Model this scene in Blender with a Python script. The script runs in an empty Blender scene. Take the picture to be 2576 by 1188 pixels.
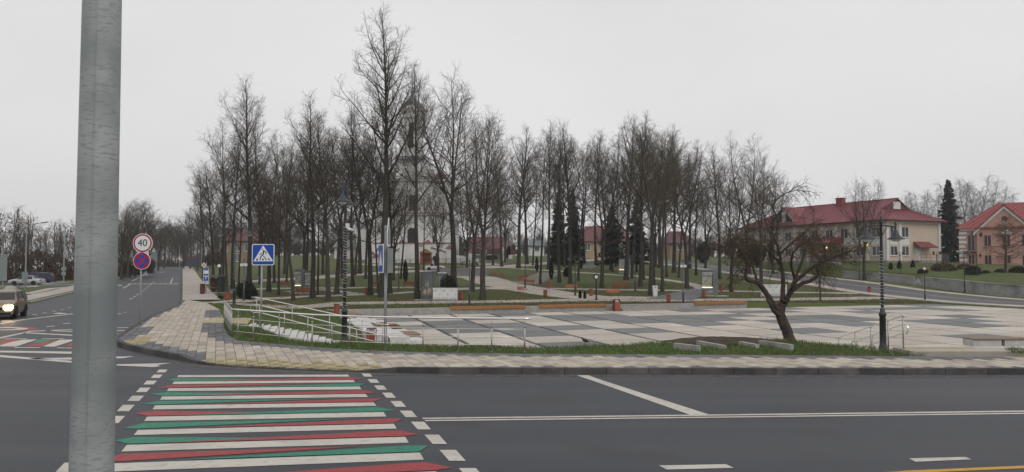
import bpy, math, random
import numpy as np
from mathutils import Vector, Matrix
SC = bpy.context.scene
COL = SC.collection
PI = math.pi
rng = random.Random(7)
# ------------------------------------------------------------------ camera
F_, CX_, CY_, HZ_, EYE = 1900.0, 1288.0, 594.0, 671.0, 2.5      # photo measured on a 2576 px wide copy
PITCH = math.atan((HZ_ - CY_) / F_)
CP, SP = math.cos(PITCH), math.sin(PITCH)
cam = bpy.data.objects.new('camera', bpy.data.cameras.new('camera'))
COL.objects.link(cam)
cam.data.sensor_width = 36.0
cam.data.lens = 36.0 * F_ / 2576.0
cam.data.clip_start, cam.data.clip_end = 0.1, 3000.0
cam.location = (0, 0, EYE)
cam.rotation_euler = (PI / 2 + PITCH, 0, 0)
SC.camera = cam
# ------------------------------------------------------------------ sky, sun, exposure (overcast December day)
SUN_EL, SUN_AZ = math.radians(48), math.radians(150)
w = bpy.data.worlds.new('World'); SC.world = w; w.use_nodes = True
wn, wl = w.node_tree.nodes, w.node_tree.links
for n in list(wn): wn.remove(n)
sky = wn.new('ShaderNodeTexSky'); sky.sky_type = 'NISHITA'; sky.sun_disc = False
sky.sun_elevation = SUN_EL; sky.sun_rotation = SUN_AZ; sky.dust_density = 4.0; sky.air_density = 1.0
hs = wn.new('ShaderNodeHueSaturation'); hs.inputs['Saturation'].default_value = 0.12
mx = wn.new('ShaderNodeMix'); mx.data_type = 'RGBA'; mx.inputs[0].default_value = 0.88
mx.inputs[7].default_value = (7.2, 7.17, 7.24, 1)               # the even cloud sheet in front of the clear sky
bg = wn.new('ShaderNodeBackground'); bg.inputs['Strength'].default_value = 0.1
wo = wn.new('ShaderNodeOutputWorld')
tcw = wn.new('ShaderNodeTexCoord'); nzw = wn.new('ShaderNodeTexNoise')
nzw.inputs['Scale'].default_value = 1.6; nzw.inputs['Detail'].default_value = 3.0
mpw = wn.new('ShaderNodeMapping'); mpw.inputs['Scale'].default_value = (1, 1, 2.2)
crw = wn.new('ShaderNodeMapRange'); crw.inputs['From Min'].default_value = 0.3; crw.inputs['From Max'].default_value = 0.7
crw.inputs['To Min'].default_value = 0.93; crw.inputs['To Max'].default_value = 1.07
mulw = wn.new('ShaderNodeMix'); mulw.data_type = 'RGBA'; mulw.blend_type = 'MULTIPLY'; mulw.inputs[0].default_value = 1.0
wl.new(tcw.outputs['Generated'], mpw.inputs['Vector']); wl.new(mpw.outputs['Vector'], nzw.inputs['Vector'])
wl.new(nzw.outputs['Fac'], crw.inputs['Value'])
wl.new(sky.outputs['Color'], hs.inputs['Color']); wl.new(hs.outputs['Color'], mx.inputs[6])
wl.new(mx.outputs[2], mulw.inputs[6]); wl.new(crw.outputs['Result'], mulw.inputs[7])
wl.new(mulw.outputs[2], bg.inputs['Color']); wl.new(bg.outputs['Background'], wo.inputs['Surface'])
sun = bpy.data.objects.new('sun', bpy.data.lights.new('sun', 'SUN'))
COL.objects.link(sun)
sun.data.energy = 0.7; sun.data.angle = math.radians(40); sun.data.color = (1.0, 0.97, 0.93)
sdir = Vector((math.sin(SUN_AZ) * math.cos(SUN_EL), math.cos(SUN_AZ) * math.cos(SUN_EL), math.sin(SUN_EL)))
sun.rotation_euler = (-sdir).to_track_quat('-Z', 'Y').to_euler()
SC.view_settings.view_transform = 'Standard'; SC.view_settings.look = 'None'
SC.view_settings.exposure = 0.14; SC.view_settings.gamma = 1.0; SC.view_settings.use_curve_mapping = False
SC.cycles.max_bounces = 6; SC.cycles.diffuse_bounces = 3; SC.cycles.glossy_bounces = 2
SC.cycles.transparent_max_bounces = 6; SC.cycles.volume_bounces = 0
SC.cycles.use_denoising = True
SC.cycles.denoiser = 'OPENIMAGEDENOISE'; SC.cycles.denoising_input_passes = 'RGB_ALBEDO_NORMAL'; SC.cycles.denoising_prefilter = 'ACCURATE'
HAZE = 0.00038

# ------------------------------------------------------------------ measuring helpers
def ray(px, py):
    a, b = (px - CX_) / F_, (CY_ - py) / F_
    return a, CP - b * SP, SP + b * CP
def G(px, py, z=0.0):                       # point of the level z under a photo pixel
    a, f, u = ray(px, py); t = (z - EYE) / u
    return (a * t, f * t)
def at(px, py, d):                          # point at the depth d under a photo pixel
    a, f, u = ray(px, py); t = d / f
    return (a * t, d, EYE + u * t)
# ------------------------------------------------------------------ mesh helpers
class MB:
    def __init__(s): s.v, s.f, s.m = [], [], []
    def add(s, vs, fs, m=0):
        b = len(s.v); s.v += [tuple(p) for p in vs]
        s.f += [tuple(b + i for i in f) for f in fs]; s.m += [m] * len(fs); return s
    def box(s, c, d, rz=0.0, m=0, rx=0.0, ry=0.0, taper=1.0):
        hx, hy, hz = d[0] / 2, d[1] / 2, d[2] / 2
        R = Matrix.Rotation(rz, 3, 'Z') @ Matrix.Rotation(ry, 3, 'Y') @ Matrix.Rotation(rx, 3, 'X')
        vs = []
        for k, (x, y, z) in enumerate([(-1,-1,-1),(1,-1,-1),(1,1,-1),(-1,1,-1),(-1,-1,1),(1,-1,1),(1,1,1),(-1,1,1)]):
            t = taper if z > 0 else 1.0
            vs.append(R @ Vector((x*hx*t, y*hy*t, z*hz)) + Vector(c))
        return s.add(vs, [(0,3,2,1),(4,5,6,7),(0,1,5,4),(1,2,6,5),(2,3,7,6),(3,0,4,7)], m)
    def bbox(s, x0, x1, y0, y1, z0, z1, m=0):
        return s.box(((x0+x1)/2, (y0+y1)/2, (z0+z1)/2), (x1-x0, y1-y0, z1-z0), 0, m)
    def prism(s, poly, z0, z1, m=0, top=None):
        n = len(poly); zt = top if top else [z1] * n
        vs = [(p[0], p[1], z0) for p in poly] + [(p[0], p[1], z) for p, z in zip(poly, zt)]
        return s.add(vs, [tuple(range(n-1, -1, -1)), tuple(range(n, 2*n))] + [(i, (i+1) % n, n+(i+1) % n, n+i) for i in range(n)], m)
    def poly(s, pts, m=0): return s.add(pts, [tuple(range(len(pts)))], m)
    def tube(s, pts, rs, n=6, m=0, caps=True):
        pts = [Vector(p) for p in pts]
        if not hasattr(rs, '__len__'): rs = [rs] * len(pts)
        vs, fs = [], []
        for i, p in enumerate(pts):
            t = (pts[min(i+1, len(pts)-1)] - pts[max(i-1, 0)])
            t = t.normalized() if t.length > 1e-9 else Vector((0,0,1))
            u = t.cross(Vector((0,0,1)) if abs(t.z) < 0.9 else Vector((1,0,0))).normalized(); v = t.cross(u)
            for k in range(n):
                a = 2*PI*k/n; vs.append(p + (u*math.cos(a) + v*math.sin(a)) * rs[i])
        for i in range(len(pts)-1):
            for k in range(n):
                a, b = i*n+k, i*n+(k+1) % n; fs.append((a, a+n, b+n, b))
        if caps: fs += [tuple(range(n)), tuple(range(len(pts)*n-1, len(pts)*n-n-1, -1))]
        return s.add(vs, fs, m)
    def lathe(s, prof, n=12, c=(0,0,0), m=0, sx=1.0, sy=1.0):
        vs, fs = [], []
        for r, z in prof:
            for k in range(n):
                a = 2*PI*k/n; vs.append((c[0]+r*sx*math.cos(a), c[1]+r*sy*math.sin(a), c[2]+z))
        for i in range(len(prof)-1):
            for k in range(n):
                a, b = i*n+k, i*n+(k+1) % n; fs.append((a, b, b+n, a+n))
        fs += [tuple(range(n-1, -1, -1)), tuple(range((len(prof)-1)*n, len(prof)*n))]
        return s.add(vs, fs, m)
    def ball(s, c, r, n=10, k=6, m=0, sz=1.0):
        return s.lathe([(max(r*math.sin(PI*i/k), 0.002), -r*sz*math.cos(PI*i/k)) for i in range(k+1)], n, c, m)
    def mesh(s, name, mats, smooth=False):
        me = bpy.data.meshes.new(name); me.from_pydata(s.v, [], s.f)
        for mt in (mats if isinstance(mats, (list, tuple)) else [mats]): me.materials.append(mt)
        if any(s.m): me.polygons.foreach_set('material_index', s.m)
        if smooth: me.polygons.foreach_set('use_smooth', [True] * len(s.f))
        me.update(); return me
    def build(s, name, mats, parent=None, smooth=False, loc=None):
        return link(name, s.mesh(name, mats, smooth), parent, loc)
def link(name, me, parent=None, loc=None, rz=0.0):
    o = bpy.data.objects.new(name, me); COL.objects.link(o)
    if parent: o.parent = parent
    if loc is not None: o.location = loc
    if rz: o.rotation_euler = (0, 0, rz)
    return o
def tag(o, label=None, cat=None, group=None, kind=None):
    if label: o['label'] = label
    if cat: o['category'] = cat
    if group: o['group'] = group
    if kind: o['kind'] = kind
    return o
def thing(name, label, cat, loc=(0, 0, 0), rz=0.0, group=None):
    o = bpy.data.objects.new(name, None); COL.objects.link(o)
    o.location = loc; o.rotation_euler = (0, 0, rz); o.empty_display_size = 0.2
    return tag(o, label, cat, group)
KIDS = {}
def kids(o):
    return [c for c in COL.objects if c.parent == o]
def dup(root, label, loc, rz=0.0, sc=None, group=None, tilt=(0, 0)):
    if root.name not in KIDS:
        KIDS[root.name] = [(c, kids(c)) for c in kids(root)]
    r = root.copy(); COL.objects.link(r)
    r.location = loc; r.rotation_euler = (tilt[0], tilt[1], rz)
    if sc: r.scale = sc if hasattr(sc, '__len__') else (sc, sc, sc)
    r['label'] = label
    if group: r['group'] = group
    for c, gs in KIDS[root.name]:
        c2 = c.copy(); COL.objects.link(c2); c2.parent = r
        for g in gs:
            g2 = g.copy(); COL.objects.link(g2); g2.parent = c2
    return r
class Placer:                                # the first placing moves the prototype itself, later ones copy it
    def __init__(s, root): s.root, s.used = root, False
    def __call__(s, label, loc, rz=0.0, sc=None, group=None, tilt=(0, 0)):
        if s.used: return dup(s.root, label, loc, rz, sc, group, tilt)
        s.used = True; KIDS[s.root.name] = [(c, kids(c)) for c in kids(s.root)]
        r = s.root; r.location = loc; r.rotation_euler = (tilt[0], tilt[1], rz); r['label'] = label
        if sc: r.scale = sc if hasattr(sc, '__len__') else (sc, sc, sc)
        if group: r['group'] = group
        return r
# ------------------------------------------------------------------ materials
def M(name, c, rough=0.8, c2=None, scale=4.0, lo=0.35, hi=0.65, bump=0.0, bs=40.0, rnd=0.0, metal=0.0, spec=0.35,
      stretch=None, c3=None, scale3=0.6, emit=None, es=0.0, detail=5.0, island=False, trans=0.0, alpha=1.0, lo3=0.45, hi3=0.7, stretch3=None, c4=None, scale4=1.0, lo4=.5, hi4=.7):
    m = bpy.data.materials.new(name); m.use_nodes = True
    nt = m.node_tree; N, L = nt.nodes, nt.links
    b = N['Principled BSDF']
    b.inputs['Roughness'].default_value = rough; b.inputs['Metallic'].default_value = metal
    b.inputs['Specular IOR Level'].default_value = spec
    col = None
    if c2 or bump or c3:
        tc = N.new('ShaderNodeTexCoord'); vec = tc.outputs['Object']
        if stretch:
            mp = N.new('ShaderNodeMapping'); mp.inputs['Scale'].default_value = stretch
            L.new(vec, mp.inputs['Vector']); vec = mp.outputs['Vector']
    def mixn(a, bcol, sc, lo_, hi_, prev):
        nz = N.new('ShaderNodeTexNoise'); nz.inputs['Scale'].default_value = sc; nz.inputs['Detail'].default_value = detail
        L.new(vec, nz.inputs['Vector'])
        mr = N.new('ShaderNodeMapRange'); mr.inputs['From Min'].default_value = lo_; mr.inputs['From Max'].default_value = hi_
        L.new(nz.outputs['Fac'], mr.inputs['Value'])
        mi = N.new('ShaderNodeMix'); mi.data_type = 'RGBA'; L.new(mr.outputs['Result'], mi.inputs[0])
        if prev is None: mi.inputs[6].default_value = (*a, 1)
        else: L.new(prev, mi.inputs[6])
        mi.inputs[7].default_value = (*bcol, 1); return mi.outputs[2]
    if c2: col = mixn(c, c2, scale, lo, hi, None)
    if c3:
        if stretch3:
            mp3 = N.new('ShaderNodeMapping'); mp3.inputs['Scale'].default_value = stretch3
            L.new(tc.outputs['Object'], mp3.inputs['Vector']); v0 = vec; vec = mp3.outputs['Vector']
        col = mixn(c, c3, scale3, lo3, hi3, col)
        if stretch3: vec = v0
    if c4: col = mixn(c, c4, scale4, lo4, hi4, col)
    if rnd:
        if island: src = N.new('ShaderNodeNewGeometry').outputs['Random Per Island']
        else: src = N.new('ShaderNodeObjectInfo').outputs['Random']
        mr = N.new('ShaderNodeMapRange'); mr.inputs['To Min'].default_value = 1 - rnd; mr.inputs['To Max'].default_value = 1 + rnd
        L.new(src, mr.inputs['Value'])
        mu = N.new('ShaderNodeMix'); mu.data_type = 'RGBA'; mu.blend_type = 'MULTIPLY'; mu.inputs[0].default_value = 1
        if col is None: mu.inputs[6].default_value = (*c, 1)
        else: L.new(col, mu.inputs[6])
        L.new(mr.outputs['Result'], mu.inputs[7]); col = mu.outputs[2]
    if col is None: b.inputs['Base Color'].default_value = (*c, 1)
    else: L.new(col, b.inputs['Base Color'])
    if bump:
        nb = N.new('ShaderNodeTexNoise'); nb.inputs['Scale'].default_value = bs; nb.inputs['Detail'].default_value = 4
        L.new(vec, nb.inputs['Vector']); bp = N.new('ShaderNodeBump'); bp.inputs['Strength'].default_value = bump
        bp.inputs['Distance'].default_value = 0.02
        L.new(nb.outputs['Fac'], bp.inputs['Height']); L.new(bp.outputs['Normal'], b.inputs['Normal'])
    if emit: b.inputs['Emission Color'].default_value = (*emit, 1); b.inputs['Emission Strength'].default_value = es
    if trans: b.inputs['Transmission Weight'].default_value = trans
    if alpha < 1: b.inputs['Alpha'].default_value = alpha
    m.diffuse_color = (*c, 1)
    return m
MT = dict(
    asphalt=M('asphalt', (.03,.033,.041), .6, (.04,.043,.052), 900, bump=.3, bs=420, c3=(.05,.052,.06), scale3=1.0, stretch3=(.07,.9,1), spec=.45, lo3=.42, hi3=.68, c4=(.03,.031,.037), scale4=.55, lo4=.55, hi4=.72),
    dust=M('road_dust', (.05,.05,.054), .85, (.12,.108,.095), 5, bump=.3, bs=200, lo=.35, hi=.7),
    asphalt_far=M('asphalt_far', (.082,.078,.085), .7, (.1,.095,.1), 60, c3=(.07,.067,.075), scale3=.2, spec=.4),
    paint=M('road_paint_white', (.56,.53,.465), .6, (.47,.44,.39), 30, bump=.1, bs=300, c3=(.3,.285,.265), scale3=6, lo3=.54, hi3=.82, c4=(.4,.38,.34), scale4=1.2, lo4=.5, hi4=.75),
    paint_red=M('road_paint_red', (.33,.045,.045), .6, (.26,.035,.04), 12, bump=.1, bs=300, c3=(.14,.04,.045), scale3=6, lo3=.55, hi3=.85),
    paint_green=M('road_paint_green', (.025,.21,.13), .6, (.02,.16,.1), 12, bump=.1, bs=300, c3=(.03,.1,.075), scale3=6, lo3=.55, hi3=.85),
    paint_yellow=M('road_paint_yellow', (.55,.3,.03), .6, (.45,.25,.03), 12, bump=.1, bs=300),
    paver=M('paver_beige', (.42,.365,.3), .85, (.33,.285,.235), 7, bump=.2, bs=60, rnd=.17, c3=(.5,.45,.38), scale3=2.2),
    paver_far=M('paver_beige_joined', (.42,.365,.3), .85, (.33,.285,.235), 7, rnd=.17, island=True, c3=(.5,.45,.38), scale3=2.2),
    paver_grey=M('paver_grey', (.115,.118,.125), .85, (.155,.155,.16), 8, bump=.2, bs=60, rnd=.2),
    paver_grey_far=M('paver_grey_joined', (.115,.118,.125), .85, (.155,.155,.16), 8, rnd=.25, island=True),
    tactile=M('tactile_yellow', (.45,.385,.23), .85, (.36,.31,.195), 9, bump=.2, bs=60, rnd=.1, c3=(.3,.26,.17), scale3=3),
    joint=M('paving_joint', (.22,.19,.155), .95, (.16,.14,.12), 6),
    kerb=M('kerb_stone', (.075,.074,.074), .85, (.05,.048,.047), 5, bump=.25, bs=30, rnd=.22, c3=(.12,.115,.11), scale3=1.5),
    kerb_light=M('kerb_light', (.34,.32,.29), .85, (.26,.245,.225), 5, rnd=.1),
    slab=M('slab_light', (.47,.425,.375), .8, (.41,.37,.32), 3.0, bump=.08, bs=30, rnd=.09, c3=(.53,.485,.43), scale3=.5),
    slab_dark=M('slab_dark', (.155,.158,.16), .75, (.185,.187,.188), 4.0, bump=.08, bs=30, rnd=.12, c3=(.21,.21,.21), scale3=.9, lo3=.55, hi3=.75),
    slab_joint=M('slab_joint', (.07,.068,.068), .9, (.09,.088,.085), 6),
    path=M('path_paving', (.4,.355,.31), .85, (.34,.3,.26), 2.5, c3=(.45,.41,.36), scale3=.4),
    path_grey=M('path_asphalt', (.12,.122,.13), .8, (.15,.15,.155), 3),
    concrete=M('concrete', (.37,.355,.33), .85, (.29,.28,.26), 4, bump=.15, bs=25, c3=(.2,.19,.17), scale3=1.1, lo3=.58, hi3=.8),
    concrete_white=M('concrete_white', (.6,.59,.57), .8, (.5,.49,.47), 5, bump=.1, bs=30, rnd=.06),
    concrete_old=M('concrete_old', (.37,.37,.37), .9, (.3,.3,.29), 1.6, bump=.2, bs=12, c3=(.16,.16,.15), scale3=.5, lo3=.52, hi3=.75),
    grass_ground=M('grass_ground', (.06,.1,.02), .95, (.08,.086,.026), 1.3, bump=.5, bs=60, c3=(.088,.066,.033), scale3=.16, lo3=.5, hi3=.66, c4=(.05,.085,.018), scale4=.4, lo4=.55, hi4=.7),
    grass_blade=M('grass_blade', (.06,.14,.023), .7, (.095,.125,.03), 2.0, rnd=.35, island=True, c3=(.11,.09,.035), scale3=.9, lo3=.55, hi3=.72),
    grass_blade_far=M('grass_blade_far', (.062,.1,.02), .75, (.085,.088,.027), 1.0, rnd=.3, island=True, c3=(.085,.066,.032), scale3=.16, lo3=.48, hi3=.64),
    soil=M('soil', (.07,.048,.032), .95, (.045,.034,.024), 4),
    galv=M('galvanised_steel', (.35,.37,.36), .55, (.3,.32,.315), 1.0, lo=.35, hi=.65, metal=.15, stretch=(6,6,9), detail=2.5, bump=.06, bs=1.5, c3=(.235,.255,.25), scale3=5.0, stretch3=(5.5,5.5,22), lo3=.52, hi3=.66, c4=(.2,.22,.218), scale4=.25, lo4=.45, hi4=.7),
    galv_plain=M('galvanised_plain', (.33,.35,.36), .5, (.28,.3,.31), 6, metal=.3),
    steel=M('stainless_steel', (.9,.87,.84), .22, metal=1.0),
    steel_post=M('stainless_post', (.4,.375,.35), .4, metal=.7),
    iron=M('cast_iron_dark', (.022,.026,.03), .45, (.03,.034,.038), 9, spec=.5),
    garland=M('garland_wire', (.42,.43,.44), .5, (.25,.25,.26), 20),
    lens=M('lamp_glass', (.6,.62,.63), .15, spec=.6),
    lamp_white=M('lamp_globe_white', (.75,.75,.74), .4),
    white=M('white_plastic', (.68,.68,.67), .45, (.6,.6,.59), 5),
    black=M('black_matt', (.012,.012,.013), .5),
    sign_blue=M('sign_blue', (.006,.06,.36), .4, spec=.4),
    sign_white=M('sign_white', (.72,.73,.74), .4),
    sign_red=M('sign_red', (.4,.012,.025), .4),
    sign_yellow=M('sign_yellow', (.6,.34,.03), .4),
    sign_back=M('sign_back', (.24,.27,.27), .6, (.2,.22,.22), 4),
    bark=M('tree_bark', (.062,.052,.042), .95, (.036,.031,.026), 6, bump=.6, bs=14, stretch=(1,1,.3), c3=(.058,.06,.034), scale3=.8, lo3=.52, hi3=.72, rnd=.2),
    twig=M('tree_twig', (.088,.072,.055), .9, (.064,.053,.042), 1.2, rnd=.18),
    twig_green=M('tree_twig_mossy', (.088,.076,.048), .9, (.064,.055,.037), 1.2, rnd=.12),
    twig_brown=M('tree_twig_brown', (.1,.072,.042), .9, (.068,.05,.032), 2, rnd=.25, island=True),
    bark_brown=M('tree_bark_brown', (.078,.054,.043), .9, (.042,.032,.027), 9, bump=.7, bs=18, stretch=(1,1,.4), c3=(.1,.075,.06), scale3=2.2, lo3=.55, hi3=.75),
    birch=M('birch_twig', (.2,.185,.18), .9, (.15,.14,.14), 1.0, rnd=.12),
    leaf_litter=M('leaf_litter', (.16,.095,.05), .9, (.11,.065,.035), 3, rnd=.4, island=True),
    leaf_red=M('leaf_dry_red', (.13,.05,.035), .9, (.09,.05,.03), 3, rnd=.3, island=True),
    needle=M('spruce_needles', (.027,.038,.026), .85, (.017,.026,.018), 2, rnd=.35, island=True),
    thuja=M('thuja_leaves', (.016,.028,.014), .85, (.024,.03,.015), 2, rnd=.35, island=True),
    shrub=M('shrub_leaves', (.03,.032,.018), .85, (.045,.034,.022), 2, rnd=.35, island=True),
    hedge_brown=M('hedge_leaves_brown', (.085,.055,.038), .9, (.06,.042,.03), 2, rnd=.3, island=True),
    orange=M('bench_wood_orange', (.36,.105,.045), .55, (.3,.085,.036), 9, rnd=.12),
    bin_orange=M('bin_slats_orange', (.31,.085,.045), .55, (.25,.065,.035), 9, rnd=.14),
    bin_brown=M('bin_brown', (.14,.045,.03), .6, (.1,.035,.025), 5),
    wood=M('bench_timber', (.37,.165,.05), .55, (.29,.12,.037), 5, stretch=(1,6,6), rnd=.12),
    deck=M('deck_board', (.3,.2,.14), .7, (.23,.15,.105), 6, stretch=(1,6,6), rnd=.15),
    wall_white=M('render_white', (.71,.705,.69), .9, (.64,.635,.62), .5, c3=(.6,.59,.57), scale3=.25, lo3=.5, hi3=.8),
    wall_beige=M('render_beige', (.57,.47,.385), .9, (.52,.43,.35), .6),
    wall_pink=M('render_pink', (.47,.28,.235), .9, (.43,.255,.21), .7, c3=(.37,.215,.18), scale3=.3, lo3=.52, hi3=.75),
    wall_yellow=M('render_yellow', (.38,.31,.2), .9, (.34,.28,.18), .6),
    wall_green=M('boards_green', (.1,.16,.14), .85, (.08,.13,.115), 2),
    wall_tan=M('render_tan', (.29,.215,.15), .9, (.25,.18,.125), .7),
    plinth=M('plinth_grey', (.25,.25,.25), .9, (.2,.2,.2), 1.5),
    trim=M('trim_white', (.68,.68,.66), .8, (.6,.6,.58), 1.5),
    roof=M('roof_red_metal', (.195,.042,.05), .5, (.165,.036,.043), .8, c3=(.225,.065,.072), scale3=.3, spec=.4),
    roof_orange=M('roof_red_tile', (.27,.066,.06), .6, (.22,.055,.052), 1.2),
    roof_far=M('roof_faded_red', (.15,.055,.058), .6, (.12,.045,.05), 1.0),
    roof_dark=M('roof_maroon', (.115,.042,.048), .6, (.09,.035,.04), 1.0),
    tin=M('tin_grey', (.16,.18,.18), .5, (.12,.14,.14), 2, metal=.2),
    cap=M('cap_red', (.2,.075,.075), .7, (.16,.06,.06), 2),
    glass=M('window_glass', (.05,.06,.07), .08, (.09,.1,.11), .8, spec=.8),
    glass_dark=M('window_dark', (.018,.018,.02), .2, spec=.5),
    door=M('door_dark', (.03,.022,.02), .6),
    dark_grey=M('painted_dark_grey', (.095,.105,.115), .55, (.11,.12,.128), 3),
    mosaic=M('relief_pale', (.4,.385,.33), .6, (.16,.19,.17), 3.2, lo=.42, hi=.6, c3=(.25,.25,.2), scale3=9),
    mural=M('mural_ochre', (.3,.25,.17), .6, (.16,.13,.1), 5, c3=(.4,.36,.28), scale3=3),
    bronze=M('bronze_dark', (.022,.024,.028), .45, (.035,.036,.04), 6, metal=.4),
    statue=M('statue_white', (.6,.59,.56), .7, (.48,.47,.45), 5),
    fence_wood=M('fence_boards', (.12,.05,.04), .85, (.085,.04,.033), 2, rnd=.2),
    fence_blue=M('fence_sheet_blue', (.03,.055,.075), .6, (.022,.04,.055), 2, rnd=.2),
    fence_redsheet=M('fence_sheet_red', (.12,.03,.035), .6),
    car_beige=M('car_paint_bronze', (.26,.205,.145), .28, (.22,.175,.125), 3, metal=.4, spec=.5),
    car_silver=M('car_paint_silver', (.48,.49,.5), .25, metal=.5, spec=.5),
    car_white=M('car_paint_white', (.7,.7,.7), .3, spec=.5),
    car_blue=M('car_paint_blue', (.03,.035,.12), .3, metal=.3, spec=.5),
    tyre=M('tyre_rubber', (.012,.012,.012), .8),
    rim=M('wheel_rim', (.4,.4,.41), .35, metal=.7),
    headlight=M('headlight_lit', (1,.85,.6), .3, emit=(1,.8,.5), es=45),
    fog_lit=M('indicator_lit', (1,.5,.15), .3, emit=(1,.42,.08), es=12),
    lamp_lit=M('wall_lamp_lit', (1,.8,.3), .3, emit=(1,.68,.2), es=2.6),
    tube_lit=M('display_light', (1,.85,.6), .3, emit=(1,.74,.45), es=1.8),
    rubber=M('lead_grey', (.18,.19,.2), .6),
)
# ------------------------------------------------------------------ the lie of the land
PZ, SWZ = -0.9, 0.13                                            # plaza and pavement levels
PO = Vector((-10.71, 51.9)); E1 = Vector((.9455, .3256)); E2 = Vector((.3256, -.9455))
def plz(s, t): p = PO + E1 * s + E2 * t; return (p.x, p.y)
PT_, PZ_ = [-60, 0, 16, 35, 55, 75, 95, 150, 260, 420], [-.45, -.45, -.05, .8, 1.85, 2.8, 3.75, 5.6, 6.3, 4.0]
RT_, RZ_ = [0, 72, 90, 117, 224, 262, 420], [0, 0, .15, .53, 2.4, 2.35, .5]
def rz_road(d): return np.interp(d, RT_, RZ_)
KERB = [(-13.05, 24.9), (-13.6, 26.2), (-15.7, 31.7), (-17.6, 37), (-20.6, 46.6), (-24.2, 55.2), (-45.9, 105), (-97.8, 224), (-114, 262)]
KX, KY = [k[0] for k in KERB], [k[1] for k in KERB]
def xkerb(d): return np.interp(d, KY, KX)
def xleft(d): return -10.2 - .436 * np.asarray(d)
# pavement edge towards the grass, from the left street round the corner and along the main road
INNER_PX = [(500, 713), (519, 761), (553, 779), (560, 800), (564, 826), (576, 845), (600, 857), (702, 866), (785, 873), (879, 879), (969, 883), (1064, 886),
            (1152, 888), (1320, 890), (1500, 891), (2000, 894), (2300, 897), (2461, 898)]
INNER = [G(p[0], p[1], SWZ) for p in INNER_PX]
INNER_F = INNER + [(17.0, INNER[-1][1] + .1), (60, INNER[-1][1] + 2)]
def smooth(a): a = np.clip(a, 0, 1); return a * a * (3 - 2 * a)
def dist_inner(x, d):
    best = np.full(x.shape, 1e9); sgn = np.ones(x.shape)
    for (x0, y0), (x1, y1) in zip(INNER_F[2:-1], INNER_F[3:]):
        dx, dy = x1 - x0, y1 - y0; L2 = dx * dx + dy * dy
        u = np.clip(((x - x0) * dx + (d - y0) * dy) / L2, 0, 1)
        q = np.hypot(x - x0 - u * dx, d - y0 - u * dy); cr = dx * (d - y0) - dy * (x - x0)
        up = q < best - 1e-9; best = np.where(up, q, best); sgn = np.where(up, np.where(cr > 0, 1, -1), sgn)
    return best * sgn
def terrain(x, d):
    x = np.asarray(x, float); d = np.asarray(d, float)
    T = d - 55.4 - .348 * np.maximum(x, 0)
    zp = np.interp(T, PT_, PZ_)
    low = smooth((x - 16) / 22) * smooth((30 - T) / 26) * .43           # the right side lies lower, level with the plaza
    zp = zp - low
    road = rz_road(d)
    wgt = smooth((x - (xkerb(d) + 3.0)) / (6 + .1 * np.maximum(d - 50, 0)))
    z = (road + .09) * (1 - wgt) + zp * wgt
    # raised terrace of the two buildings behind the street wall
    terr = smooth((x - WALLX(d) - .55) / .2) * smooth((d - 62) / 6)
    rise = 1.15 + np.clip((x - WALLX(d)) / 8, 0, 1) * np.interp(d, [70, 95, 112, 140], [.9, .9, 1.05, .6])
    z = z + terr * rise * smooth((150 - d) / 25)
    # left of the left street
    lx = xleft(d) - x
    z = np.where(lx > 0, road + .1 - np.clip((lx - 6) / 30, 0, 1) * .8, z)
    z = np.where((x < xkerb(d) + .1) & (lx < 0), road - .12, z)
    # bank between pavement and plaza
    D = dist_inner(x, d)
    sw = np.interp(x, [-30, -6, -3.5, 0, 2, 5.5, 7.5, 9.9, 10.9, 13.6, 14.2, 18.5], [1.2, 1.3, 1.9, 1.9, 2.0, 3.6, 4.3, 3.7, .35, .35, 1.7, 1.9])
    p = (x - PO.x, d - PO.y); s = p[0] * E1.x + p[1] * E1.y; t = p[0] * E2.x + p[1] * E2.y
    inside = smooth((s + 1.9) / 1.7) * np.where(t > -.5, 1, 0) * np.where(s < 53.2, 1, 0) * smooth((d - 12) / 2)
    inside = inside * smooth((53.2 - s) / 1.2)
    hout = np.where(t > -.5, np.where(s > 20, z, np.minimum(z, .1) * 0 + np.where(s < -1, np.maximum(np.minimum(z, .12), .1 - np.maximum(0, D - 2.0) * .35 - np.where((D < 0) | (x < xkerb(np.maximum(d, 24.9)) + .5), 9, 0)), .1)), z)
    near = 1 - smooth((D - sw) / 1.9)                                   # 1 on the shoulder, 0 down on the plaza
    near = np.where(D > 12, 0, near)
    zin = (-1.05) * (1 - near) + (.10 + .05 * np.sin(x * 1.7) * np.cos(d * 1.3)) * near
    z = np.where(t > -.5, hout * (1 - inside) + zin * inside, z)
    q1 = (x - STA[0]) * STD[0] + (d - STA[1]) * STD[1]; q2 = (d - STA[1]) * STD[0] - (x - STA[0]) * STD[1]
    lane = (q1 > -.2) & (q1 < STL + 1.6) & (q2 > -1.0) & (q2 < 4.2)
    z = np.where(lane, np.minimum(z, np.maximum(-1.05, SWZ - .45 - 1.03 * np.clip(q1 / STL, 0, 1))), z)
    bank = (q1 > 0) & (q1 < STL + 2.5) & (q2 <= -1.0) & (D > 1.2)
    z = np.where(bank, np.minimum(z, np.maximum(SWZ - 1.05 * np.clip((q1 + .5) / STL, 0, 1), .1 - (D - 1.2) * .42)), z)
    z = np.where((D < 0) & (d < 60) & (x > xkerb(np.maximum(d, 24.9)) - 2), np.minimum(z, .06), z)
    z = np.where(d < 24, np.where(D < .05, -.1, z), z)
    return z
STA, STB, STL = (-10.9, 31.4), (-6.2, 29.7), 5.0
STD = ((STB[0]-STA[0])/STL, (STB[1]-STA[1])/STL)
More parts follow.
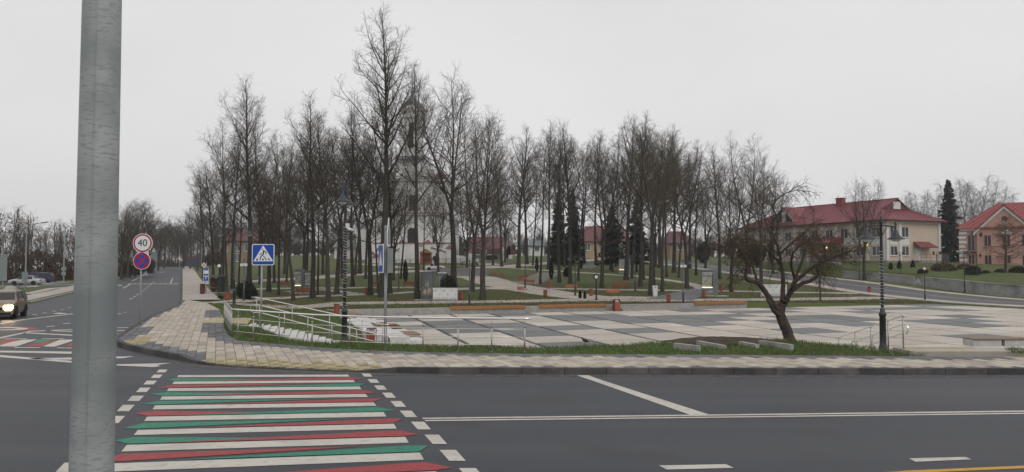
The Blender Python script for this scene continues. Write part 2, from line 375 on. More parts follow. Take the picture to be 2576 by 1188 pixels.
WY_, WX_ = [40, 78, 83, 88.5, 94.5, 97, 101, 105, 109, 118, 140], [58, 53.9, 52.1, 51.8, 51.3, 51.2, 50.1, 48.7, 47.7, 46, 42]
def WALLX(d): return np.interp(d, WY_, WX_)
def tz(x, d): return float(terrain(np.array([x]), np.array([d]))[0])
DGRID = np.concatenate([np.arange(18, 80, .1), np.arange(80, 260, .25)])
def TP(px, py):                                                  # where the sight line of a photo pixel meets the land
    a, f, u = ray(px, py); X = a / f * DGRID; Z = EYE + u / f * DGRID
    h = terrain(X, DGRID); k = np.argmax(Z <= h)
    if not (Z <= h).any(): k = len(DGRID) - 40
    return (float(X[k]), float(DGRID[k]), float(h[k]))
def axis(bounds):
    out = []
    for a, b, st in bounds:
        n = max(1, round((b - a) / st)); out += [a + (b - a) * i / n for i in range(n)]
    return np.array(out + [bounds[-1][1]])
sa = axis([(-300, -160, 20), (-160, -60, 4), (-60, -14, 1), (-14, -1.2, .4), (-1.2, 52, .5), (52, 90, .75), (90, 180, 3), (180, 280, 20)])
ta = axis([(-400, -260, 20), (-260, -120, 4), (-120, -50, 1.5), (-50, -.75, .6), (-.75, -.3, .45), (-.3, 22, 1), (22, 36, .35), (36, 75, 3)])
S2, T2 = np.meshgrid(sa, ta, indexing='ij')
GX = PO.x + E1.x * S2 + E2.x * T2; GY = PO.y + E1.y * S2 + E2.y * T2
GZ = terrain(GX.ravel(), GY.ravel()).reshape(GX.shape)
GZ = np.where(GY < 16, -.25, GZ)
def mesh_np(name, verts, faces, mats, smooth_=False):
    me = bpy.data.meshes.new(name); k = faces.shape[1]
    me.vertices.add(len(verts)); me.vertices.foreach_set('co', np.ascontiguousarray(verts, np.float32).ravel())
    me.loops.add(faces.size); me.loops.foreach_set('vertex_index', np.ascontiguousarray(faces, np.int32).ravel())
    me.polygons.add(len(faces)); me.polygons.foreach_set('loop_start', np.arange(0, faces.size, k, dtype=np.int32))
    for mt in (mats if isinstance(mats, (list, tuple)) else [mats]): me.materials.append(mt)
    if smooth_: me.polygons.foreach_set('use_smooth', np.ones(len(faces), bool))
    me.update(calc_edges=True); return me
ns, ntt = S2.shape
ii, jj = np.meshgrid(np.arange(ns - 1), np.arange(ntt - 1), indexing='ij')
q = (ii * ntt + jj).ravel()
gm = mesh_np('terrain', np.stack([GX.ravel(), GY.ravel(), GZ.ravel()], 1), np.stack([q, q + 1, q + ntt + 1, q + ntt], 1)[:, ::-1], MT['grass_ground'], True)
if gm.polygons[0].normal.z < 0: gm.flip_normals()
tag(link('terrain', gm), kind='structure')

def ribbon(name, pts, width, mat, dz=.035, step=.8, zf=None, thick=.0, kind='structure', off=(0, 0)):
    """a strip laid on the land along a centre line (world x, y)"""
    P = [Vector(p[:2]) for p in pts]; C = []
    for a, b in zip(P[:-1], P[1:]):
        n = max(1, int((b - a).length / step)); C += [a.lerp(b, i / n) for i in range(n)]
    C.append(P[-1])
    if not hasattr(width, '__len__'): width = [width, width]
    L, R_ = [], []
    for i, c in enumerate(C):
        t = (C[min(i + 2, len(C) - 1)] - C[max(i - 2, 0)]).normalized(); nn = Vector((-t.y, t.x))
        wd = width[0] + (width[1] - width[0]) * i / (len(C) - 1)
        L.append(c + nn * wd / 2); R_.append(c - nn * wd / 2)
    m = MB(); f = zf or tz; k = 4
    vs = []
    for l, r in zip(L, R_):
        for j in range(k + 1):
            q_ = l.lerp(r, j / k); vs.append((q_.x, q_.y, f(q_.x, q_.y) + dz))
    n = len(L)
    m.add(vs, [(i * (k+1) + j, i * (k+1) + j + 1, (i+1) * (k+1) + j + 1, (i+1) * (k+1) + j) for i in range(n - 1) for j in range(k)])
    # down-turned edges, so that the strip is a slab and not a sheet
    for e in (0, k):
        b = len(m.v); ev = []
        for i in range(n):
            p_ = vs[i * (k+1) + e]; ev += [p_, (p_[0], p_[1], p_[2] - .12)]
        m.add(ev, [(2*i, 2*i+1, 2*i+3, 2*i+2) for i in range(n - 1)])
    o = m.build(name, mat); tag(o, kind=kind); return o
# ------------------------------------------------------------------ roads
OUT_MAIN_PX = [(299, 873), (325, 881), (380, 893), (439, 904), (492, 917), (560, 922), (700, 930), (800, 934), (945, 938), (1100, 941), (1400, 942), (2000, 943), (2576, 943)]
OUT_MAIN = [G(p[0], p[1], 0) for p in OUT_MAIN_PX]
CORNER = [(-13.62, 26.2), (-13.35, 25.3), (-12.98, 24.75)]
OUTER = [(xkerb(55.2), 55.2), (xkerb(46.6), 46.6), (-17.6, 37), (-15.7, 31.7)] + CORNER + OUT_MAIN + [(20, 17.5), (60, 18.6)]
poly = [(-160, -14), (60, -14), (60, 18.6), (20, 17.5)] + OUT_MAIN[::-1] + CORNER[::-1] + [(-15.7, 31.7), (-17.6, 37), (-20.6, 46.6), (-24.2, 55.2), (-34.3, 55.2), (-31.6, 49), (-35, 45), (-44, 42.3), (-70, 40), (-160, 38)]
m = MB(); m.poly([(x, y, 0) for x, y in poly]); tag(m.build('road', MT['asphalt']), kind='structure')
L_ = [(float(xleft(d)), d) for d in np.arange(55.2, 262, 4)]; R_ = [(float(xkerb(d)), d) for d in np.arange(55.2, 262, 4)]
m = MB(); vs = []
for a, b in zip(L_, R_):
    for k in range(5): q_ = Vector(a).lerp(Vector(b), k / 4); vs.append((q_.x, q_.y, float(rz_road(q_.y)) + .004))
m.add(vs, [(i*5+j, i*5+j+1, i*5+j+6, i*5+j+5) for i in range(len(L_) - 1) for j in range(4)])
tag(m.build('side_road', MT['asphalt']), kind='structure')
RR = [(53.0, 40), (51.0, 55), (47.5, 65), (45.0, 75), (42.3, 88), (40.4, 100), (38.6, 113), (34.6, 138), (28, 172), (19, 206), (8, 240)]
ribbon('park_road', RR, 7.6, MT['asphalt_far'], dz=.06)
def offset_line(pts, o):
    out = []
    for i, p in enumerate(pts):
        t = (Vector(pts[min(i+1, len(pts)-1)]) - Vector(pts[max(i-1, 0)])).normalized(); out.append((p[0] - t.y * o, p[1] + t.x * o))
    return out
ribbon('park_road_footpath', offset_line(RR[1:-1], 5.2), 2.1, MT['path'], dz=.1)
ribbon('park_road_footpath', offset_line(RR[1:8], -5.0), 1.7, MT['path'], dz=.12, zf=lambda x, y: tz(min(x, float(WALLX(y)) - .3), y))
ribbon('park_road_marking', offset_line(RR[:-2], -.4), .14, MT['paint'], dz=.068)
# ------------------------------------------------------------------ main pavement: paving stones, kerb, tactile strips
def zsw(x, d):
    D = 9.0
    for (x0, y0), (x1, y1) in zip(OUT_MAIN[3:9], OUT_MAIN[4:10]):
        dx, dy = x1 - x0, y1 - y0; u = min(1, max(0, ((x-x0)*dx + (d-y0)*dy) / (dx*dx + dy*dy)))
        D = min(D, math.hypot(x - x0 - u*dx, d - y0 - u*dy))
    e = min(1, max(0, 1 - D / 1.1))
    return SWZ - .105 * e + float(rz_road(max(d, 0)))
def clip(poly, rect):
    out = list(poly)
    for (ax, ay), (bx, by) in zip(rect, rect[1:] + rect[:1]):
        src, out = out, []
        if not src: break
        side = lambda p: (bx-ax)*(p[1]-ay) - (by-ay)*(p[0]-ax)
        for p, q_ in zip(src, src[1:] + src[:1]):
            sp, sq = side(p), side(q_)
            if sp >= 0: out.append(p)
            if (sp >= 0) != (sq >= 0):
                u = sp / (sp - sq); out.append((p[0] + (q_[0]-p[0])*u, p[1] + (q_[1]-p[1])*u))
    res = []
    for p in out:
        if not res or math.hypot(p[0]-res[-1][0], p[1]-res[-1][1]) > .012: res.append(p)
    if len(res) > 1 and math.hypot(res[0][0]-res[-1][0], res[0][1]-res[-1][1]) < .012: res.pop()
    return res
def area(p): return sum(p[i-1][0]*p[i][1] - p[i][0]*p[i-1][1] for i in range(len(p))) / 2
def inpoly(p, poly):
    c = False
    for (x0, y0), (x1, y1) in zip(poly, poly[1:] + poly[:1]):
        if (y0 > p[1]) != (y1 > p[1]) and p[0] < (x1-x0)*(p[1]-y0)/(y1-y0)+x0: c = not c
    return c
def dpath(p, line):
    b = 1e9
    for (x0, y0), (x1, y1) in zip(line[:-1], line[1:]):
        dx, dy = x1-x0, y1-y0; u = min(1, max(0, ((p[0]-x0)*dx + (p[1]-y0)*dy) / (dx*dx+dy*dy+1e-9)))
        b = min(b, math.hypot(p[0]-x0-u*dx, p[1]-y0-u*dy))
    return b
OUT_IN = []                                                     # the kerb is 15 cm wide: the stones start behind it
for i, p in enumerate(OUTER):
    t = (Vector(OUTER[min(i+1, len(OUTER)-1)]) - Vector(OUTER[max(i-1, 0)])).normalized(); OUT_IN.append((p[0] - t.y*.16, p[1] + t.x*.16))
ins = [q_ for q_ in INNER_F if q_[1] < 54.5]
SIDEWALK = OUT_IN + ins[::-1] if OUT_IN[0][1] > OUT_IN[-1][1] else OUT_IN + ins
# polygon running: outer edge from the left street to the far right, then back along the grass edge
SIDEWALK = OUT_IN + ins[::-1]
if area(SIDEWALK) < 0: SIDEWALK = SIDEWALK[::-1]
walk = bpy.data.objects.new('pavement', None); COL.objects.link(walk); tag(walk, kind='structure')
m = MB(); m.poly([(x, y, zsw(x, y) - .03) for x, y in SIDEWALK]); m.build('bedding', MT['joint'], walk)
TACT = [G(477, 914, .05), G(533, 899, .1), G(700, 906, .1), G(949, 917, .1), G(942, 934, .05), G(800, 931, .04), (G(700, 927, .04)), G(560, 919, .04)]
TACT2 = [G(*p, .13) for p in [(300, 870), (305, 858), (342, 850), (376, 847.5), (357, 866), (330, 868)]]
GREYP = [G(*p, .13) for p in [(511, 812), (566, 812), (580, 846), (606, 859), (560, 852), (515, 838)]]
GREYQ = [G(*p, .13) for p in [(512, 781), (556, 779), (562, 801), (518, 800)]]
ud = Vector((-.365, .931)).normalized(); vd = Vector((ud.y, -ud.x))
stones = []
O0 = Vector((-9.0, 21.0)); PW, PL = .25, .5
for i in range(-75, 175):
    for j in range(-62, 80):
        jit = (i % 3) * .17
        c0 = O0 + vd * (i * PW) + ud * (j * PL + jit)
        if not (-27 < c0.x < 31 and 16.5 < c0.y < 54): continue
        # quick reject far off the strip
        if c0.y > 26.5 and c0.x > -10.5: continue
        if c0.y < 28 and c0.x > -6 and c0.y > 24.5: continue
        g = .006
        r = [c0 + vd*g + ud*g, c0 + vd*(PW-g) + ud*g, c0 + vd*(PW-g) + ud*(PL-g), c0 + vd*g + ud*(PL-g)]
        cx = c0 + vd*PW/2 + ud*PL/2
        r = [(q_.x, q_.y) for q_ in r]
        if area(r) < 0: r = r[::-1]
        k = sum(inpoly(q_, SIDEWALK) for q_ in r)
        if k == 0: continue
        if k < 4:
            r = clip(SIDEWALK, r)
            if len(r) < 3 or abs(area(r)) < .004: continue
        c = (cx.x, cx.y)
        kind = 'paver'
        if inpoly(c, TACT) or inpoly(c, TACT2): kind = 'tactile'
        elif inpoly(c, GREYP) or inpoly(c, GREYQ): kind = 'paver_grey'
        else:
            di = dpath(c, ins[2:-2]); do = dpath(c, OUTER)
            if di < .62: kind = 'paver_grey'
            elif do < (.8 if c[0] < -8.1 and c[1] < 30 else .34) and not (-8.1 < c[0] < -3.3 and c[1] < 23): kind = 'paver_grey'
        stones.append((c[1] + .1 * abs(c[0]), r, kind))
stones.sort(key=lambda s_: s_[0])
far = {'paver': MB(), 'paver_grey': MB(), 'tactile': MB()}
def stone_mesh(mb, r, kind):
    dz = rng.uniform(-.004, .004)
    zt = [zsw(*q_) + dz for q_ in r]
    mb.prism(r, min(zt) - .07, 0, 0, zt)
    if kind == 'tactile':                                        # three ribs across the stone
        cx = sum(q_[0] for q_ in r) / len(r); cy = sum(q_[1] for q_ in r) / len(r); z = zsw(cx, cy) + dz
        for k in (-1, 0, 1):
            mb.box((cx + ud.x*k*.15, cy + ud.y*k*.15, z + .004), (.2, .05, .012), math.atan2(vd.y, vd.x))
n_one = 0
for _, r, kind in stones:
    if n_one < 290 and len(r) <= 8:
        mb = MB(); stone_mesh(mb, r, kind); mb.build('paving_stone', MT[kind], walk); n_one += 1
    else: stone_mesh(far[kind], r, kind)
for kind, mname, nm in (('paver', 'paver_far', 'beige_paving'), ('paver_grey', 'paver_grey_far', 'grey_paving'), ('tactile', 'tactile', 'tactile_paving')):
    if far[kind].v: tag(far[kind].build(nm, MT[mname], walk), kind='stuff')
# kerb stones, about a metre each
kerb = bpy.data.objects.new('kerb', None); COL.objects.link(kerb); tag(kerb, kind='structure')
def resample(line, st):
    out = [Vector(line[0])]; acc = 0
    for a, b in zip(line[:-1], line[1:]):
        a, b = Vector(a), Vector(b); L = (b - a).length; p = st - acc
        while p < L: out.append(a.lerp(b, p / L)); p += st
        acc = L - (p - st)
    return out
ks = resample(OUTER[::-1], .98)
for a, b in zip(ks[:-1], ks[1:]):
    if a.x > 26: continue
    t = (b - a).normalized(); nn = Vector((t.y, -t.x))
    mid = (a + b) / 2 
    gap = .006
    a2, b2 = a + t*gap, b - t*gap
    q4 = [a2, b2, b2 + nn*.15, a2 + nn*.15]
    if not inpoly(tuple(mid + nn * .3), SIDEWALK): q4 = [a2, b2, b2 - nn*.15, a2 - nn*.15]
    zt = []
    for q_ in q4:
        e = 1.0
        if -8.6 < q_.x < -2.6 and q_.y < 23: e = max(0.12, min(1, max((-7.7 - q_.x) / .9, (q_.x + 3.5) / .9)))
        zt.append(float(rz_road(q_.y)) + .135 * e + .01)
    r = [(q_.x, q_.y) for q_ in q4]
    if area(r) < 0: r, zt = r[::-1], zt[::-1]
    mb = MB(); mb.prism(r, -.12, 0, 0, zt); mb.build('kerb_stone', MT['kerb'], kerb)
dl_ = [(p[0], p[1] - .22) for p in OUT_MAIN[3:]] + [(20, 17.25)]
o_ = ribbon('gutter_dust', dl_, .42, MT['dust'], dz=.004, zf=lambda x, y: 0.0, kind='structure')
# left street: pavement strip beyond, kerbs
def zroad(x, d): return float(rz_road(d))
def edge_line(f, off, d0, d1, st=5): return [(float(f(d)) + off, float(d)) for d in np.arange(d0, d1, st)]
ribbon('street_pavement', edge_line(xkerb, 1.55, 54, 226), 2.5, MT['path'], dz=.14, zf=zroad)
ribbon('street_kerb', edge_line(xkerb, .1, 54, 232), .2, MT['kerb'], dz=.13, zf=zroad)
ribbon('street_kerb', edge_line(xleft, -.1, 51, 232), .2, MT['kerb_light'], dz=.13, zf=zroad)
ribbon('street_pavement', edge_line(xleft, -1.6, 51, 226), 1.9, MT['path'], dz=.14, zf=zroad)
LK = [(-31.6, 49), (-35, 45), (-44, 42.3), (-70, 40), (-150, 38)]
ribbon('street_kerb', LK, .22, MT['kerb_light'], dz=.14, zf=lambda x, y: 0.0)
ribbon('street_pavement', offset_line(LK, -1.3), 1.8, MT['path'], dz=.13, zf=lambda x, y: 0.0)
ribbon('car_park', [(-66, 86), (-54, 92), (-46, 97)], 7, MT['path_grey'], dz=.06)
ribbon('footpath', [TP(62, 741)[:2], TP(130, 727)[:2], TP(189, 722)[:2]], 1.0, MT['path'], dz=.05)
ribbon('footpath', [TP(68, 724)[:2], TP(110, 715)[:2], TP(170, 710)[:2]], 1.4, MT['path'], dz=.05)
# ------------------------------------------------------------------ painted markings
def mark(parent, name, mat, pxs, z=.005):
    mb = MB(); r = [G(p[0], p[1], z) for p in pxs]
    if area(r) < 0: r = r[::-1]
    mb.poly([(x, y, z) for x, y in r]); return mb.build(name, MT[mat], parent)
def struct(name):
    o = bpy.data.objects.new(name, None); COL.objects.link(o); return tag(o, kind='structure')
cw = struct('crosswalk_marking')
Zc = lambda x, y: (.5066 * x, 783 + .5066 * y)
bars = [[(885,318),(1728,315),(1735,325),(880,328)], [(865,350),(1755,342),(1762,353),(855,362)], [(838,383),(1785,374),(1795,388),(828,397)],
        [(805,424),(1815,411),(1828,426),(795,440)], [(770,468),(1855,453),(1870,470),(758,488)], [(730,524),(1905,501),(1918,523),(716,546)],
        [(685,590),(1955,559),(1970,583),(664,615)], [(630,664),(2012,624),(2030,653),(602,697)], [(560,756),(2085,702),(2105,737),(520,798)],
        [(455,868),(2165,795),(2185,838),(405,925)]]
for b in bars: mark(cw, 'white_bar', 'paint', [Zc(*p) for p in b])
red, grn = 'paint_red', 'paint_green'
wedges = [(0, grn, 828, red, 1805), (1, red, 780, grn, 1815), (2, grn, 748, red, 1872), (3, grn, 697, red, 1897), (4, red, 665, grn, 1965),
          (5, grn, 606, red, 1998), (6, grn, 570, red, 2080), (7, red, 500, grn, 2126), (8, grn, 420, red, 2248)]
for k, cl, xl, cr, xr in wedges:
    A, B = bars[k], bars[k + 1]
    tl, bl = A[3], B[0]; tr, br = A[2], B[1]                       # gap corners left (top, bottom) and right
    gl, gr = bl[1] - tl[1], br[1] - tr[1]
    L0 = (tl[0] - 4, tl[1] + gl * .2); L1 = (bl[0] + 4, bl[1] - gl * .12); R0 = (tr[0] + 4, tr[1] + gr * .2); R1 = (br[0] - 4, br[1] - gr * .1)
    mid = lambda P, Q, u: (P[0] + (Q[0]-P[0])*u, P[1] + (Q[1]-P[1])*u)
    top = k % 2 == 1
    if top:
        mark(cw, 'left_wedge', cl, [(Zc(xl, L1[1] - gl*.05)), Zc(*L0), Zc(*mid(L0, R0, .86)), Zc(*mid(L0, L1, .95))], .006)
        mark(cw, 'right_wedge', cr, [Zc(xr, R0[1] + gr*.1), Zc(*R1), Zc(*mid(R1, L1, .8)), Zc(*mid(R0, R1, .1))], .007)
    else:
        mark(cw, 'left_wedge', cl, [(Zc(xl, (L0[1]+L1[1])/2)), Zc(*L0), Zc(*mid(R1, L1, .25)), Zc(*L1)], .006)
        mark(cw, 'right_wedge', cr, [Zc(xr, R1[1] - gr*.2), Zc(*R1), Zc(*mid(L1, R1, .12)), Zc(*R0)], .007)
dl = [(777,290,833,304),(748,315,808,332),(712,345,780,364),(675,380,748,402),(632,420,715,446),(580,465,670,497),(520,520,622,556),(455,585,560,625),(380,662,490,710),(276,752,400,799)]
for x0, y0, x1, y1 in dl:
    sh = (y1 - y0) * .95; mark(cw, 'dash', 'paint', [Zc(x0 + sh, y0), Zc(x1, y0), Zc(x1 - sh, y1), Zc(x0, y1)])
dr = [(1795,310,1850,325),(1825,338,1885,356),(1857,369,1922,390),(1897,405,1967,430),(1938,446,2017,475),(1985,494,2072,526),(2040,549,2140,587),(2107,613,2220,659),(2182,689,2313,743),(2278,779,2420,842)]
for x0, y0, x1, y1 in dr:
    sh = (y1 - y0) * .9; mark(cw, 'dash', 'paint', [Zc(x0, y0), Zc(x1 - sh, y0), Zc(x1, y1), Zc(x0 + sh, y1)])
rm = struct('road_marking')
Zr = lambda x, y: ((1150 + x / 1.4224) * .87, (1050 + y / 1.4224) * .87)
mark(rm, 'centre_line', 'paint', [Zr(100,225), Zr(1290,211.5), Zr(2600,195), Zr(4600,169.8), Zr(4600,174.8), Zr(2600,200.5), Zr(1290,216.5), Zr(104,230)])
mark(rm, 'centre_line', 'paint', [Zr(110,234), Zr(1290,220.5), Zr(2600,204), Zr(4600,178), Zr(4600,183), Zr(2600,209), Zr(1290,225), Zr(114,239)])
mark(rm, 'slanting_line', 'paint', [Zr(735,50), Zr(785,50), Zr(820,64), Zr(1000,122), Zr(1282,212), Zr(1200,212), Zr(960,128), Zr(800,72)])
mark(rm, 'lane_dash', 'paint', [Zr(1074,421), Zr(1350,416), Zr(1382,431), Zr(1108,438)])
mark(rm, 'lane_dash', 'paint', [Zr(2103,392), Zr(2335,386), Zr(2360,396), Zr(2130,406)])
mark(rm, 'yellow_line', 'paint_yellow', [Zr(1960,452), Zr(2100,442), Zr(2576,422), Zr(2700,418), Zr(4600,392), Zr(4600,402), Zr(2700,430), Zr(2576,433), Zr(2110,452), Zr(2000,462)])
# markings of the left junction
Zl = lambda x, y: (x / 4.57 * .87, (750 + y / 4.57) * .87)
lm = struct('junction_marking')
for b in ([(0,1030),(400,945),(975,925),(975,932),(420,955),(0,1048)], [(600,937),(975,950),(975,960),(590,943)], [(330,965),(975,998),(975,1012),(290,975)],
          [(60,1046),(360,1046),(355,1052),(55,1052)], [(555,1046),(850,1046),(845,1053),(548,1053)], [(190,1160),(535,1162),(525,1170),(190,1169)], [(750,1166),(990,1168),(990,1176),(755,1174)],
          [(0,1138),(20,1120),(290,1062),(500,1058),(210,1152),(0,1152)], [(565,1152),(790,1062),(975,1060),(980,1072),(720,1155)],
          [(0,850),(300,795),(1000,712),(1000,720),(300,803),(0,858)],
          [(695,716),(790,705),(885,716),(880,721),(740,723)], [(425,728),(490,728),(490,733),(425,733)], [(560,707),(620,706),(620,711),(560,712)], [(690,683),(745,682),(745,687),(690,688)], [(800,660),(840,660),(840,664),(800,664)], [(895,638),(940,637),(940,641),(895,642)],
          [(610,885),(725,878),(728,884),(615,893)], [(830,847),(925,842),(928,848),(832,852)], [(1555,718),(1600,717),(1600,723),(1555,724)], [(1630,698),(1670,697),(1670,702),(1630,703)],
          [(1545,902),(1700,898),(1690,906),(1545,907)], [(1545,938),(1680,938),(1670,946),(1545,946)], [(1545,984),(1620,982),(1610,988),(1545,988)]):
    mark(lm, 'white_line', 'paint', [Zl(*p) for p in b])
for b in ([(0,1090),(60,1056),(270,1058),(0,1135)], [(300,1152),(560,1095),(775,1062),(560,1150)], [(860,1152),(980,1090),(980,1152)]): mark(lm, 'red_wedge', red, [Zl(*p) for p in b], .006)
for b in ([(400,1120),(520,1060),(770,1056),(590,1090)], [(-40,1085),(-10,1060),(60,1052),(0,1085)]): mark(lm, 'green_wedge', grn, [Zl(*p) for p in b], .007)
def ell(cx, cy, rx, ry): return [Zl(cx + rx*math.cos(2*PI*i/28), cy + ry*math.sin(2*PI*i/28)) for i in range(28)]
mark(lm, 'red_disc', red, ell(120, 916, 370, 26), .006); mark(lm, 'white_ring', 'paint', ell(90, 917, 285, 20), .008); mark(lm, 'grey_disc', 'asphalt', ell(60, 917, 165, 10), .010)
Zp = lambda x, y: (x * .87 / 1.98 , (500 + y / 1.98) * .87)
for b in ([(665,1052),(770,1050),(700,1062),(665,1062)], [(668,1096),(860,1092),(985,1088),(900,1100),(920,1106),(880,1112),(668,1103)]): mark(lm, 'white_line', 'paint', [Zp(*p) for p in b])
for b in ([(0,1018),(425,1024),(425,1036),(0,1028)], [(0,1043),(425,1078),(425,1088),(0,1055)], [(160,1062),(425,1057),(425,1070),(200,1068)]): mark(lm, 'white_line', 'paint', [Zp(*p) for p in b])
# markings up the left street
sm = struct('street_marking')
def road_strip(name, x_of, d0, d1, wd, mat='paint', dz=.012):
    mb = MB(); ds = np.linspace(d0, d1, max(2, int((d1 - d0) / 4) + 2)); vs = []
    for d in ds: x = x_of(d); z = float(rz_road(d)) + dz; vs += [(x - wd/2, d, z), (x + wd/2, d, z)]
    mb.add(vs, [(2*i, 2*i+1, 2*i+3, 2*i+2) for i in range(len(ds) - 1)]); return mb.build(name, MT[mat], sm)
mixx = lambda u: (lambda d: float(xleft(d)) * (1 - u) + float(xkerb(d)) * u)
for k in range(12): road_strip('lane_dash', mixx(.62), 58 + k*4.2, 59.8 + k*4.2, .16)
for k in range(10): road_strip('table_dash', (lambda kk: (lambda d: mixx(.34 + .066*kk)(d)))(k), 97, 98.6, .55)
road_strip('line', mixx(.3), 108, 200, .18); road_strip('line', mixx(.36), 84, 96, .18); road_strip('line', mixx(.86), 100, 124, .14)
road_strip('line', mixx(.12), 92, 94, 3.2)
for u, d0 in ((.55, 160), (.6, 161.5)): road_strip('table_dash', mixx(u), d0, d0 + 2, 1.2)
# ------------------------------------------------------------------ the plaza, its slabs, walls and steps
plaza = struct('plaza')
m = MB(); r4 = [plz(-1.6, -.3), plz(52, -.3), plz(52, 34), plz(-1.6, 34)]
m.poly([(x, y, PZ - .03) for x, y in r4[::-1]]); m.build('bedding', MT['slab_joint'], plaza)
ROWS = ['LLLLDLLLLDLLDLLLLDD', 'LDLDLDDLLLDDLLDDDLL', 'DLDLLDDDDDLLLDLLDLL', 'LDDDLLDDDLDDLLLLLLL', 'LLDDDLLDLDDDLLDLLLL', 'LLLDLDLLLLDLDDLLLLL',
        'LLLLLLLLDLLLDLLLLLL', 'LLLDLLLLLLLLLLLLLLL', 'LLLLLLLLLLDLLLLLLLL', 'LLLLLLLLLLLLLLLLLLL', 'LLLLLLLLLLLLLLLLLLL']
prect = [(-1.2, -.02), (51.9, -.02), (51.9, 33.5), (-1.2, 33.5)]
for i, row in enumerate(ROWS):
    for j, ch in enumerate(row):
        t0, t1 = .1 + 2.98*i - (.1 if i == 0 else 0), .1 + 2.98*(i+1)
        S = lambda k, t: .7 + 2.925*(k - 1) - .07*t
        gs, gt = (.17 if j < 7 else .1), .075
        cell = [(S(j, t0) + gs, t0 + gt), (S(j+1, t0) - gs*.4, t0 + gt), (S(j+1, t1) - gs*.4, t1 - gt), (S(j, t1) + gs, t1 - gt)]
        cell = clip(cell, prect)
        if len(cell) < 3 or abs(area(cell)) < .15: continue
        w_ = [plz(*c) for c in cell]
        if area(w_) < 0: w_ = w_[::-1]
        cx = sum(p[0] for p in w_)/len(w_); cy = sum(p[1] for p in w_)/len(w_)
        if min(tz(*p) for p in w_) > PZ + .05: continue
        mb = MB(); mb.prism(w_, PZ - .06, PZ + rng.uniform(-.004, .004)); mb.build('slab', MT['slab' if ch == 'L' else 'slab_dark'], plaza)
def stbox(mb, s0, s1, t0, t1, z0, z1, mm=0):
    c = Vector(plz((s0+s1)/2, (t0+t1)/2)); mb.box((c.x, c.y, (z0+z1)/2), (s1-s0, t1-t0, z1-z0), math.atan2(E1.y, E1.x), mm); return mb
rw = thing('plaza_wall', 'low grey concrete wall along the far edge of the chequered plaza', 'wall')
edges = [-2.0, 1.2, 4.4, 6.9, 9.5, 12.9, 13.3, 16.2, 19.1, 20.0]
for a, b in zip(edges[:-1], edges[1:]): stbox(MB(), a + .006, b - .006, -.72, -.25, -1.1, -.44).build('wall_block', MT['concrete'], rw)
rw2 = thing('plaza_wall', 'short concrete wall on the far side of the wide steps, under the third timber bench', 'wall')
for a, b in ((25.5, 26.7), (26.7, 29.3), (29.3, 31.9)): stbox(MB(), a + .006, b - .006, -.72, -.25, -1.1, -.44).build('wall_block', MT['concrete'], rw2)
for lab, a, b in (('long timber wall bench beyond the railing end, nearest the white cabinet', 6.75, 12.45), ('long timber wall bench ending at the orange bin beside the wide steps', 13.55, 19.1),
                  ('short timber wall bench behind the twisted tree, past the wide steps', 26.9, 31.75)):
    bt = thing('wall_bench', lab, 'bench', group='timber benches along the plaza wall')
    for k in range(3): stbox(MB(), a, b, -.70 + k*.2, -.70 + k*.2 + .185, -.436, -.375).build('seat_beam', MT['wood'], bt)
    stbox(MB(), a, b, -.245, -.13, -.565, -.44).build('front_beam', MT['wood'], bt)
ps = thing('wide_steps', 'three wide pale concrete steps from the plaza up to the park path', 'steps')
for k in range(3): stbox(MB(), 20.05, 25.45, -1.2, .62 - k*.36, PZ + .15*k - (.1 if k == 0 else 0), PZ + .15*(k+1) + .002*k).build('step', MT['kerb_light'], ps)
# ---- the stair at the left corner
def lerp3(a, b, u): return tuple(a[i] + (b[i] - a[i]) * u for i in range(len(a)))
A1, B1, A2, B2 = STA, STB, (-11.9, 34.8), (-6.9, 33.2)
st = thing('white_stair', 'white concrete block stair descending from the corner pavement to the plaza', 'stairs')
NS = 15
for k in range(NS):
    u0, u1 = k / NS, (k + 1) / NS
    z = SWZ - .02 - (SWZ - PZ) * (k + .5) / NS
    q4 = [lerp3(A1, B1, u0), lerp3(A1, B1, u1 - .004), lerp3(A2, B2, u1 - .004), lerp3(A2, B2, u0)]
    # every second block reaches further out, which gives the toothed edge seen over the grass
    d1 = (Vector(q4[0]) - Vector(q4[3])).normalized() * (.55 if k % 2 == 0 else .15)
    q4[0] = tuple(Vector(q4[0]) + d1); q4[1] = tuple(Vector(q4[1]) + d1)
    if area(q4) < 0: q4 = q4[::-1]
    MB().prism(q4, z - .45, z).build('step', MT['concrete_white'], st)
lt = MB(); q4 = [(-13.2, 32.2), (-10.95, 31.4), (-11.95, 34.8), (-13.9, 35.2)]; lt.prism(q4, -.2, SWZ + .01); lt.build('landing', MT['tactile'], st)
# ---- white terraces with slatted decks along the west edge of the plaza
tr = thing('seating_terrace', 'white concrete seating terrace on the near left edge of the plaza', 'terrace')
for k in range(9):
    a, b = 5.0 + k*1.6, 5.0 + (k+1)*1.6 - .03; o_ = .12*(k % 2)
    stbox(MB(), -.1, .55 + o_*2, a, b, -1.05, PZ + .14 + o_*.3).build('terrace_block', MT['concrete_white'], tr)
    stbox(MB(), -1.0, -.11, a + .02, b, -1.05, PZ + .3 + o_*.3).build('terrace_block', MT['concrete_white'], tr)
    stbox(MB(), -1.9, -1.01 + o_*.5 - .08, a - .02, b - .05, -1.05, PZ + .46 + o_*.3).build('terrace_block', MT['concrete_white'], tr)
dk = 0
DECKS = [(767, 820, 'slatted brown deck on the white terrace, second from the blue sign post'), (816, 826, 'largest slatted brown deck on the white terrace, behind the railing'), (816, 792, 'slatted brown deck high on the white terrace beside the lawn'),
         (778, 797, 'slatted brown deck at the far end of the white terrace'), (838, 822, 'slatted brown deck just beside the garlanded lamp base'), (880, 843, 'slatted brown deck nearest the orange plaza bin')]
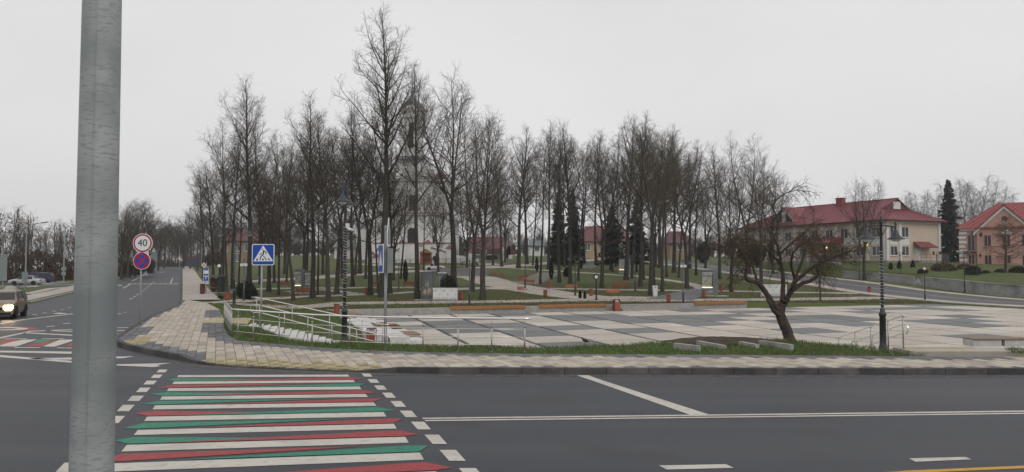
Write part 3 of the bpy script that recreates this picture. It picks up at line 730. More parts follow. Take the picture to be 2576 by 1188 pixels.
for px, py, lab in DECKS:
    lev = {0: .34, 1: .18, 2: .34, 3: .5, 4: .18, 5: .18}[dk]; z = PZ + lev
    g = Vector(G(px, py, z + .06)) - PO; t = g.dot(E2); s0 = {0: -.72, 1: .0, 2: -.95, 3: -1.8, 4: .02, 5: .0}[dk] 
    d_ = thing('seat_deck', lab, 'seat', group='slatted decks on the white terrace')
    for k in range(5): stbox(MB(), s0 + k*.15, s0 + k*.15 + .135, t - .95, t + .95, z + .05, z + .09).build('slat', MT['deck'], d_)
    stbox(MB(), s0 + .02, s0 + .7, t - .7, t - .62, z + .002, z + .048).build('bearer', MT['bin_brown'], d_); stbox(MB(), s0 + .02, s0 + .7, t + .62, t + .7, z + .002, z + .048).build('bearer', MT['bin_brown'], d_); dk += 1
# ---- stair at the right end and its handrails
rs = thing('plaza_stair', 'pale stair behind the second garlanded lamp going down to the plaza', 'stairs')
ra = .06
for k in range(7):
    z = SWZ - .005 - (k + 1) * .147; y0 = 22.35 + k * .37
    MB().bbox(11.25, 13.7, y0, y0 + .375, z - .4, z).build('step', MT['kerb_light'], rs)
MB().prism([(11.4, 21.9), (13.4, 21.9), (13.4, 22.345), (11.4, 22.345)], -.2, SWZ + .009).build('tactile_strip', MT['tactile'], rs); MB().prism([(11.2, 21.2), (17.6, 21.25), (16.0, 21.75), (13.7, 22.34), (11.2, 22.34)], -.2, SWZ + .002).build('landing', MT['path'], rs)
ws = MB(); ws.prism([(11.12, 21.2), (11.24, 21.2), (11.24, 25.2), (11.12, 25.2)], -1.1, 0, 0, [SWZ + .02, SWZ + .02, -.85, -.85]); ws.build('side_wall', MT['concrete'], rs)
def handrail(name, lab, a, b, posts, heights, ext=.3, loop=True, group=None):
    """a slanting rail from a to b (x, y, ground z), posts at fractions, rails at the given heights"""
    h = thing(name, lab, 'handrail', group=group)
    a, b = Vector(a), Vector(b); dr_ = (b - a).normalized()
    for u in posts:
        p = a.lerp(b, u); MB().tube([p + Vector((0,0,-.08)), p + Vector((0,0,max(heights)))], .021, 8).build('post', MT['steel_post'], h, True)
    for hh in heights:
        hd = Vector((dr_.x, dr_.y, 0)).normalized()
        pts = [a - hd * ext + Vector((0,0,hh)), a + Vector((0,0,hh)), b + Vector((0,0,hh)), b + hd * ext + Vector((0,0,hh))]
        MB().tube(pts, .022, 8).build('rail', MT['steel'], h, True)
    if loop and len(heights) > 1:
        e = b + hd * ext; s_ = a - hd * ext
        for q_ in (e, s_):
            z0, z1 = min(heights), max(heights); sg = 1 if q_ is e else -1
            MB().tube([q_ + Vector((0,0,z0)), q_ + hd*sg*.1 + Vector((0,0,z0+.07)), q_ + hd*sg*.1 + Vector((0,0,z1-.07)), q_ + Vector((0,0,z1))], .022, 8).build('rail_end', MT['steel'], h, True)
    return h
handrail('stair_handrail', 'double steel handrail on the near side of the white stair', (A1[0] + .6, A1[1] - .5, SWZ), (-5.05, 28.9, PZ), (0, .22, .42, .62, .82, .97), (.5, .8), .35, True, 'handrails of the white stair')
handrail('stair_handrail', 'single steel handrail on the far side of the white stair', (A2[0] + .1, A2[1] + .2, SWZ), (-5.5, 32.2, PZ), (0, .3, .6, .85, 1), (.95,), .3, True, 'handrails of the white stair')
handrail('stair_handrail', 'upper steel handrail crossing behind the second garlanded lamp', (11.2, 26.1, PZ), (11.32, 21.95, SWZ), (.02, .3, .55, .8, 1), (.95,), .15, True, 'handrails of the plaza stair')
handrail('stair_handrail', 'lower double steel handrail with looped end beside the second garlanded lamp', (11.75, 26.0, PZ), (11.6, 22.5, SWZ - .15), (.05, .4, .72, 1), (.55, .82), .2, True, 'handrails of the plaza stair')
# ---- guard railing along the pavement
RP = [(598.5, 848), (637, 852), (702, 860), (785, 869), (879, 875), (969, 879), (1064, 881), (1152, 883), (1237, 884), (1320, 885)]
RPW = [Vector((*G(x, y, SWZ), SWZ - .02)) for x, y in RP]
RPW[0:0] = [Vector((*G(582, 846, SWZ), SWZ - .02))]
gr = thing('guard_railing', 'long stainless guard railing with three thin bars along the pavement edge', 'railing')
for p in RPW[1:]:
    mb = MB(); mb.tube([p + Vector((0,0,-.1)), p + Vector((0,0,.72))], .021, 8); mb.tube([p + Vector((0,0,.72)), p + Vector((0,0,.93))], .009, 6)
    mb.lathe([(.05, 0), (.05, .012), (.02, .02)], 10, (p.x, p.y, p.z + .005)); mb.box((p.x, p.y, p.z + .72), (.05, .05, .06)); mb.build('post', MT['steel_post'], gr, True)
end = RPW[-1] + (RPW[-1] - RPW[-2]).normalized() * .17
MB().tube([p + Vector((0,0,.94)) for p in RPW] + [end + Vector((0,0,.94))], .027, 10).build('top_rail', MT['steel'], gr, True)
for hh in (.2, .42, .64): MB().tube([p + Vector((0,0,hh)) for p in RPW], .009, 6).build('bar', MT['steel'], gr, True)
g2 = thing('guard_railing', 'short stainless guard railing running away beside the grey paving, seen end on', 'railing')
ea, eb = RPW[0], Vector((-12.0, 31.6, SWZ - .02))
for k in range(9):
    p = ea.lerp(eb, k / 8); MB().tube([p + Vector((0,0,-.1)), p + Vector((0,0,.93))], .021, 8).build('post', MT['steel_post'], g2, True)
MB().tube([ea + Vector((0,0,.94)), eb + Vector((0,0,.98))], .027, 10).build('top_rail', MT['steel_post'], g2, True)
for hh in (.2, .42, .64): MB().tube([ea + Vector((0,0,hh)), eb + Vector((0,0,hh))], .012, 6).build('bar', MT['steel_post'], g2, True)
# ---- low concrete fins by the twisted tree
fz = SWZ + .12
FIN = [[(1756, 857), (1822, 869)], [(1863, 859), (1905, 866.5)], [(1912, 856), (1992, 867)], [(1698, 863), (1758, 870)]]
for k, (a, b) in enumerate(FIN):
    a, b = Vector(G(*a, fz)), Vector(G(*b, fz)); t = (b - a).normalized(); n = Vector((-t.y, t.x)) * .07
    lab = ['concrete fin wall beside the bare soil patch, second nearest the plaza slabs', 'shortest concrete fin wall in the middle of the soil patch', 'longest concrete fin wall, closest to the twisted tree', 'lowest concrete fin wall at the plaza end of the row'][k]
    fw = thing('fin_wall', lab, 'wall', group='concrete fin walls in the bank')
    r = [tuple(a + n), tuple(a - n), tuple(b - n), tuple(b + n)]
    if area(r) < 0: r = r[::-1]
    MB().prism(r, -.5, fz).build('wall', MT['concrete'], fw)
sp = MB(); c0 = Vector(G(1820, 857, .2))
vs = []; 
for i in range(9):
    for j in range(24):
        a = 2*PI*j/24; rr = i/8; rr2 = rr*(1 + .15*math.sin(3*a + 1))
        vs.append((c0.x + math.cos(a)*1.9*rr2, c0.y + .3 + math.sin(a)*.75*rr2, .13 + .16*math.cos(rr*PI/2) + rng.uniform(-.015, .015)))
sp.add(vs, [(i*24+j, i*24+(j+1) % 24, (i+1)*24+(j+1) % 24, (i+1)*24+j) for i in range(8) for j in range(24)])
tag(sp.build('soil', MT['soil'], None, True), kind='stuff')
d_ = thing('seat_deck', 'narrow brown timber seat at the picture edge beside the grass', 'seat', (15.1, 23.6, 0), .05)
for k in range(4): MB().box((0, -.22 + k*.15, .27), (1.9, .13, .035)).build('slat', MT['deck'], d_)
for sx in (-.5, .5): MB().box((sx, 0, .15), (.9, .5, .2)).build('bearer', MT['concrete_white'], d_)
# ------------------------------------------------------------------ garlanded lamp posts
def garland_lamp(lab, loc, H, arm, rz, ped, g0, g1, cams=None, fin=1.0, gk=1.0):
    sk = 1.0 if fin < 1.5 else 1.35
    t = thing('lamp_post', lab, 'lamp', loc, rz, 'garlanded lamp posts around the plaza')
    MB().lathe([(.13, -.2), (.13, .05), (.11, .07), (.115, .16), (.095, .2), (.09, .3), (.085, ped*.9), (.1, ped*.91), (.108, ped*.96), (.075, ped*.99), (.06, ped*1.06), (.045, ped*1.1)], 12).build('pedestal', MT['iron'], t, True)
    MB().lathe([(.042*sk, ped), (.038*sk, H*.6), (.034*sk, H*.955), (.05, H*.958), (.03, H*.965), (.045, H*.975), (.012, H*.99), (.03, H*.995), (.004, H)], 10).build('shaft', MT['iron'], t, True)
    za = H*.935
    MB().tube([(-arm, 0, za - .05), (-arm*.5, 0, za - .01), (0, 0, za), (arm*.5, 0, za - .01), (arm, 0, za - .05)], .02, 8).build('cross_arm', MT['iron'], t, True)
    for sx in (-1, 1):
        br = MB(); br.tube([(sx*.03, 0, za - .28), (sx*.14, 0, za - .12), (sx*arm*.45, 0, za - .02)], .012, 6); br.build('bracket', MT['iron'], t, True)
        b = MB(); zb = za - .07
        b.lathe([(.004, .19*fin), (.02, .18*fin), (.014, .165*fin), (.036, .15*fin), (.02, .13*fin), (.042, .105*fin), (.02, .06), (.03, .02), (.03, -.06), (.055, -.07), (.06, -.13), (.085, -.15), (.1, -.2), (.13, -.24), (.23, -.315), (.235, -.33), (.22, -.33)], 16, (sx*arm, 0, zb))
        hd = b.build('lantern', MT['iron'], t, True)
        MB().lathe([(.15, -.325), (.13, -.36), (.08, -.39), (.01, -.405)], 14, (sx*arm, 0, zb)).build('bowl', MT['lens'], hd, True)
    pts = []; n = int((g1 - g0) / .085)
    ph = 0
    for i in range(n * 10):
        ph += .628 * rng.uniform(.8, 1.2); u = i / (n * 10); r = (.052 + .012 * math.sin(i * .37))*gk
        pts.append((math.cos(ph) * r, math.sin(ph) * r, g1 + (g0 - g1) * u + .012*math.sin(i*1.3)))
    MB().tube(pts, .0095*gk, 4).build('garland', MT['garland'], t)
    if cams:
        c = MB(); c.box((.02, -.07, cams), (.19, .1, .14)); c.build('junction_box', MT['white'], t)
        for sx in (-1, 1): MB().tube([(sx*.1, -.1, cams - .1), (sx*.26, -.2, cams - .14)], .045, 10).build('camera', MT['white'], t, True)
    return t
def vfix(px, py_base, d): x, y, z = at(px, py_base, d); return (x, y, z)
garland_lamp('garlanded lamp with camera boxes beside the white stair, its two lanterns in line', vfix(866, 868, 24.0), 5.22, .55, math.radians(93), 1.12, 1.15, 3.75, 3.78, 2.3, 1.1)
garland_lamp('shorter garlanded lamp with spread lanterns on the grass tip beside the plaza stair', vfix(2222, 886, 21.6), 3.86, .46, math.radians(8), 1.14, 1.15, 2.9)
bx, by, bz = TP(588.7, 772)
garland_lamp('garlanded double lamp by the round dark bush and the left street', (bx, by, bz), 210*by/1900*1.0, .88, math.radians(4), 1.0, 1.6, 3.9)
# ------------------------------------------------------------------ the steel pole in front of the camera
pl_ = thing('steel_pole', 'big galvanised steel pole close by, cut by the picture top and bottom', 'pole')
px_, py_ = -1.705, 3.1
n = 40; prof = [(.094, .0), (.0895, 1.05), (.0755, 3.4), (.055, 9.0)]
MB().lathe([(.0895 - .0045*z_, z_) for z_ in np.linspace(0, 9, 46)], n, (px_, py_, 0)).build('shaft', MT['galv'], pl_, True)
sv = MB(); a = math.radians(-77)
sv.tube([(px_ + math.cos(a)*(.0895 - .0045*z_), py_ + math.sin(a)*(.0895 - .0045*z_), z_) for z_ in np.linspace(.1, 8.9, 30)], .0035, 6).build('weld_seam', MT['galv'], pl_, True)
MB().lathe([(.2, -.02), (.2, .02), (.1, .025)], 20, (px_, py_, 0)).build('base_plate', MT['galv_plain'], pl_)
tag(MB().prism([(-60, -13.9), (40, -13.9), (40, 5.3), (-60, 5.3)], -.2, .0035).build('near_pavement', MT['path_grey']), kind='structure')
# ------------------------------------------------------------------ traffic signs
def plate(parent, name, outline, c, yaw, layers, depth=.02):
    """outline and layers are in the plate's own plane (u to the right, v up), c its centre, yaw turns it about z"""
    ca, sa_ = math.cos(yaw), math.sin(yaw)
    W = lambda u, v, o: (c[0] + u*ca + o*sa_, c[1] + u*sa_ - o*ca, c[2] + v)
    mb = MB(); n = len(outline)
    vs = [W(u, v, 0) for u, v in outline] + [W(u, v, -depth) for u, v in outline]
    mb.add(vs, [tuple(range(n)), tuple(range(2*n-1, n-1, -1))] + [(i, i+n, (i+1) % n + n, (i+1) % n) for i in range(n)])
    base = mb.build(name, MT[layers[0]], parent)
    for k, (nm, mat_, polys) in enumerate(layers[1:]):
        mb = MB()
        for pg in polys: mb.poly([W(u, v, .002 + .0015*k) for u, v in pg])
        mb.build(nm, MT[mat_], base)
    MB().poly([W(u*.98, v*.98, -depth - .002) for u, v in outline][::-1]).build('back', MT['sign_back'], base)
    return base
def rrect(w_, h_, r, n=4):
    out = []
    for cx, cy, a0 in ((w_/2-r, h_/2-r, 0), (-w_/2+r, h_/2-r, 90), (-w_/2+r, -h_/2+r, 180), (w_/2-r, -h_/2+r, 270)):
        out += [(cx + r*math.cos(math.radians(a0 + 90*i/n)), cy + r*math.sin(math.radians(a0 + 90*i/n))) for i in range(n+1)]
    return out
def circ(r, n=32, sx=1.0): return [(sx*r*math.cos(2*PI*i/n), r*math.sin(2*PI*i/n)) for i in range(n)]
def glyphs(txt, size, mat_, parent, origin, yaw, name='lettering', align='CENTER'):
    cu = bpy.data.curves.new(name, 'FONT'); cu.body = txt; cu.size = size; cu.align_x = align; cu.align_y = 'CENTER'
    o = bpy.data.objects.new(name, cu); COL.objects.link(o)
    dg = bpy.context.evaluated_depsgraph_get(); me = bpy.data.meshes.new_from_object(o.evaluated_get(dg))
    bpy.data.objects.remove(o); me.materials.clear(); me.materials.append(MT[mat_])
    o = link(name, me, parent); o.matrix_local = Matrix.Translation(origin) @ Matrix.Rotation(yaw, 4, 'Z') @ Matrix.Rotation(PI/2, 4, 'X'); return o
def post(parent, x, y, z0, z1, r=.03, mat_='galv_plain'):
    mb = MB(); mb.tube([(x, y, z0 - .2), (x, y, z1)], r, 10); mb.lathe([(r*1.5, z0), (r*1.5, z0+.03), (r, z0+.04)], 10, (x, y, 0)); return mb.build('post', MT[mat_], parent, True)
# crossing sign
x, y, z = at(656, 850, 27.0); zc = at(661, 641, 27.0)[2]; s_ = .795
sg = thing('crossing_sign', 'square blue pedestrian crossing sign on a grey post behind the railing', 'sign')
post(sg, x, y, z, zc + .3)
K = s_ / 750.0; U = lambda px, py: ((px - 705) * K, (680 - py) * K)
fig = [[U(655,495), U(668,478), U(690,480), U(700,497), U(690,515), U(668,517)],
       [U(690,545), U(725,535), U(750,545), U(820,600), U(818,668), U(795,672), U(795,612), U(740,580), U(735,660), U(720,690), U(645,760), U(618,865), U(585,868), U(612,745), U(690,655), U(695,600)],
       [U(585,675), U(640,620), U(662,640), U(605,692)], [U(708,735), U(735,725), U(835,850), U(805,862)],
       [U(462,882), U(500,810), U(545,808), U(520,882)], [U(672,872), U(680,812), U(720,812), U(730,872)], [U(860,805), U(895,800), U(945,862), U(905,870)]]
tri = [U(705,362), U(1045,900), U(383,905)]
plate(sg, 'plate', rrect(s_, s_*.95, .06), (x + .06, y - .05, zc), math.radians(2),
      ['sign_white', ('blue_field', 'sign_blue', [rrect(s_*.93, s_*.88, .04)]), ('white_triangle', 'sign_white', [tri]), ('pedestrian_figure', 'black', fig)])
for dz_ in (.2, -.2): MB().box((x + .03, y - .015, zc + dz_), (.3, .03, .03)).build('clamp', MT['galv_plain'], sg)
# speed limit and no stopping signs on one post
x, y, z = *G(352, 822, .1), .1; d_ = y
sp_ = thing('sign_post', 'grey post at the street corner with a 40 limit and a no stopping disc', 'sign')
z1 = at(358, 612, d_)[2]; z2 = at(357, 656.5, d_)[2]
post(sp_, x, y, z, z1 + .25)
r1, r2 = 24 * d_ / 1900, 21.8 * d_ / 1900; off = 4.5 * d_ / 1900
b1 = plate(sp_, 'speed_limit_disc', circ(r1, sx=1.03), (x + off, y - .06, z1), 0, ['sign_white', ('red_ring', 'sign_red', [circ(r1*.94, sx=1.03)]), ('white_field', 'sign_white', [circ(r1*.78, sx=1.03)])])
glyphs('40', r1*1.02, 'black', b1, (x + off, y - .073, z1), 0, 'numeral')
ring = []
def quad_wedge(r, a): return [(r*.16*math.cos(a), r*.16*math.sin(a))] + [(r*math.cos(a + b), r*math.sin(a + b)) for b in np.linspace(-.6, .6, 9)]
plate(sp_, 'no_stopping_disc', circ(r2), (x + off - .02, y - .06, z2), 0, ['sign_white', ('red_ring', 'sign_red', [circ(r2*.95)]), ('blue_field', 'sign_blue', [quad_wedge(r2*.76, a) for a in (0, PI/2, PI, -PI/2)])])
# edge-on sign post by the railing
x, y, z = at(969, 878, 22.4); t = thing('sign_post', 'grey post on the grass strip with narrow edge-on signs and a grey box', 'sign')
zt = at(969, 567, 22.4)[2]; post(t, x, y, z, zt, .042)
ya = math.radians(74)
zc = at(963, 651, 22.4)[2]
plate(t, 'blue_plate', rrect(.7, .75*1.12, .04), (x - .1, y - .3, zc), math.radians(-69), ['sign_white', ('blue_field', 'sign_blue', [rrect(.64, .77, .03)]), ('white_triangle', 'sign_white', [[(-.25, -.2), (.25, -.2), (0, .25)]])])
zc = at(975, 590, 22.4)[2]
plate(t, 'tall_plate', [(-.3, -.35), (.3, -.35), (.3, .05), (0, .5), (-.3, .05)], (x + .09, y, zc), math.radians(91), ['sign_white', ('face', 'sign_back', [[(-.26, -.3), (.26, -.3), (.26, .03), (0, .42), (-.26, .03)]])])
zc = at(975, 656, 22.4)[2]; bx_ = MB(); bx_.box((x + .12, y - .04, zc), (.17, .3, .72), math.radians(15)); bx_.build('grey_box', MT['sign_back'], t)
for dz_ in (.2, -.1, .95): MB().box((x + .03, y, zc + dz_), (.16, .1, .025)).build('clamp', MT['galv_plain'], t)
# parking and bus signs up the left street
x, y, z = TP(518, 741); t = thing('sign_post', 'stack of blue parking and bus stop plates beside the left pavement', 'sign'); k = y / 1900
zz = lambda py: at(518, py, y)[2]
post(t, x, y, z, zz(660), .035)
plate(t, 'bus_plate', rrect(13*k, 11*k, .03), (x, y - .06, zz(679)), 0, ['sign_white', ('blue_field', 'sign_blue', [rrect(12*k, 3*k, .02), [(u, v + 3.4*k) for u, v in rrect(12*k, 3*k, .02)]])])
pb = plate(t, 'parking_plate', rrect(13.5*k, 23*k, .03), (x, y - .06, zz(696)), 0, ['sign_white', ('blue_field', 'sign_blue', [[(u, v - 5.5*k) for u, v in rrect(12*k, 10.5*k, .03)], [(u, v + 4.5*k) for u, v in rrect(12*k, 4.5*k, .02)]])])
glyphs('P', 9.5*k, 'sign_white', pb, (x, y - .075, zz(701.5)), 0, 'letter')
plate(t, 'lower_plate', rrect(13.5*k, 6*k, .03), (x, y - .06, zz(711.5)), 0, ['sign_white', ('bar', 'black', [rrect(8*k, 1.6*k, .01)])])
dm = 7*k; plate(t, 'priority_diamond', [(dm, 0), (0, dm), (-dm, 0), (0, -dm)], (x - 6*k, y - .02, zz(667.5)), 0, ['sign_white', ('yellow_field', 'sign_yellow', [[(dm*.62, 0), (0, dm*.62), (-dm*.62, 0), (0, -dm*.62)]])])
# ------------------------------------------------------------------ bare winter trees
class Tubes:
    def __init__(s): s.g = {}
    def add(s, pts, r, n): s.g.setdefault((len(pts), n), []).append((pts, r))
    def mesh(s, name, mat_, smooth_=True):
        V, Fq, b = [], [], 0
        for (k, n), items in s.g.items():
            P = np.array([i[0] for i in items], np.float32); R = np.array([i[1] for i in items], np.float32)
            T = np.empty_like(P); T[:, 1:-1] = P[:, 2:] - P[:, :-2]; T[:, 0] = P[:, 1] - P[:, 0]; T[:, -1] = P[:, -1] - P[:, -2]
            T /= np.maximum(np.linalg.norm(T, axis=2, keepdims=True), 1e-6)
            ref = np.where(np.abs(T[..., 2:3]) < .92, np.array([0, 0, 1.0]), np.array([1.0, 0, 0]))
            U = np.cross(T, ref); U /= np.maximum(np.linalg.norm(U, axis=2, keepdims=True), 1e-6); W = np.cross(T, U)
            a = 2*np.pi*np.arange(n)/n
            ring = P[:, :, None] + (U[:, :, None]*np.cos(a)[None, None, :, None] + W[:, :, None]*np.sin(a)[None, None, :, None]) * R[:, :, None, None]
            V.append(ring.reshape(-1, 3)); m_ = len(items)
            base = b + (np.arange(m_)[:, None, None]*k + np.arange(k-1)[None, :, None])*n
            c = np.arange(n)[None, None, :]; c2 = (c + 1) % n
            Fq.append(np.stack([base + c, base + c + n, base + c2 + n, base + c2], -1).reshape(-1, 4)); b += m_*k*n
        return mesh_np(name, np.concatenate(V), np.concatenate(Fq), mat_, smooth_)
def rv(R): 
    while True:
        v = Vector((R.uniform(-1,1), R.uniform(-1,1), R.uniform(-1,1)))
        if .05 < v.length < 1: return v.normalized()
def walkp(R, p, d, L, k, wob, up):
    pts = [p.copy()]
    for _ in range(k):
        d = (d + rv(R)*wob + Vector((0,0,up))).normalized(); p = p + d*(L/k); pts.append(p.copy())
    return pts
def along(pts, u):
    f = u*(len(pts)-1); i = min(int(f), len(pts)-2); return pts[i].lerp(pts[i+1], f-i), (pts[i+1]-pts[i]).normalized()
def taper(r0, r1, k, pw=1.0): return [r0 + (r1-r0)*(i/k)**pw for i in range(k+1)]
def side(R, t, ang, az=None):
    az = R.uniform(0, 2*PI) if az is None else az
    ref = Vector((0,0,1)) if abs(t.z) < .95 else Vector((1,0,0))
    u = t.cross(ref).normalized(); v = t.cross(u)
    return (t*math.cos(ang) + (u*math.cos(az) + v*math.sin(az))*math.sin(ang)).normalized()
def bare_tree(seed, h=20, c0=.35, spread=.2, n1=34, r0=.24, leaders=1, fork=.45, up=.12, ang=(68, 28), dens=1.0, wob=.06, droop=0.0, mats=('bark', 'twig'), lean=.02, tw=1.0, shape=.75, limbs=0, limb_l=.36):
    R = random.Random(seed); tr_, cr = Tubes(), Tubes()
    main = walkp(R, Vector((0,0,-.3)), Vector((R.uniform(-lean,lean), R.uniform(-lean,lean), 1)), h+.3, 16, .035, .03)
    stems = []
    rr = [r0*1.45] + [max(r0*(1 - .93*(i/16)**.9), .02) for i in range(1, 17)]
    if leaders == 1:
        tr_.add(main, rr, 8); stems.append((main, rr, c0 + (.12 if limbs else 0)))
        for q_ in range(limbs):
            u = c0*.95 + (.82 - c0)*(q_ + R.uniform(0, .8))/limbs; p, t = along(main, u); L = h*limb_l*(.98 - .5*u)*R.uniform(.75, 1.1)
            s_ = walkp(R, p, side(R, t, math.radians(R.uniform(38, 60) - 14*u), 2.4*q_ + R.uniform(-.5,.5)), L, 9, .10, .055); r_ = taper(min(rr[min(int(u*16), 16)]*.6, .02 + L*.016), .015, 9, .85)
            tr_.add(s_, r_, 6); stems.append((s_, r_, .2))
    else:
        kf = max(3, int(fork*16)); tr_.add(main[:kf+1], rr[:kf+1], 8)
        for q_ in range(leaders):
            d = side(R, (main[kf]-main[kf-1]).normalized(), math.radians(R.uniform(10, 20)), 2*PI*q_/leaders + R.uniform(-.4,.4))
            L = (h - main[kf].z) * R.uniform(.8, 1.0)
            s_ = walkp(R, main[kf], d, L, 11, .05, .10); r_ = taper(rr[kf]*.74, .02, 11, .85); tr_.add(s_, r_, 7); stems.append((s_, r_, max(.08, (c0-fork)/(1-fork))))
        stems.append((main[:kf+1], rr[:kf+1], .86))
    gold = R.uniform(0, 6)
    for si, (s_, r_, cs) in enumerate(stems):
        n = int(n1 / (1 if len(stems) == 1 else len(stems)*.72)); last = leaders > 1 and si == len(stems)-1
        if limbs: n = int(n1*.55) if si == 0 else max(6, int(n1*.9/limbs))
        if last: n = 4
        for i in range(n):
            u = cs + (.985-cs)*(i + R.uniform(0,.9))/n; p, t = along(s_, u); gold += 2.4 + R.uniform(-.5,.5)
            g = min(1, max(0, (p.z/h - c0)/(1-c0+1e-6)))
            a = math.radians(ang[0] + (ang[1]-ang[0])*g + R.uniform(-9,9))
            L = spread*h*((.45 + .55*math.sin(PI*min(1, g*.9+.22)))*(1-shape*g*g*.8))*R.uniform(.55, 1.15)
            if last: L *= .6
            if limbs and si: L *= .62
            ra = min(r_[min(int(u*(len(r_)-1)), len(r_)-1)]*.55, .012 + L*.018)
            l1 = walkp(R, p, side(R, t, a, gold), L, 6, .10+wob, up); cr.add(l1, taper(ra, .011, 6), 5)
            n2 = int((L*1.7+2.5)*dens)
            for j in range(n2):
                v = .18 + .8*(j + R.uniform(0,.8))/n2; p2, t2 = along(l1, v)
                L2 = (.30*L*(1.05-v*.6) + .45)*R.uniform(.6,1.2)
                l2 = walkp(R, p2, side(R, t2, math.radians(R.uniform(28,60))), L2, 4, .14, up*.8 - droop*.5); cr.add(l2, taper(max(.007, ra*.4*(1-v*.5)), .006*tw, 4), 4)
                n3 = int((L2*3.0+1.5)*dens)
                for q_ in range(n3):
                    x = .15 + .85*(q_ + R.uniform(0,.8))/n3; p3, t3 = along(l2, x); L3 = R.uniform(.3,.85)*(1 + droop*1.4)
                    l3 = walkp(R, p3, side(R, t3, math.radians(R.uniform(25,65))), L3, 2, .18, .10 - droop); cr.add(l3, [.0065*tw, .005*tw, .003*tw], 3)
                    if R.random() < .55*dens:
                        p4, t4 = along(l3, R.uniform(.3,.8)); l4 = walkp(R, p4, side(R, t4, .8), R.uniform(.15,.4), 1, .1, -droop*.5); cr.add(l4, [.005*tw, .003*tw], 3)
    return tr_.mesh('trunk', MT[mats[0]]), cr.mesh('crown', MT[mats[1]])
def tree_proto(name, meshes, label, cat='tree'):
    t = thing(name, label, cat); link('trunk', meshes[0], t); link('crown', meshes[1], t); return Placer(t)
VAR = {}
specs = {'slim': dict(seed=11, h=20, c0=.42, spread=.12, n1=44, r0=.22, limbs=8), 'slim2': dict(limbs=6, seed=12, h=20, c0=.48, spread=.15, n1=32, r0=.2, lean=.05),
         'oval': dict(seed=13, h=20, c0=.38, spread=.13, n1=48, r0=.26, limbs=10, limb_l=.42), 'fork': dict(seed=14, h=19, c0=.42, spread=.17, n1=38, r0=.24, leaders=2, fork=.36),
         'fork3': dict(seed=15, h=19, c0=.45, spread=.17, n1=42, r0=.26, leaders=3, fork=.4), 'wide': dict(seed=16, h=18, c0=.3, spread=.2, n1=44, r0=.26, up=.16, leaders=3, fork=.36),
         'thin': dict(seed=17, h=19, c0=.5, spread=.12, n1=32, r0=.15, lean=.07, leaders=2, fork=.6), 'thin2': dict(limbs=5, seed=18, h=17, c0=.34, spread=.13, n1=30, r0=.13, lean=.06),
         'broom': dict(seed=19, h=18, c0=.33, spread=.2, n1=40, r0=.22, leaders=3, fork=.3, ang=(45, 22), up=.2),
         'round': dict(seed=20, h=16, c0=.28, spread=.19, n1=46, r0=.22, leaders=4, fork=.34), 'moss': dict(seed=21, h=18, c0=.36, spread=.21, n1=36, r0=.24, mats=('bark', 'twig_green'), leaders=2, fork=.44)}
for sp_ in specs.values(): sp_.update(r0=sp_['r0']*1.18, n1=int(sp_['n1']*1.5), spread=sp_['spread']*1.62, c0=sp_['c0']*.8, dens=1.12, tw=1.2, wob=.10, shape=.5, up=.11)
for k, sp_ in specs.items(): VAR[k] = (tree_proto('bare_tree', bare_tree(**sp_), 'bare tree'), sp_['h'])
GRP = 'bare trees in the park'
def tree(kind, px, py, top, label, rz=None, sx=1.0, group=GRP, tilt=0.0):
    pl, h = VAR[kind]; x, y, z = TP(px, py)
    zt = at(px, top, y)[2]; s_ = (zt - z) / h
    return pl(label, (x, y, z - .05), rng.uniform(0, 6.28) if rz is None else rz, (s_*sx*.5 + .5*sx*min(s_, 1.15), s_*sx*.5 + .5*sx*min(s_, 1.15), s_), group, (0, tilt))
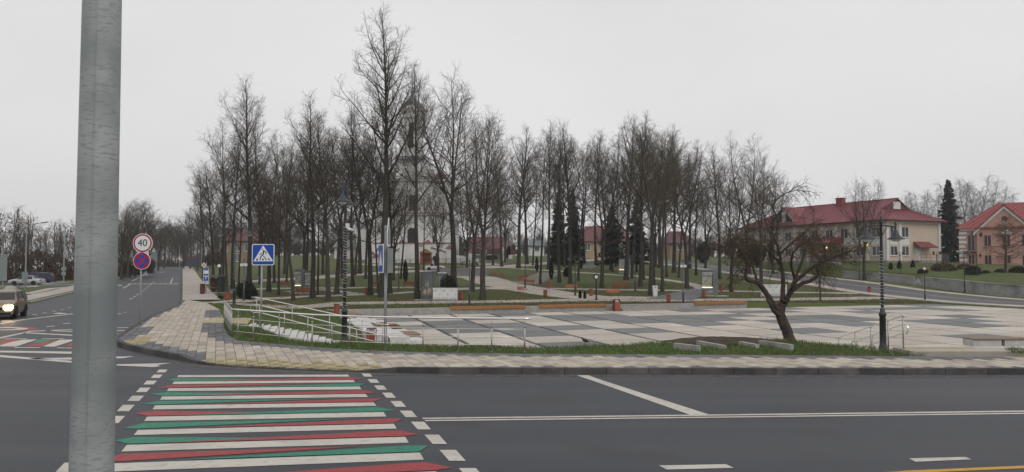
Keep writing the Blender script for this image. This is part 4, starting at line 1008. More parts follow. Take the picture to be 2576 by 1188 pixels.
# the tall tree in front of the church: its own shape
hero = tree_proto('bare_tree', bare_tree(31, h=27, c0=.42, spread=.15, n1=80, r0=.38, ang=(62, 34), up=.09, dens=1.05, shape=.3, limbs=14, limb_l=.34, mats=('bark', 'twig_green'), tw=1.25), 'x')
x, y, z = TP(962, 748); hero('tallest bare tree, with a dark straight trunk in front of the church', (x, y, z), 2.2, (at(962, 44, y)[2]-z)/27)
T_ = [('slim', 537, 734, 405, 'bare tree at the left end of the park, first beside the bus shelter'), ('thin', 551, 722, 350, 'thin bare tree just behind the first one at the left end of the park'),
 ('thin2', 571, 744, 308, 'straight bare tree rising between the double lamp and the bus shelter'), ('slim2', 584, 727, 330, 'bare tree whose trunk passes just behind the garlanded double lamp'),
 ('slim', 627, 722, 193, 'very tall bare tree rising directly behind the round dark bush'), ('wide', 655, 716, 400, 'bushy bare tree behind the blue crossing sign'),
 ('fork', 676, 734, 335, 'forked bare tree just to the side of the blue crossing sign'), ('thin', 700, 743, 345, 'slender bare tree between the crossing sign and the leaning twin trunk'),
 ('fork3', 738, 756, 420, 'twin-trunk bare tree leaning low beside the back of an orange bench'), ('slim2', 770, 729, 330, 'bare tree just behind the lit relief pillar'),
 ('slim', 787, 751, 231, 'tall bare tree with a fine crown standing near the orange bench back'), ('thin2', 799, 743, 380, 'thin leaning bare tree right next to the tall one by the orange bench'),
 ('oval', 826, 757, 296, 'thick bare tree left of the garlanded camera lamp'), ('moss', 847, 742, 335, 'bare tree partly behind the garlanded camera lamp'),
 ('thin', 893, 694, 330, 'distant bare tree glimpsed behind the camera lamp'), ('slim2', 887, 721, 285, 'straight bare tree just past the camera lamp'),
 ('fork', 932, 743, 268, 'leaning forked bare tree in front of the white church side wing'), ('thin', 919, 702, 330, 'thin bare tree behind the leaning forked one by the church'),
 ('thin2', 951, 735, 390, 'small thin bare tree tucked behind the tallest trunk'), ('oval', 981, 740, 330, 'bare tree standing close beside the tallest trunk, church side'),
 ('broom', 990, 705, 430, 'low many-stemmed bare tree before the church wall'), ('slim2', 1049, 752, 168, 'tall bare tree with a dark trunk hiding the church door'),
 ('thin2', 1066, 682, 420, 'slim bare tree right behind the grey painted kiosk'), ('fork3', 1141, 725, 193, 'tall three-limbed bare tree behind the white cabinet and dark bush'),
 ('fork', 1187, 734, 300, 'dark bare tree with a fork at the side of the broad stone steps'), ('wide', 1214, 755, 278, 'broad bare tree nearest the plaza, beyond the white cabinet'),
 ('broom', 1175, 690, 420, 'bare tree behind the dark forked one, near the maroon-roofed house'),
 ('oval', 1304, 676, 323, 'bare tree with a reddish straight trunk up by the upper path'), ('thin', 1359, 715, 345, 'leaning bare tree beside the park steps'),
 ('thin2', 1340, 668, 380, 'slender bare tree behind the leaning one near the park steps'), ('slim2', 1380, 678, 318, 'bare tree behind the columnar thuja near the park steps'),
 ('slim', 1407, 711, 335, 'leaning bare tree in front of the dark spruces, nearest the thuja'), ('slim', 1435, 714, 308, 'tall bare tree before the dark spruces, behind an orange bench'),
 ('thin', 1454, 707, 350, 'pale thin bare tree beside the pair of spruces'), ('thin2', 1420, 672, 360, 'bare tree between the two dark spruces'),
 ('slim2', 1499, 669, 338, 'bare tree at the bend of the upper path'), ('fork', 1514, 726, 345, 'thick bare tree just behind the street clock'),
 ('thin', 1535, 680, 380, 'bare tree by the third spruce'), ('oval', 1575, 705, 295, 'bare tree with bark patches beside the farther relief portal'),
 ('thin', 1589, 701, 310, 'thin bare tree just past the farther relief portal'), ('slim', 1611, 723, 286, 'tall bare tree behind the long orange bench'),
 ('thin2', 1620, 704, 350, 'thin bare tree behind the tall one near the long orange bench'), ('moss', 1637, 744, 320, 'stout bare tree beside the white tapered bin'),
 ('thin', 1646, 722, 370, 'reddish thin bare tree behind the white tapered bin'), ('slim2', 1666, 735, 328, 'bare tree standing on the inner lawn past the white bin'),
 ('thin2', 1677, 698, 340, 'bare tree behind the inner lawn, in the middle of a close trio'), ('oval', 1696, 687, 335, 'thick far bare tree near the park road'),
 ('thin', 1707, 699, 345, 'far bare tree with a pale stem near the park road'), ('fork3', 1728, 726, 372, 'bare tree behind the short park lamp with white boxes'),
 ('slim2', 1751, 693, 398, 'bare tree between that lamp and the near relief portal'), ('slim', 1811, 703, 362, 'bare tree just behind the near relief portal'),
 ('broom', 1840, 735, 395, 'bare tree with a spreading base beside the orange bin past the portal'), ('fork', 1884, 690, 348, 'tall bare tree behind the twisted tree, on the park road side'),
 ('moss', 1915, 715, 400, 'bare tree directly behind the far white cabinet'), ('round', 1945, 690, 440, 'rounded bare tree behind the twisted tree crown'),
 ('thin2', 600, 715, 420, 'thin bare tree in the shade of the tall one by the bush'), ('thin', 720, 712, 420, 'thin bare tree on the far lawn left of the relief pillar'),
 ('slim2', 1240, 668, 420, 'small bare tree up by the white statue'), ('round', 1270, 660, 480, 'small round-crowned bare tree in front of the maroon-roofed house'),
 ('wide', 690, 712, 470, 'low wide bare tree on the far lawn behind the crossing sign'), ('round', 860, 700, 460, 'low rounded bare tree behind the camera lamp'),
 ('broom', 1550, 672, 420, 'many-stemmed bare tree in front of the yellow house'), ('round', 1650, 672, 440, 'rounded bare tree at the far end of the park road'),
 ('broom', 1775, 676, 440, 'many-stemmed bare tree near the dark evergreen beside the park road'),
 ('broom', 1102, 692, 430, 'many-stemmed bare tree in front of the flank of the church wall'), ('thin2', 1008, 702, 395, 'thin bare tree between the tallest trunk and the church door'),
 ('oval', 655, 694, 372, 'bare tree far back on the lawn above the crossing sign'), ('slim', 716, 690, 350, 'upright bare tree far back on the lawn, right of the crossing sign'), ('round', 765, 688, 400, 'rounded bare tree far back behind the lit relief pillar'),
 ('slim2', 812, 690, 345, 'upright bare tree far back behind the thick trunk by the camera lamp'), ('fork3', 905, 690, 340, 'three-limbed bare tree before the church side wing'), ('slim', 1262, 672, 372, 'upright bare tree at the end of the church path'),
 ('oval', 1325, 666, 365, 'bare tree on the upper path verge near the reddish trunk'), ('fork', 1470, 664, 370, 'bare tree on the upper path verge, spruce side'), ('slim', 1527, 668, 356, 'upright bare tree before the yellow house roof'), ('fork3', 1660, 674, 362, 'three-limbed bare tree at the far end of the park lawn'), ('oval', 1735, 676, 385, 'bare tree on the park road verge at the far end'),
 ('slim', 512, 700, 425, 'bare tree leaning over the left pavement by the sign stack'), ('oval', 560, 708, 470, 'bushy bare tree behind the bus shelter')]
for k, px, py, top, lab in T_:
    tilt = {1407: -.05, 1359: -.055, 932: -.05, 738: .07, 799: .05, 1514: .03, 1435: -.03, 887: .03, 571: .02}.get(px, rng.uniform(-.02, .02))
    tree(k, px, py, top, lab, tilt=tilt, sx={'wide': .95}.get(k, 1.0))
GS = 'bare trees along the left street'
for k, px, py, top, lab in [('round', 322, 700, 505, 'dense dark tree left of the street, nearest the big steel pole'), ('wide', 350, 694, 494, 'dense dark tree above the 40 limit sign'), ('oval', 376, 688, 520, 'dark tree just past the 40 limit sign'),
      ('round', 398, 682, 548, 'dark tree near the crest on the left of the street'), ('slim', 412, 677, 560, 'small tree near the white post on the left street'), ('oval', 432, 673, 552, 'bare tree at the street crest'),
      ('fork', 478, 676, 522, 'forked bare tree at the right of the street crest, above the blue fence'), ('fork3', 462, 676, 560, 'bare tree behind the far lamp at the street crest'), ('slim2', 497, 682, 530, 'bare tree above the right end of the blue fence'),
      ('round', 305, 706, 520, 'dense dark tree partly hidden by the big steel pole'), ('wide', 448, 671, 590, 'low tree beyond the street crest'), ('wide', 340, 685, 530, 'dark tree in the second row left of the street')]:
    x, y, z = TP(px, py)
    if y > 232: y = 225 + (px % 9)*3; x = at(px, py, y)[0]; z = float(rz_road(min(y, 260)))
    pl, h = VAR[k]; s_ = (at(px, top, y)[2] - z)/h
    pl(lab, (x, y, z - .3), rng.uniform(0, 6.28), (s_*1.25, s_*1.25, s_), GS)
# birches and the bare tree behind the red-roofed buildings
bp1 = tree_proto('birch_tree', bare_tree(41, h=18, c0=.2, spread=.26, n1=56, r0=.17, up=.10, droop=.38, dens=1.1, tw=1.4, mats=('birch', 'birch'), ang=(50, 25), leaders=2, fork=.3), 'x')
def far_tree(pl, h, px, top, d, zb, lab, sx=1.0, grp=None, rz=None):
    x = at(px, 600, d)[0]; s_ = (at(px, top, d)[2] - zb)/h; pl(lab, (x, d, zb), rng.uniform(0, 6) if rz is None else rz, (s_*sx, s_*sx, s_), grp)
GB = 'birches behind the red-roofed buildings'
for px, top, d_, lab in ((2300, 478, 160, 'pale birch farthest left of those behind the long red-roofed building'), (2345, 474, 158, 'pale birch close to the left flank of the tall spruce'), (2415, 446, 162, 'pale birch close to the right flank of the tall spruce'), (2465, 440, 165, 'pale birch with the broadest crown above the pink building'), (2515, 480, 160, 'low pale birch above the pink roof slope')):
    far_tree(bp1, 18, px, top, d_, 2.5, lab, 1.25, GB)
far_tree(bp1, 18, 2322, 466, 150, 2.5, 'pale birch just left of the tall spruce behind the long red-roofed building', 1.1, GB)
far_tree(bp1, 18, 2441, 430, 155, 2.5, 'tall pale birch right of the spruce, above the pink building', 1.1, GB)
far_tree(bp1, 18, 2490, 462, 150, 2.5, 'shorter pale birch farthest right above the pink building roof', 1.15, GB)
far_tree(bp1, 18, 2390, 470, 165, 2.5, 'pale birch hidden mostly behind the tall spruce', 1.1, GB)
far_tree(VAR['broom'][0], 18, 2172, 448, 104, tz(at(2172, 600, 104)[0], 104), 'twin-stemmed bare tree on the bank before the long red-roofed building', 1.05, None, 1.0)
far_tree(bp1, 18, 1240, 500, 190, 5, 'pale birch behind the maroon-roofed house', 1.0)
far_tree(bp1, 18, 1195, 470, 200, 5, 'pale birch between the church and the maroon-roofed house', 1.0)
# ------------------------------------------------------------------ the twisted tree on the bank, its limbs traced as they are
def twisted_tree():
    R = random.Random(5); base = Vector(at(1986, 853, 24.9)); D0 = 24.9
    t = thing('twisted_tree', 'twisted umbrella-crowned tree with brown hanging twigs on the grass bank', 'tree', tuple(base))
    def Pw(px, py, dd): return Vector(at(px, py, D0 + dd)) - base
    tr_, cr = Tubes(), Tubes()
    def limb(pts, r0, r1, n=9):
        P = [Pw(*p) if not isinstance(p, Vector) else p for p in pts]; out = []
        for i in range(len(P)-1):
            a, b = P[max(i-1,0)], P[i]; c, d = P[i+1], P[min(i+2, len(P)-1)]
            for k in range(4):
                u = k/4; out.append(.5*((2*b) + (c-a)*u + (2*a-5*b+4*c-d)*u*u + (3*b-a-3*c+d)*u**3))
        out.append(P[-1]); out = [o + rv(R)*.012 for o in out]
        k = len(out)-1; tr_.add(out, [(r0 + (r1-r0)*i/k)*R.uniform(.93,1.08) for i in range(k+1)], n); return out
    L = []
    L.append(limb([(1988,868,0),(1984,845,0),(1972,815,.02),(1962,790,.05),(1966,770,.05),(1972,755,.05)], .195, .12, 12))
    L.append(limb([(1970,800,0),(1950,785,-.1),(1938,766,-.12),(1930,750,-.1)], .085, .05))                     # cut stub
    L.append(limb([(1964,790,0),(1945,765,.0),(1925,735,-.1),(1905,712,-.2),(1880,704,-.3),(1876,690,-.35),(1880,668,-.4),(1868,640,-.5),(1850,612,-.6)], .105, .03))
    L.append(limb([(1905,712,-.2),(1900,690,-.1),(1890,650,0),(1895,620,.1)], .05, .025))
    L.append(limb([(1968,770,.05),(1970,735,.1),(1969,700,.15),(1965,665,.15),(1960,635,.1),(1948,600,.0)], .085, .035))
    L.append(limb([(1965,665,.15),(1940,640,.3),(1915,615,.5),(1890,600,.7)], .045, .02))
    L.append(limb([(1960,640,.1),(1985,618,.1),(2010,598,.0),(2030,580,-.1)], .045, .02))
    L.append(limb([(1974,765,.05),(1985,740,.0),(2000,710,-.1),(2022,690,-.2),(2045,672,-.3),(2080,655,-.5),(2115,640,-.6),(2140,632,-.7)], .09, .025))
    L.append(limb([(1972,770,.05),(1990,735,.2),(2015,715,.3),(2042,705,.35),(2058,690,.4),(2055,668,.4),(2070,645,.5),(2092,622,.6)], .085, .025))
    L.append(limb([(1985,740,.1),(2005,690,.4),(2020,650,.6),(2030,620,.8),(2060,600,1.0)], .06, .02))
    L.append(limb([(1948,600,0),(1960,560,.1),(1945,520,.1),(1970,490,.1),(2005,478,.1)], .03, .012))
    L.append(limb([(1890,650,0),(1870,625,.2),(1845,610,.3),(1825,618,.3)], .035, .015))
    L.append(limb([(2000,700,-.1),(1990,660,-.4),(2000,630,-.6),(2030,610,-.8)], .05, .02))
    # crown: arching shoots that rise a little and then hang, with brown knots of twigs
    tips = [(1860,610,-.5),(1840,620,-.1),(1895,615,.2),(1948,598,0),(1890,600,.7),(2030,580,-.1),(2135,632,-.7),(2092,622,.6),(2060,600,1),(1830,618,.3),(2030,610,-.8),(1920,600,-.7),(1985,590,.4),(2000,600,-.4),(2100,640,-.2),(1870,640,-.3),(1915,620,.9),(1880,590,.1)]
    roots = [Pw(*p) for p in tips] + [Vector(p) for l in L[2:] for p in l[len(l)//2::2]]
    ctr = Pw(1970, 640, 0)
    for p in roots:
        for k in range(R.choice((3, 4, 4))):
            out = (p - ctr); out.z = 0
            out = out.normalized() if out.length > .05 else rv(R)
            d = (out*.7 + rv(R)*.8 + Vector((0,0,R.uniform(-.05,.65)))).normalized(); Ls = R.uniform(.35, .95)
            s_ = walkp(R, p, d, Ls, 5, .3, -.12); cr.add(s_, taper(.011, .006, 5), 4)
            for j in range(R.choice((4, 5, 6))):
                q_, tq = along(s_, R.uniform(.2, 1)); s2 = walkp(R, q_, side(R, tq, R.uniform(.5, 1.3)), R.uniform(.15, .45), 3, .35, -.16); cr.add(s2, taper(.0055, .003, 3), 3)
                for i in range(R.choice((2, 3, 4))):
                    q3, t3 = along(s2, R.uniform(.15, 1)); s3 = walkp(R, q3, side(R, t3, R.uniform(.4, 1.4)), R.uniform(.05, .2), 2, .4, -.2); cr.add(s3, [.004, .003, .002], 3)
    for px, py, sx, sy, n in ((1866, 616, 54, 44, 760), (1905, 605, 42, 42, 220), (2085, 640, 48, 28, 230), (1955, 600, 60, 45, 170), (2020, 620, 50, 35, 140), (1834, 604, 30, 40, 420), (1975,510,34,26,90)):
        for i in range(n):
            c = Pw(R.gauss(px, sx*.55), R.gauss(py, sy*.55), R.gauss(0, .55))
            s_ = walkp(R, c, (rv(R) + Vector((0,0,-.3))).normalized(), R.uniform(.08, .26), 2, .5, -.15); cr.add(s_, [.0045, .0035, .002], 3)
    link('trunk', tr_.mesh('trunk', MT['bark_brown']), t); link('crown', cr.mesh('crown', MT['twig_brown']), t)
    return t
twisted_tree()
# the bushy pollard before the pink building
pp_ = tree_proto('pollard_tree', bare_tree(52, h=7, c0=.3, spread=.42, n1=30, r0=.2, ang=(85, 45), up=.02, droop=.1, dens=1.3, mats=('bark', 'twig_brown'), tw=1.6), 'x')
d_ = 92; x = at(2527, 600, d_)[0]; zb = at(2527, 693, d_)[2]
pp_('dense brown-twigged pollard tree with a pale trunk before the pink building', (x, d_, zb), 1.2, ((at(2527, 560, d_)[2] - zb)/7)*1.05)
# ------------------------------------------------------------------ conifers, thujas, bushes
def leafy(pts_n, mat_, name='crown', size=(.1, .22), flat=.5, seed=1):
    """many leaf sprays: each a bent pair of faces with its own direction"""
    R = np.random.RandomState(seed); P = np.array([p[:3] for p in pts_n], float); n = len(P)
    A = R.normal(size=(n, 3)); A /= np.linalg.norm(A, axis=1, keepdims=True)
    O = np.array([p[3:6] for p in pts_n], float); A = A*(1-flat) + O*flat*1.4; A /= np.maximum(np.linalg.norm(A, axis=1, keepdims=True), 1e-6)
    B = np.cross(A, R.normal(size=(n, 3))); B /= np.maximum(np.linalg.norm(B, axis=1, keepdims=True), 1e-6)
    Nn = np.cross(A, B); s_ = R.uniform(*size, size=(n, 1))
    v = np.stack([P - A*s_*.2, P + B*s_*.28 + A*s_*.35 + Nn*s_*.06, P + A*s_, P - B*s_*.28 + A*s_*.35 + Nn*s_*.06], 1)
    f = (np.arange(n)*4)[:, None]
    F = np.concatenate([np.hstack([f, f+1, f+2]), np.hstack([f, f+2, f+3])])
    return mesh_np(name, v.reshape(-1, 3), F, mat_)
def spruce(seed, h=14, rad=.2, lo=.06, whorls=38):
    R = random.Random(seed); tr_ = Tubes(); tr_.add(walkp(R, Vector((0,0,-.3)), Vector((0,0,1)), h+.2, 8, .01, .02), taper(h*.014, .02, 8), 8); pts = []
    for i in range(whorls):
        u = i/(whorls-1); z = h*(lo + (1-lo)*u**.92); L0 = h*rad*(1-u)**.8 + .12
        for k in range(R.choice((6, 7, 8))):
            a = R.uniform(0, 2*PI); L = L0*R.uniform(.6, 1.12); d = Vector((math.cos(a), math.sin(a), 0)); nb = max(4, int(L*9))
            for j in range(nb):
                s_ = (j+.5)/nb; zj = R.uniform(-.22,.14); p = Vector((0,0,z)) + d*L*s_ + Vector((0,0,-L*.28*s_ + L*.16*s_*s_)); wv = .24*L*(1-s_*.7)
                for q_ in range(5):
                    o = Vector((-d.y, d.x, 0))*R.uniform(-1,1)*wv; pts.append((*(p+o+Vector((0,0,zj + R.uniform(-.2,.06)))), d.x*.8+o.x, d.y*.8+o.y, -.35))
    return tr_.mesh('trunk', MT['bark']), leafy(pts, MT['needle'], size=(.18, .42), flat=.6, seed=seed)
SP1 = tree_proto('spruce_tree', spruce(61), 'x'); SP2 = tree_proto('spruce_tree', spruce(62, h=14, rad=.24, lo=.16, whorls=26), 'x')
for pl, px, py, top, lab, sx in ((SP1, 1405, 668, 486, 'dark spruce left of the pair in the middle of the park', .86), (SP1, 1441, 668, 480, 'taller dark spruce of the pair in the middle of the park', .84),
      (SP2, 1541, 684, 520, 'spruce with a bare lower stem beside the yellow house', 1.05), (SP2, 1602, 684, 505, 'spruce farther along, before the far red roof', 1.0)):
    x, y, z = TP(px, py); s_ = (at(px, top, y)[2]-z)/14; pl(lab, (x, y, z), rng.uniform(0,6), (s_*sx, s_*sx, s_), 'dark spruces in the park')
x = at(2389, 600, 142)[0]; s_ = (at(2389, 455, 142)[2]-2.5)/14; SP1('tall dark spruce between the two red-roofed buildings', (x, 142, 2.5), 1, (s_*1.0, s_*1.0, s_))
def blob(seed, rx, rz_, n, mat_, size, lobes=9, name='foliage', power=2.0, cone=0.0, hollow=.55):
    R = random.Random(seed); pts = []
    lob = [(R.uniform(0,2*PI), R.uniform(-.9,.9), R.uniform(.75,1.12)) for _ in range(lobes)]
    while len(pts) < n:
        v = rv(R); u = (v.z+1)/2; az = math.atan2(v.y, v.x)
        k = 1.0
        for a, zz_, g in lob:
            c = max(0, math.cos(az-a))*max(0, 1-abs(v.z-zz_)); k *= 1 + (g-1)*c
        r = (hollow + (1-hollow)*R.random()**.5)*k*R.uniform(.9,1.06); w_ = 1-cone*u
        pts.append((v.x*rx*r*w_, v.y*rx*r*w_, rz_*(1+v.z*r), v.x, v.y, v.z*.6+.3))
    return leafy(pts, mat_, name, size, .45, seed)
def bush_proto(name, cat, me, stem):
    t = thing(name, 'x', cat); mb = MB()
    for k in range(5): a = k*1.256; mb.tube([(0,0,-.2), (math.cos(a)*stem*.4, math.sin(a)*stem*.4, stem*.6), (math.cos(a)*stem, math.sin(a)*stem, stem*1.4)], [.03,.022,.01], 5)
    tag(mb.build('stem', MT['bark'], t), kind='stuff'); link('foliage', me, t); return Placer(t)
TH = bush_proto('thuja', 'thuja', blob(71, .5, 1.5, 2600, MT['thuja'], (.1,.2), cone=.62, hollow=.7), .15)
SH = bush_proto('shrub', 'shrub', blob(72, 1.0, .75, 2600, MT['shrub'], (.1,.2)), .35)
DB = bush_proto('juniper_bush', 'bush', blob(73, 1.0, .9, 3600, MT['thuja'], (.1,.2), lobes=14), .35)
HB = bush_proto('brown_bush', 'bush', blob(74, 1.0, .8, 2200, MT['hedge_brown'], (.08,.17)), .4)
def put(pl, w0, h0, px, py, wpx, top, lab, grp=None, d=None):
    if d is None: x, y, z = TP(px, py)
    else: y = d; x = at(px, py, d)[0]; z = at(px, py, d)[2]
    k = y/1900; s_ = wpx*k/w0; sz = (py-top)*k/h0; pl(lab, (x, y, z-.03), rng.uniform(0,6), (s_, s_, sz), grp)
put(DB, 2.0, 1.8, 623, 755, 56, 704, 'round dark evergreen bush behind the railing by the left street')
put(DB, 2.0, 1.8, 1125, 748, 46, 690, 'dark spreading juniper between the grey kiosk and the white cabinet')
put(DB, 2.0, 1.8, 1425, 697, 20, 672, 'dark low bush under the spruces')
put(DB, 2.0, 1.8, 1768, 662, 40, 610, 'big dark evergreen by the park road behind the twisted tree')
put(DB, 2.0, 1.8, 1905, 668, 42, 612, 'dark evergreen mass before the left end of the long red-roofed building', d=112)
put(SH, 2.0, 1.5, 556, 752, 14, 744, 'small dark shrub beside the orange bin near the left pavement')
GT = 'columnar thujas in the park'
for px, py, wpx, top, lab in ((1386, 703, 15, 650, 'tall columnar thuja beside the park steps'), (1350, 684, 11, 646, 'columnar thuja just up the slope from the tall one'), (1461, 676, 12, 640, 'columnar thuja near the upper path bend'),
      (1019, 709, 16, 654, 'columnar thuja in front of the church wall'), (1280, 652, 14, 618, 'columnar thuja beside the second white statue'), (1157, 640, 12, 588, 'pointed thuja at the corner of the church'), (1168, 640, 12, 596, 'second pointed thuja at the corner of the church'),
      (1459, 752, 10, 730, 'small pointed thuja in the path bed, near the lamp'), (1471, 753, 10, 732, 'small pointed thuja in the path bed, next to the clock'), (1940, 660, 18, 600, 'thuja against the left part of the long red-roofed building')):
    put(TH, 1.0, 3.0, px, py, wpx, top, lab, GT, d=118 if px == 1940 else None)
for px, py, wpx, top, lab in ((2241, 679, 12, 660, 'clipped thuja before the beige end wall, nearest the building corner'), (2263, 677, 14, 656, 'clipped thuja in the middle before the beige end wall'), (2297, 678, 13, 655, 'clipped thuja under the small red canopy')):
    put(TH, 1.0, 3.0, px, py, wpx, top, lab, 'clipped thujas before the beige end wall', d=104)
put(SH, 2.0, 1.5, 2321, 692, 26, 676, 'round clipped shrub on the bank under the double lantern', d=98)
for px, w_, lab in ((2375, 66, 'wide brown leafless hedge bush beside the beige end wall'), (2425, 44, 'brown hedge bush next to the white quoins of the pink building')): put(HB, 2.0, 1.6, px, 695, w_, 662, lab, None, 99)
for px, py, wpx, top, lab in ((2480, 706, 26, 680, 'dark clipped shrub before the pink building, nearest the pollard'), (2515, 704, 30, 676, 'dark clipped shrub right behind the pollard trunk'), (2560, 700, 44, 670, 'dark hedge piece at the picture edge before the pink building'),
      (2447, 696, 40, 668, 'dark hedge piece below the balcony of the pink building'), (2431, 712, 12, 703, 'little round shrub on the terrace wall, first'), (2466, 713, 12, 704, 'little round shrub on the terrace wall, second')):
    put(SH, 2.0, 1.5, px, py, wpx, top, lab, None, 93)
for px, py, w_, top, lab in ((528, 668, 30, 640, 'brown bush beside the tan house behind the bus shelter'), (548, 668, 26, 636, 'second brown bush beside the tan house')): put(HB, 2.0, 1.6, px, py, w_, top, lab, None, 176)
# ---- thickets at the far left
TK = tree_proto('leafy_shrub_tree', bare_tree(81, h=7, c0=.1, spread=.3, n1=34, r0=.07, leaders=3, fork=.12, ang=(50, 20), up=.16, dens=.8, tw=1.2, mats=('bark', 'twig')), 'x')
def leaves_on(pl, seed):
    R = random.Random(seed); pts = []
    for i in range(260):
        v = rv(R); pts.append((v.x*1.5*R.random(), v.y*1.5*R.random(), 3.6 + v.z*2.8, *v))
    tag(link('leaves', leafy(pts, MT['leaf_red'], 'leaves', (.09,.2), .2, seed), pl.root), kind='stuff')
leaves_on(TK, 3)
GL = 'half-bare thicket trees left of the junction'
for px, py, top, lab, sx in ((8, 735, 512, 'thicket tree with red leaves at the picture edge', 1.3), (42, 730, 520, 'thicket tree with red leaves behind the parked silver car', 1.25), (72, 722, 532, 'thicket tree beside the left street lamp', 1.2),
      (-25, 735, 520, 'thicket tree mostly cut by the picture edge', 1.3), (140, 712, 552, 'thicket tree behind the far sign post', 1.4), (168, 708, 560, 'thicket tree touching the big steel pole', 1.3), (100, 705, 590, 'low thicket tree between the street lamps', 1.6),
      (190, 700, 560, 'thicket tree just behind the big steel pole', 1.5)):
    x, y, z = TP(px, py); y = max(y, 98 + (px % 7)*2); x = at(px, 650, y)[0]; z = at(px, py, y)[2]
    s_ = (at(px, top, y)[2]-z)/7; TK(lab, (x, y, z - .3), rng.uniform(0,6), (s_*sx*.8, s_*sx*.8, s_), GL)
GH = 'brown hedge bushes behind the car park'
for k, (px, w_, top) in enumerate(((-10, 80, 655), (40, 80, 640), (95, 80, 632), (145, 70, 640), (185, 60, 655), (300, 60, 650), (340, 50, 655), (372, 36, 650))):
    put(HB, 2.0, 1.6, px, 716 if px < 250 else 705 - (px-300)*.3, w_, top, ['brown bush at the picture edge', 'brown bush behind the silver car', 'brown bush behind the blue car', 'brown bush under the far street lamp', 'brown bush beside the big steel pole', 'brown bush just past the big steel pole', 'brown bush behind the 40 limit post', 'brown bush near the white post up the street'][k], GH, 112 if px < 250 else 128)
# ---- far woods: one mass of many distant trees
fw = Tubes(); R = random.Random(99)
def coarse(x, y, z, h):
    m_ = walkp(R, Vector((x,y,z-1)), Vector((0,0,1)), h, 5, .06, .05); fw.add(m_, taper(.16, .02, 5), 4)
    for i in range(30):
        p, t = along(m_, R.uniform(.25, .98)); l = walkp(R, p, side(R, t, R.uniform(.5,1.1)), h*R.uniform(.12,.3), 3, .2, .15); fw.add(l, [.05,.04,.03,.015], 3)
        for j in range(8):
            q_, tq = along(l, R.uniform(.2,1)); l2 = walkp(R, q_, side(R, tq, R.uniform(.4,1)), R.uniform(.6,1.8), 1, .2, .1); fw.add(l2, [.024,.01], 3)
for i in range(190):
    px = R.uniform(1130, 2330); d = R.uniform(205, 300); x = at(px, 600, d)[0]; coarse(x, d, 5.0, R.uniform(5, 10))
for i in range(120):
    px = R.uniform(500, 950); d = R.uniform(215, 290); x = at(px, 600, d)[0]; coarse(x, d, 4.6, R.uniform(9, 15))
for i in range(48):
    px = R.uniform(-120, 400); d = R.uniform(170, 290); x = at(px, 600, d)[0]
    if x > float(xleft(d)) - 7: x = float(xleft(d)) - 7 - R.uniform(0, 8)
    coarse(x, d, .3 + max(0, (d-180)*.012), R.uniform(9, 15))
for i in range(40):
    px = R.uniform(380, 500); d = R.uniform(255, 330); x = at(px, 600, d)[0]; coarse(x, d, 1.0, R.uniform(13, 20))
for i in range(330):
    px = R.uniform(330, 2330) if i < 260 else R.uniform(375, 570); d = R.uniform(200, 262); x = at(px, 600, d)[0]
    if float(xleft(d)) - 4 < x < float(xkerb(min(d, 262))) + 4: d = R.uniform(268, 320); x = at(px, 600, d)[0]
    coarse(x, d, float(terrain(np.array([x]), np.array([d]))[0]) if d < 260 else .8, R.uniform(2.5, 5.0))
tag(link('far_woods', fw.mesh('far_woods', MT['twig'])), kind='stuff')
# ------------------------------------------------------------------ buildings
def front(u, o, z): return (u, -o, z)            # wall plane y = 0 looking to -y
def sidep(u, o, z): return (-o, u, z)            # wall plane x = 0 looking to -x
def wbox(mb, W, u0, u1, o0, o1, z0, z1, mm=0):
    p = [W(u, o, z) for u in (u0, u1) for o in (o0, o1) for z in (z0, z1)]
    mb.bbox(min(q[0] for q in p), max(q[0] for q in p), min(q[1] for q in p), max(q[1] for q in p), min(q[2] for q in p), max(q[2] for q in p), mm); return mb
def window(par, W, u, z, w_, h, pane='glass', fr='trim', mull=1, sill=True, base=0.0, nm='window', curtain=False):
    b = MB(); t = .07
    wbox(b, W, u - w_/2, u - w_/2 + t, base, base + .07, z, z + h); wbox(b, W, u + w_/2 - t, u + w_/2, base, base + .07, z, z + h)
    wbox(b, W, u - w_/2 + t, u + w_/2 - t, base, base + .07, z, z + t); wbox(b, W, u - w_/2 + t, u + w_/2 - t, base, base + .07, z + h - t, z + h)
    for k in range(mull): um = u - w_/2 + w_*(k+1)/(mull+1); wbox(b, W, um - .035, um + .035, base, base + .06, z + t, z + h - t)
    f = b.build(nm, MT[fr], par)
    wbox(MB(), W, u - w_/2 + t, u + w_/2 - t, base + .005, base + .03, z + t, z + h - t).build('pane', MT[pane], f)
    if sill: wbox(MB(), W, u - w_/2 - .08, u + w_/2 + .08, base, base + .14, z - .07, z - .005).build('sill', MT[fr], f)
    return f
def part(nm, mat_, par, fn): m_ = MB(); fn(m_); return m_.build(nm, MT[mat_], par)
def roof_ribs(mb, a, b, c, d, n, h=.05, w_=.05):
    """standing seams on the roof quad a-b (eave) c-d (ridge, c above b)"""
    a, b, c, d = map(Vector, (a, b, c, d)); nn = (b-a).cross(d-a).normalized()
    if nn.z < 0: nn = -nn
    for i in range(n+1):
        p, q_ = a.lerp(b, i/n), d.lerp(c, i/n); e = (b-a).normalized()*w_/2
        mb.add([p-e, p+e, q_+e, q_-e, p-e+nn*h, p+e+nn*h, q_+e+nn*h, q_-e+nn*h], [(4,5,6,7),(0,1,5,4),(1,2,6,5),(2,3,7,6),(3,0,4,7)])
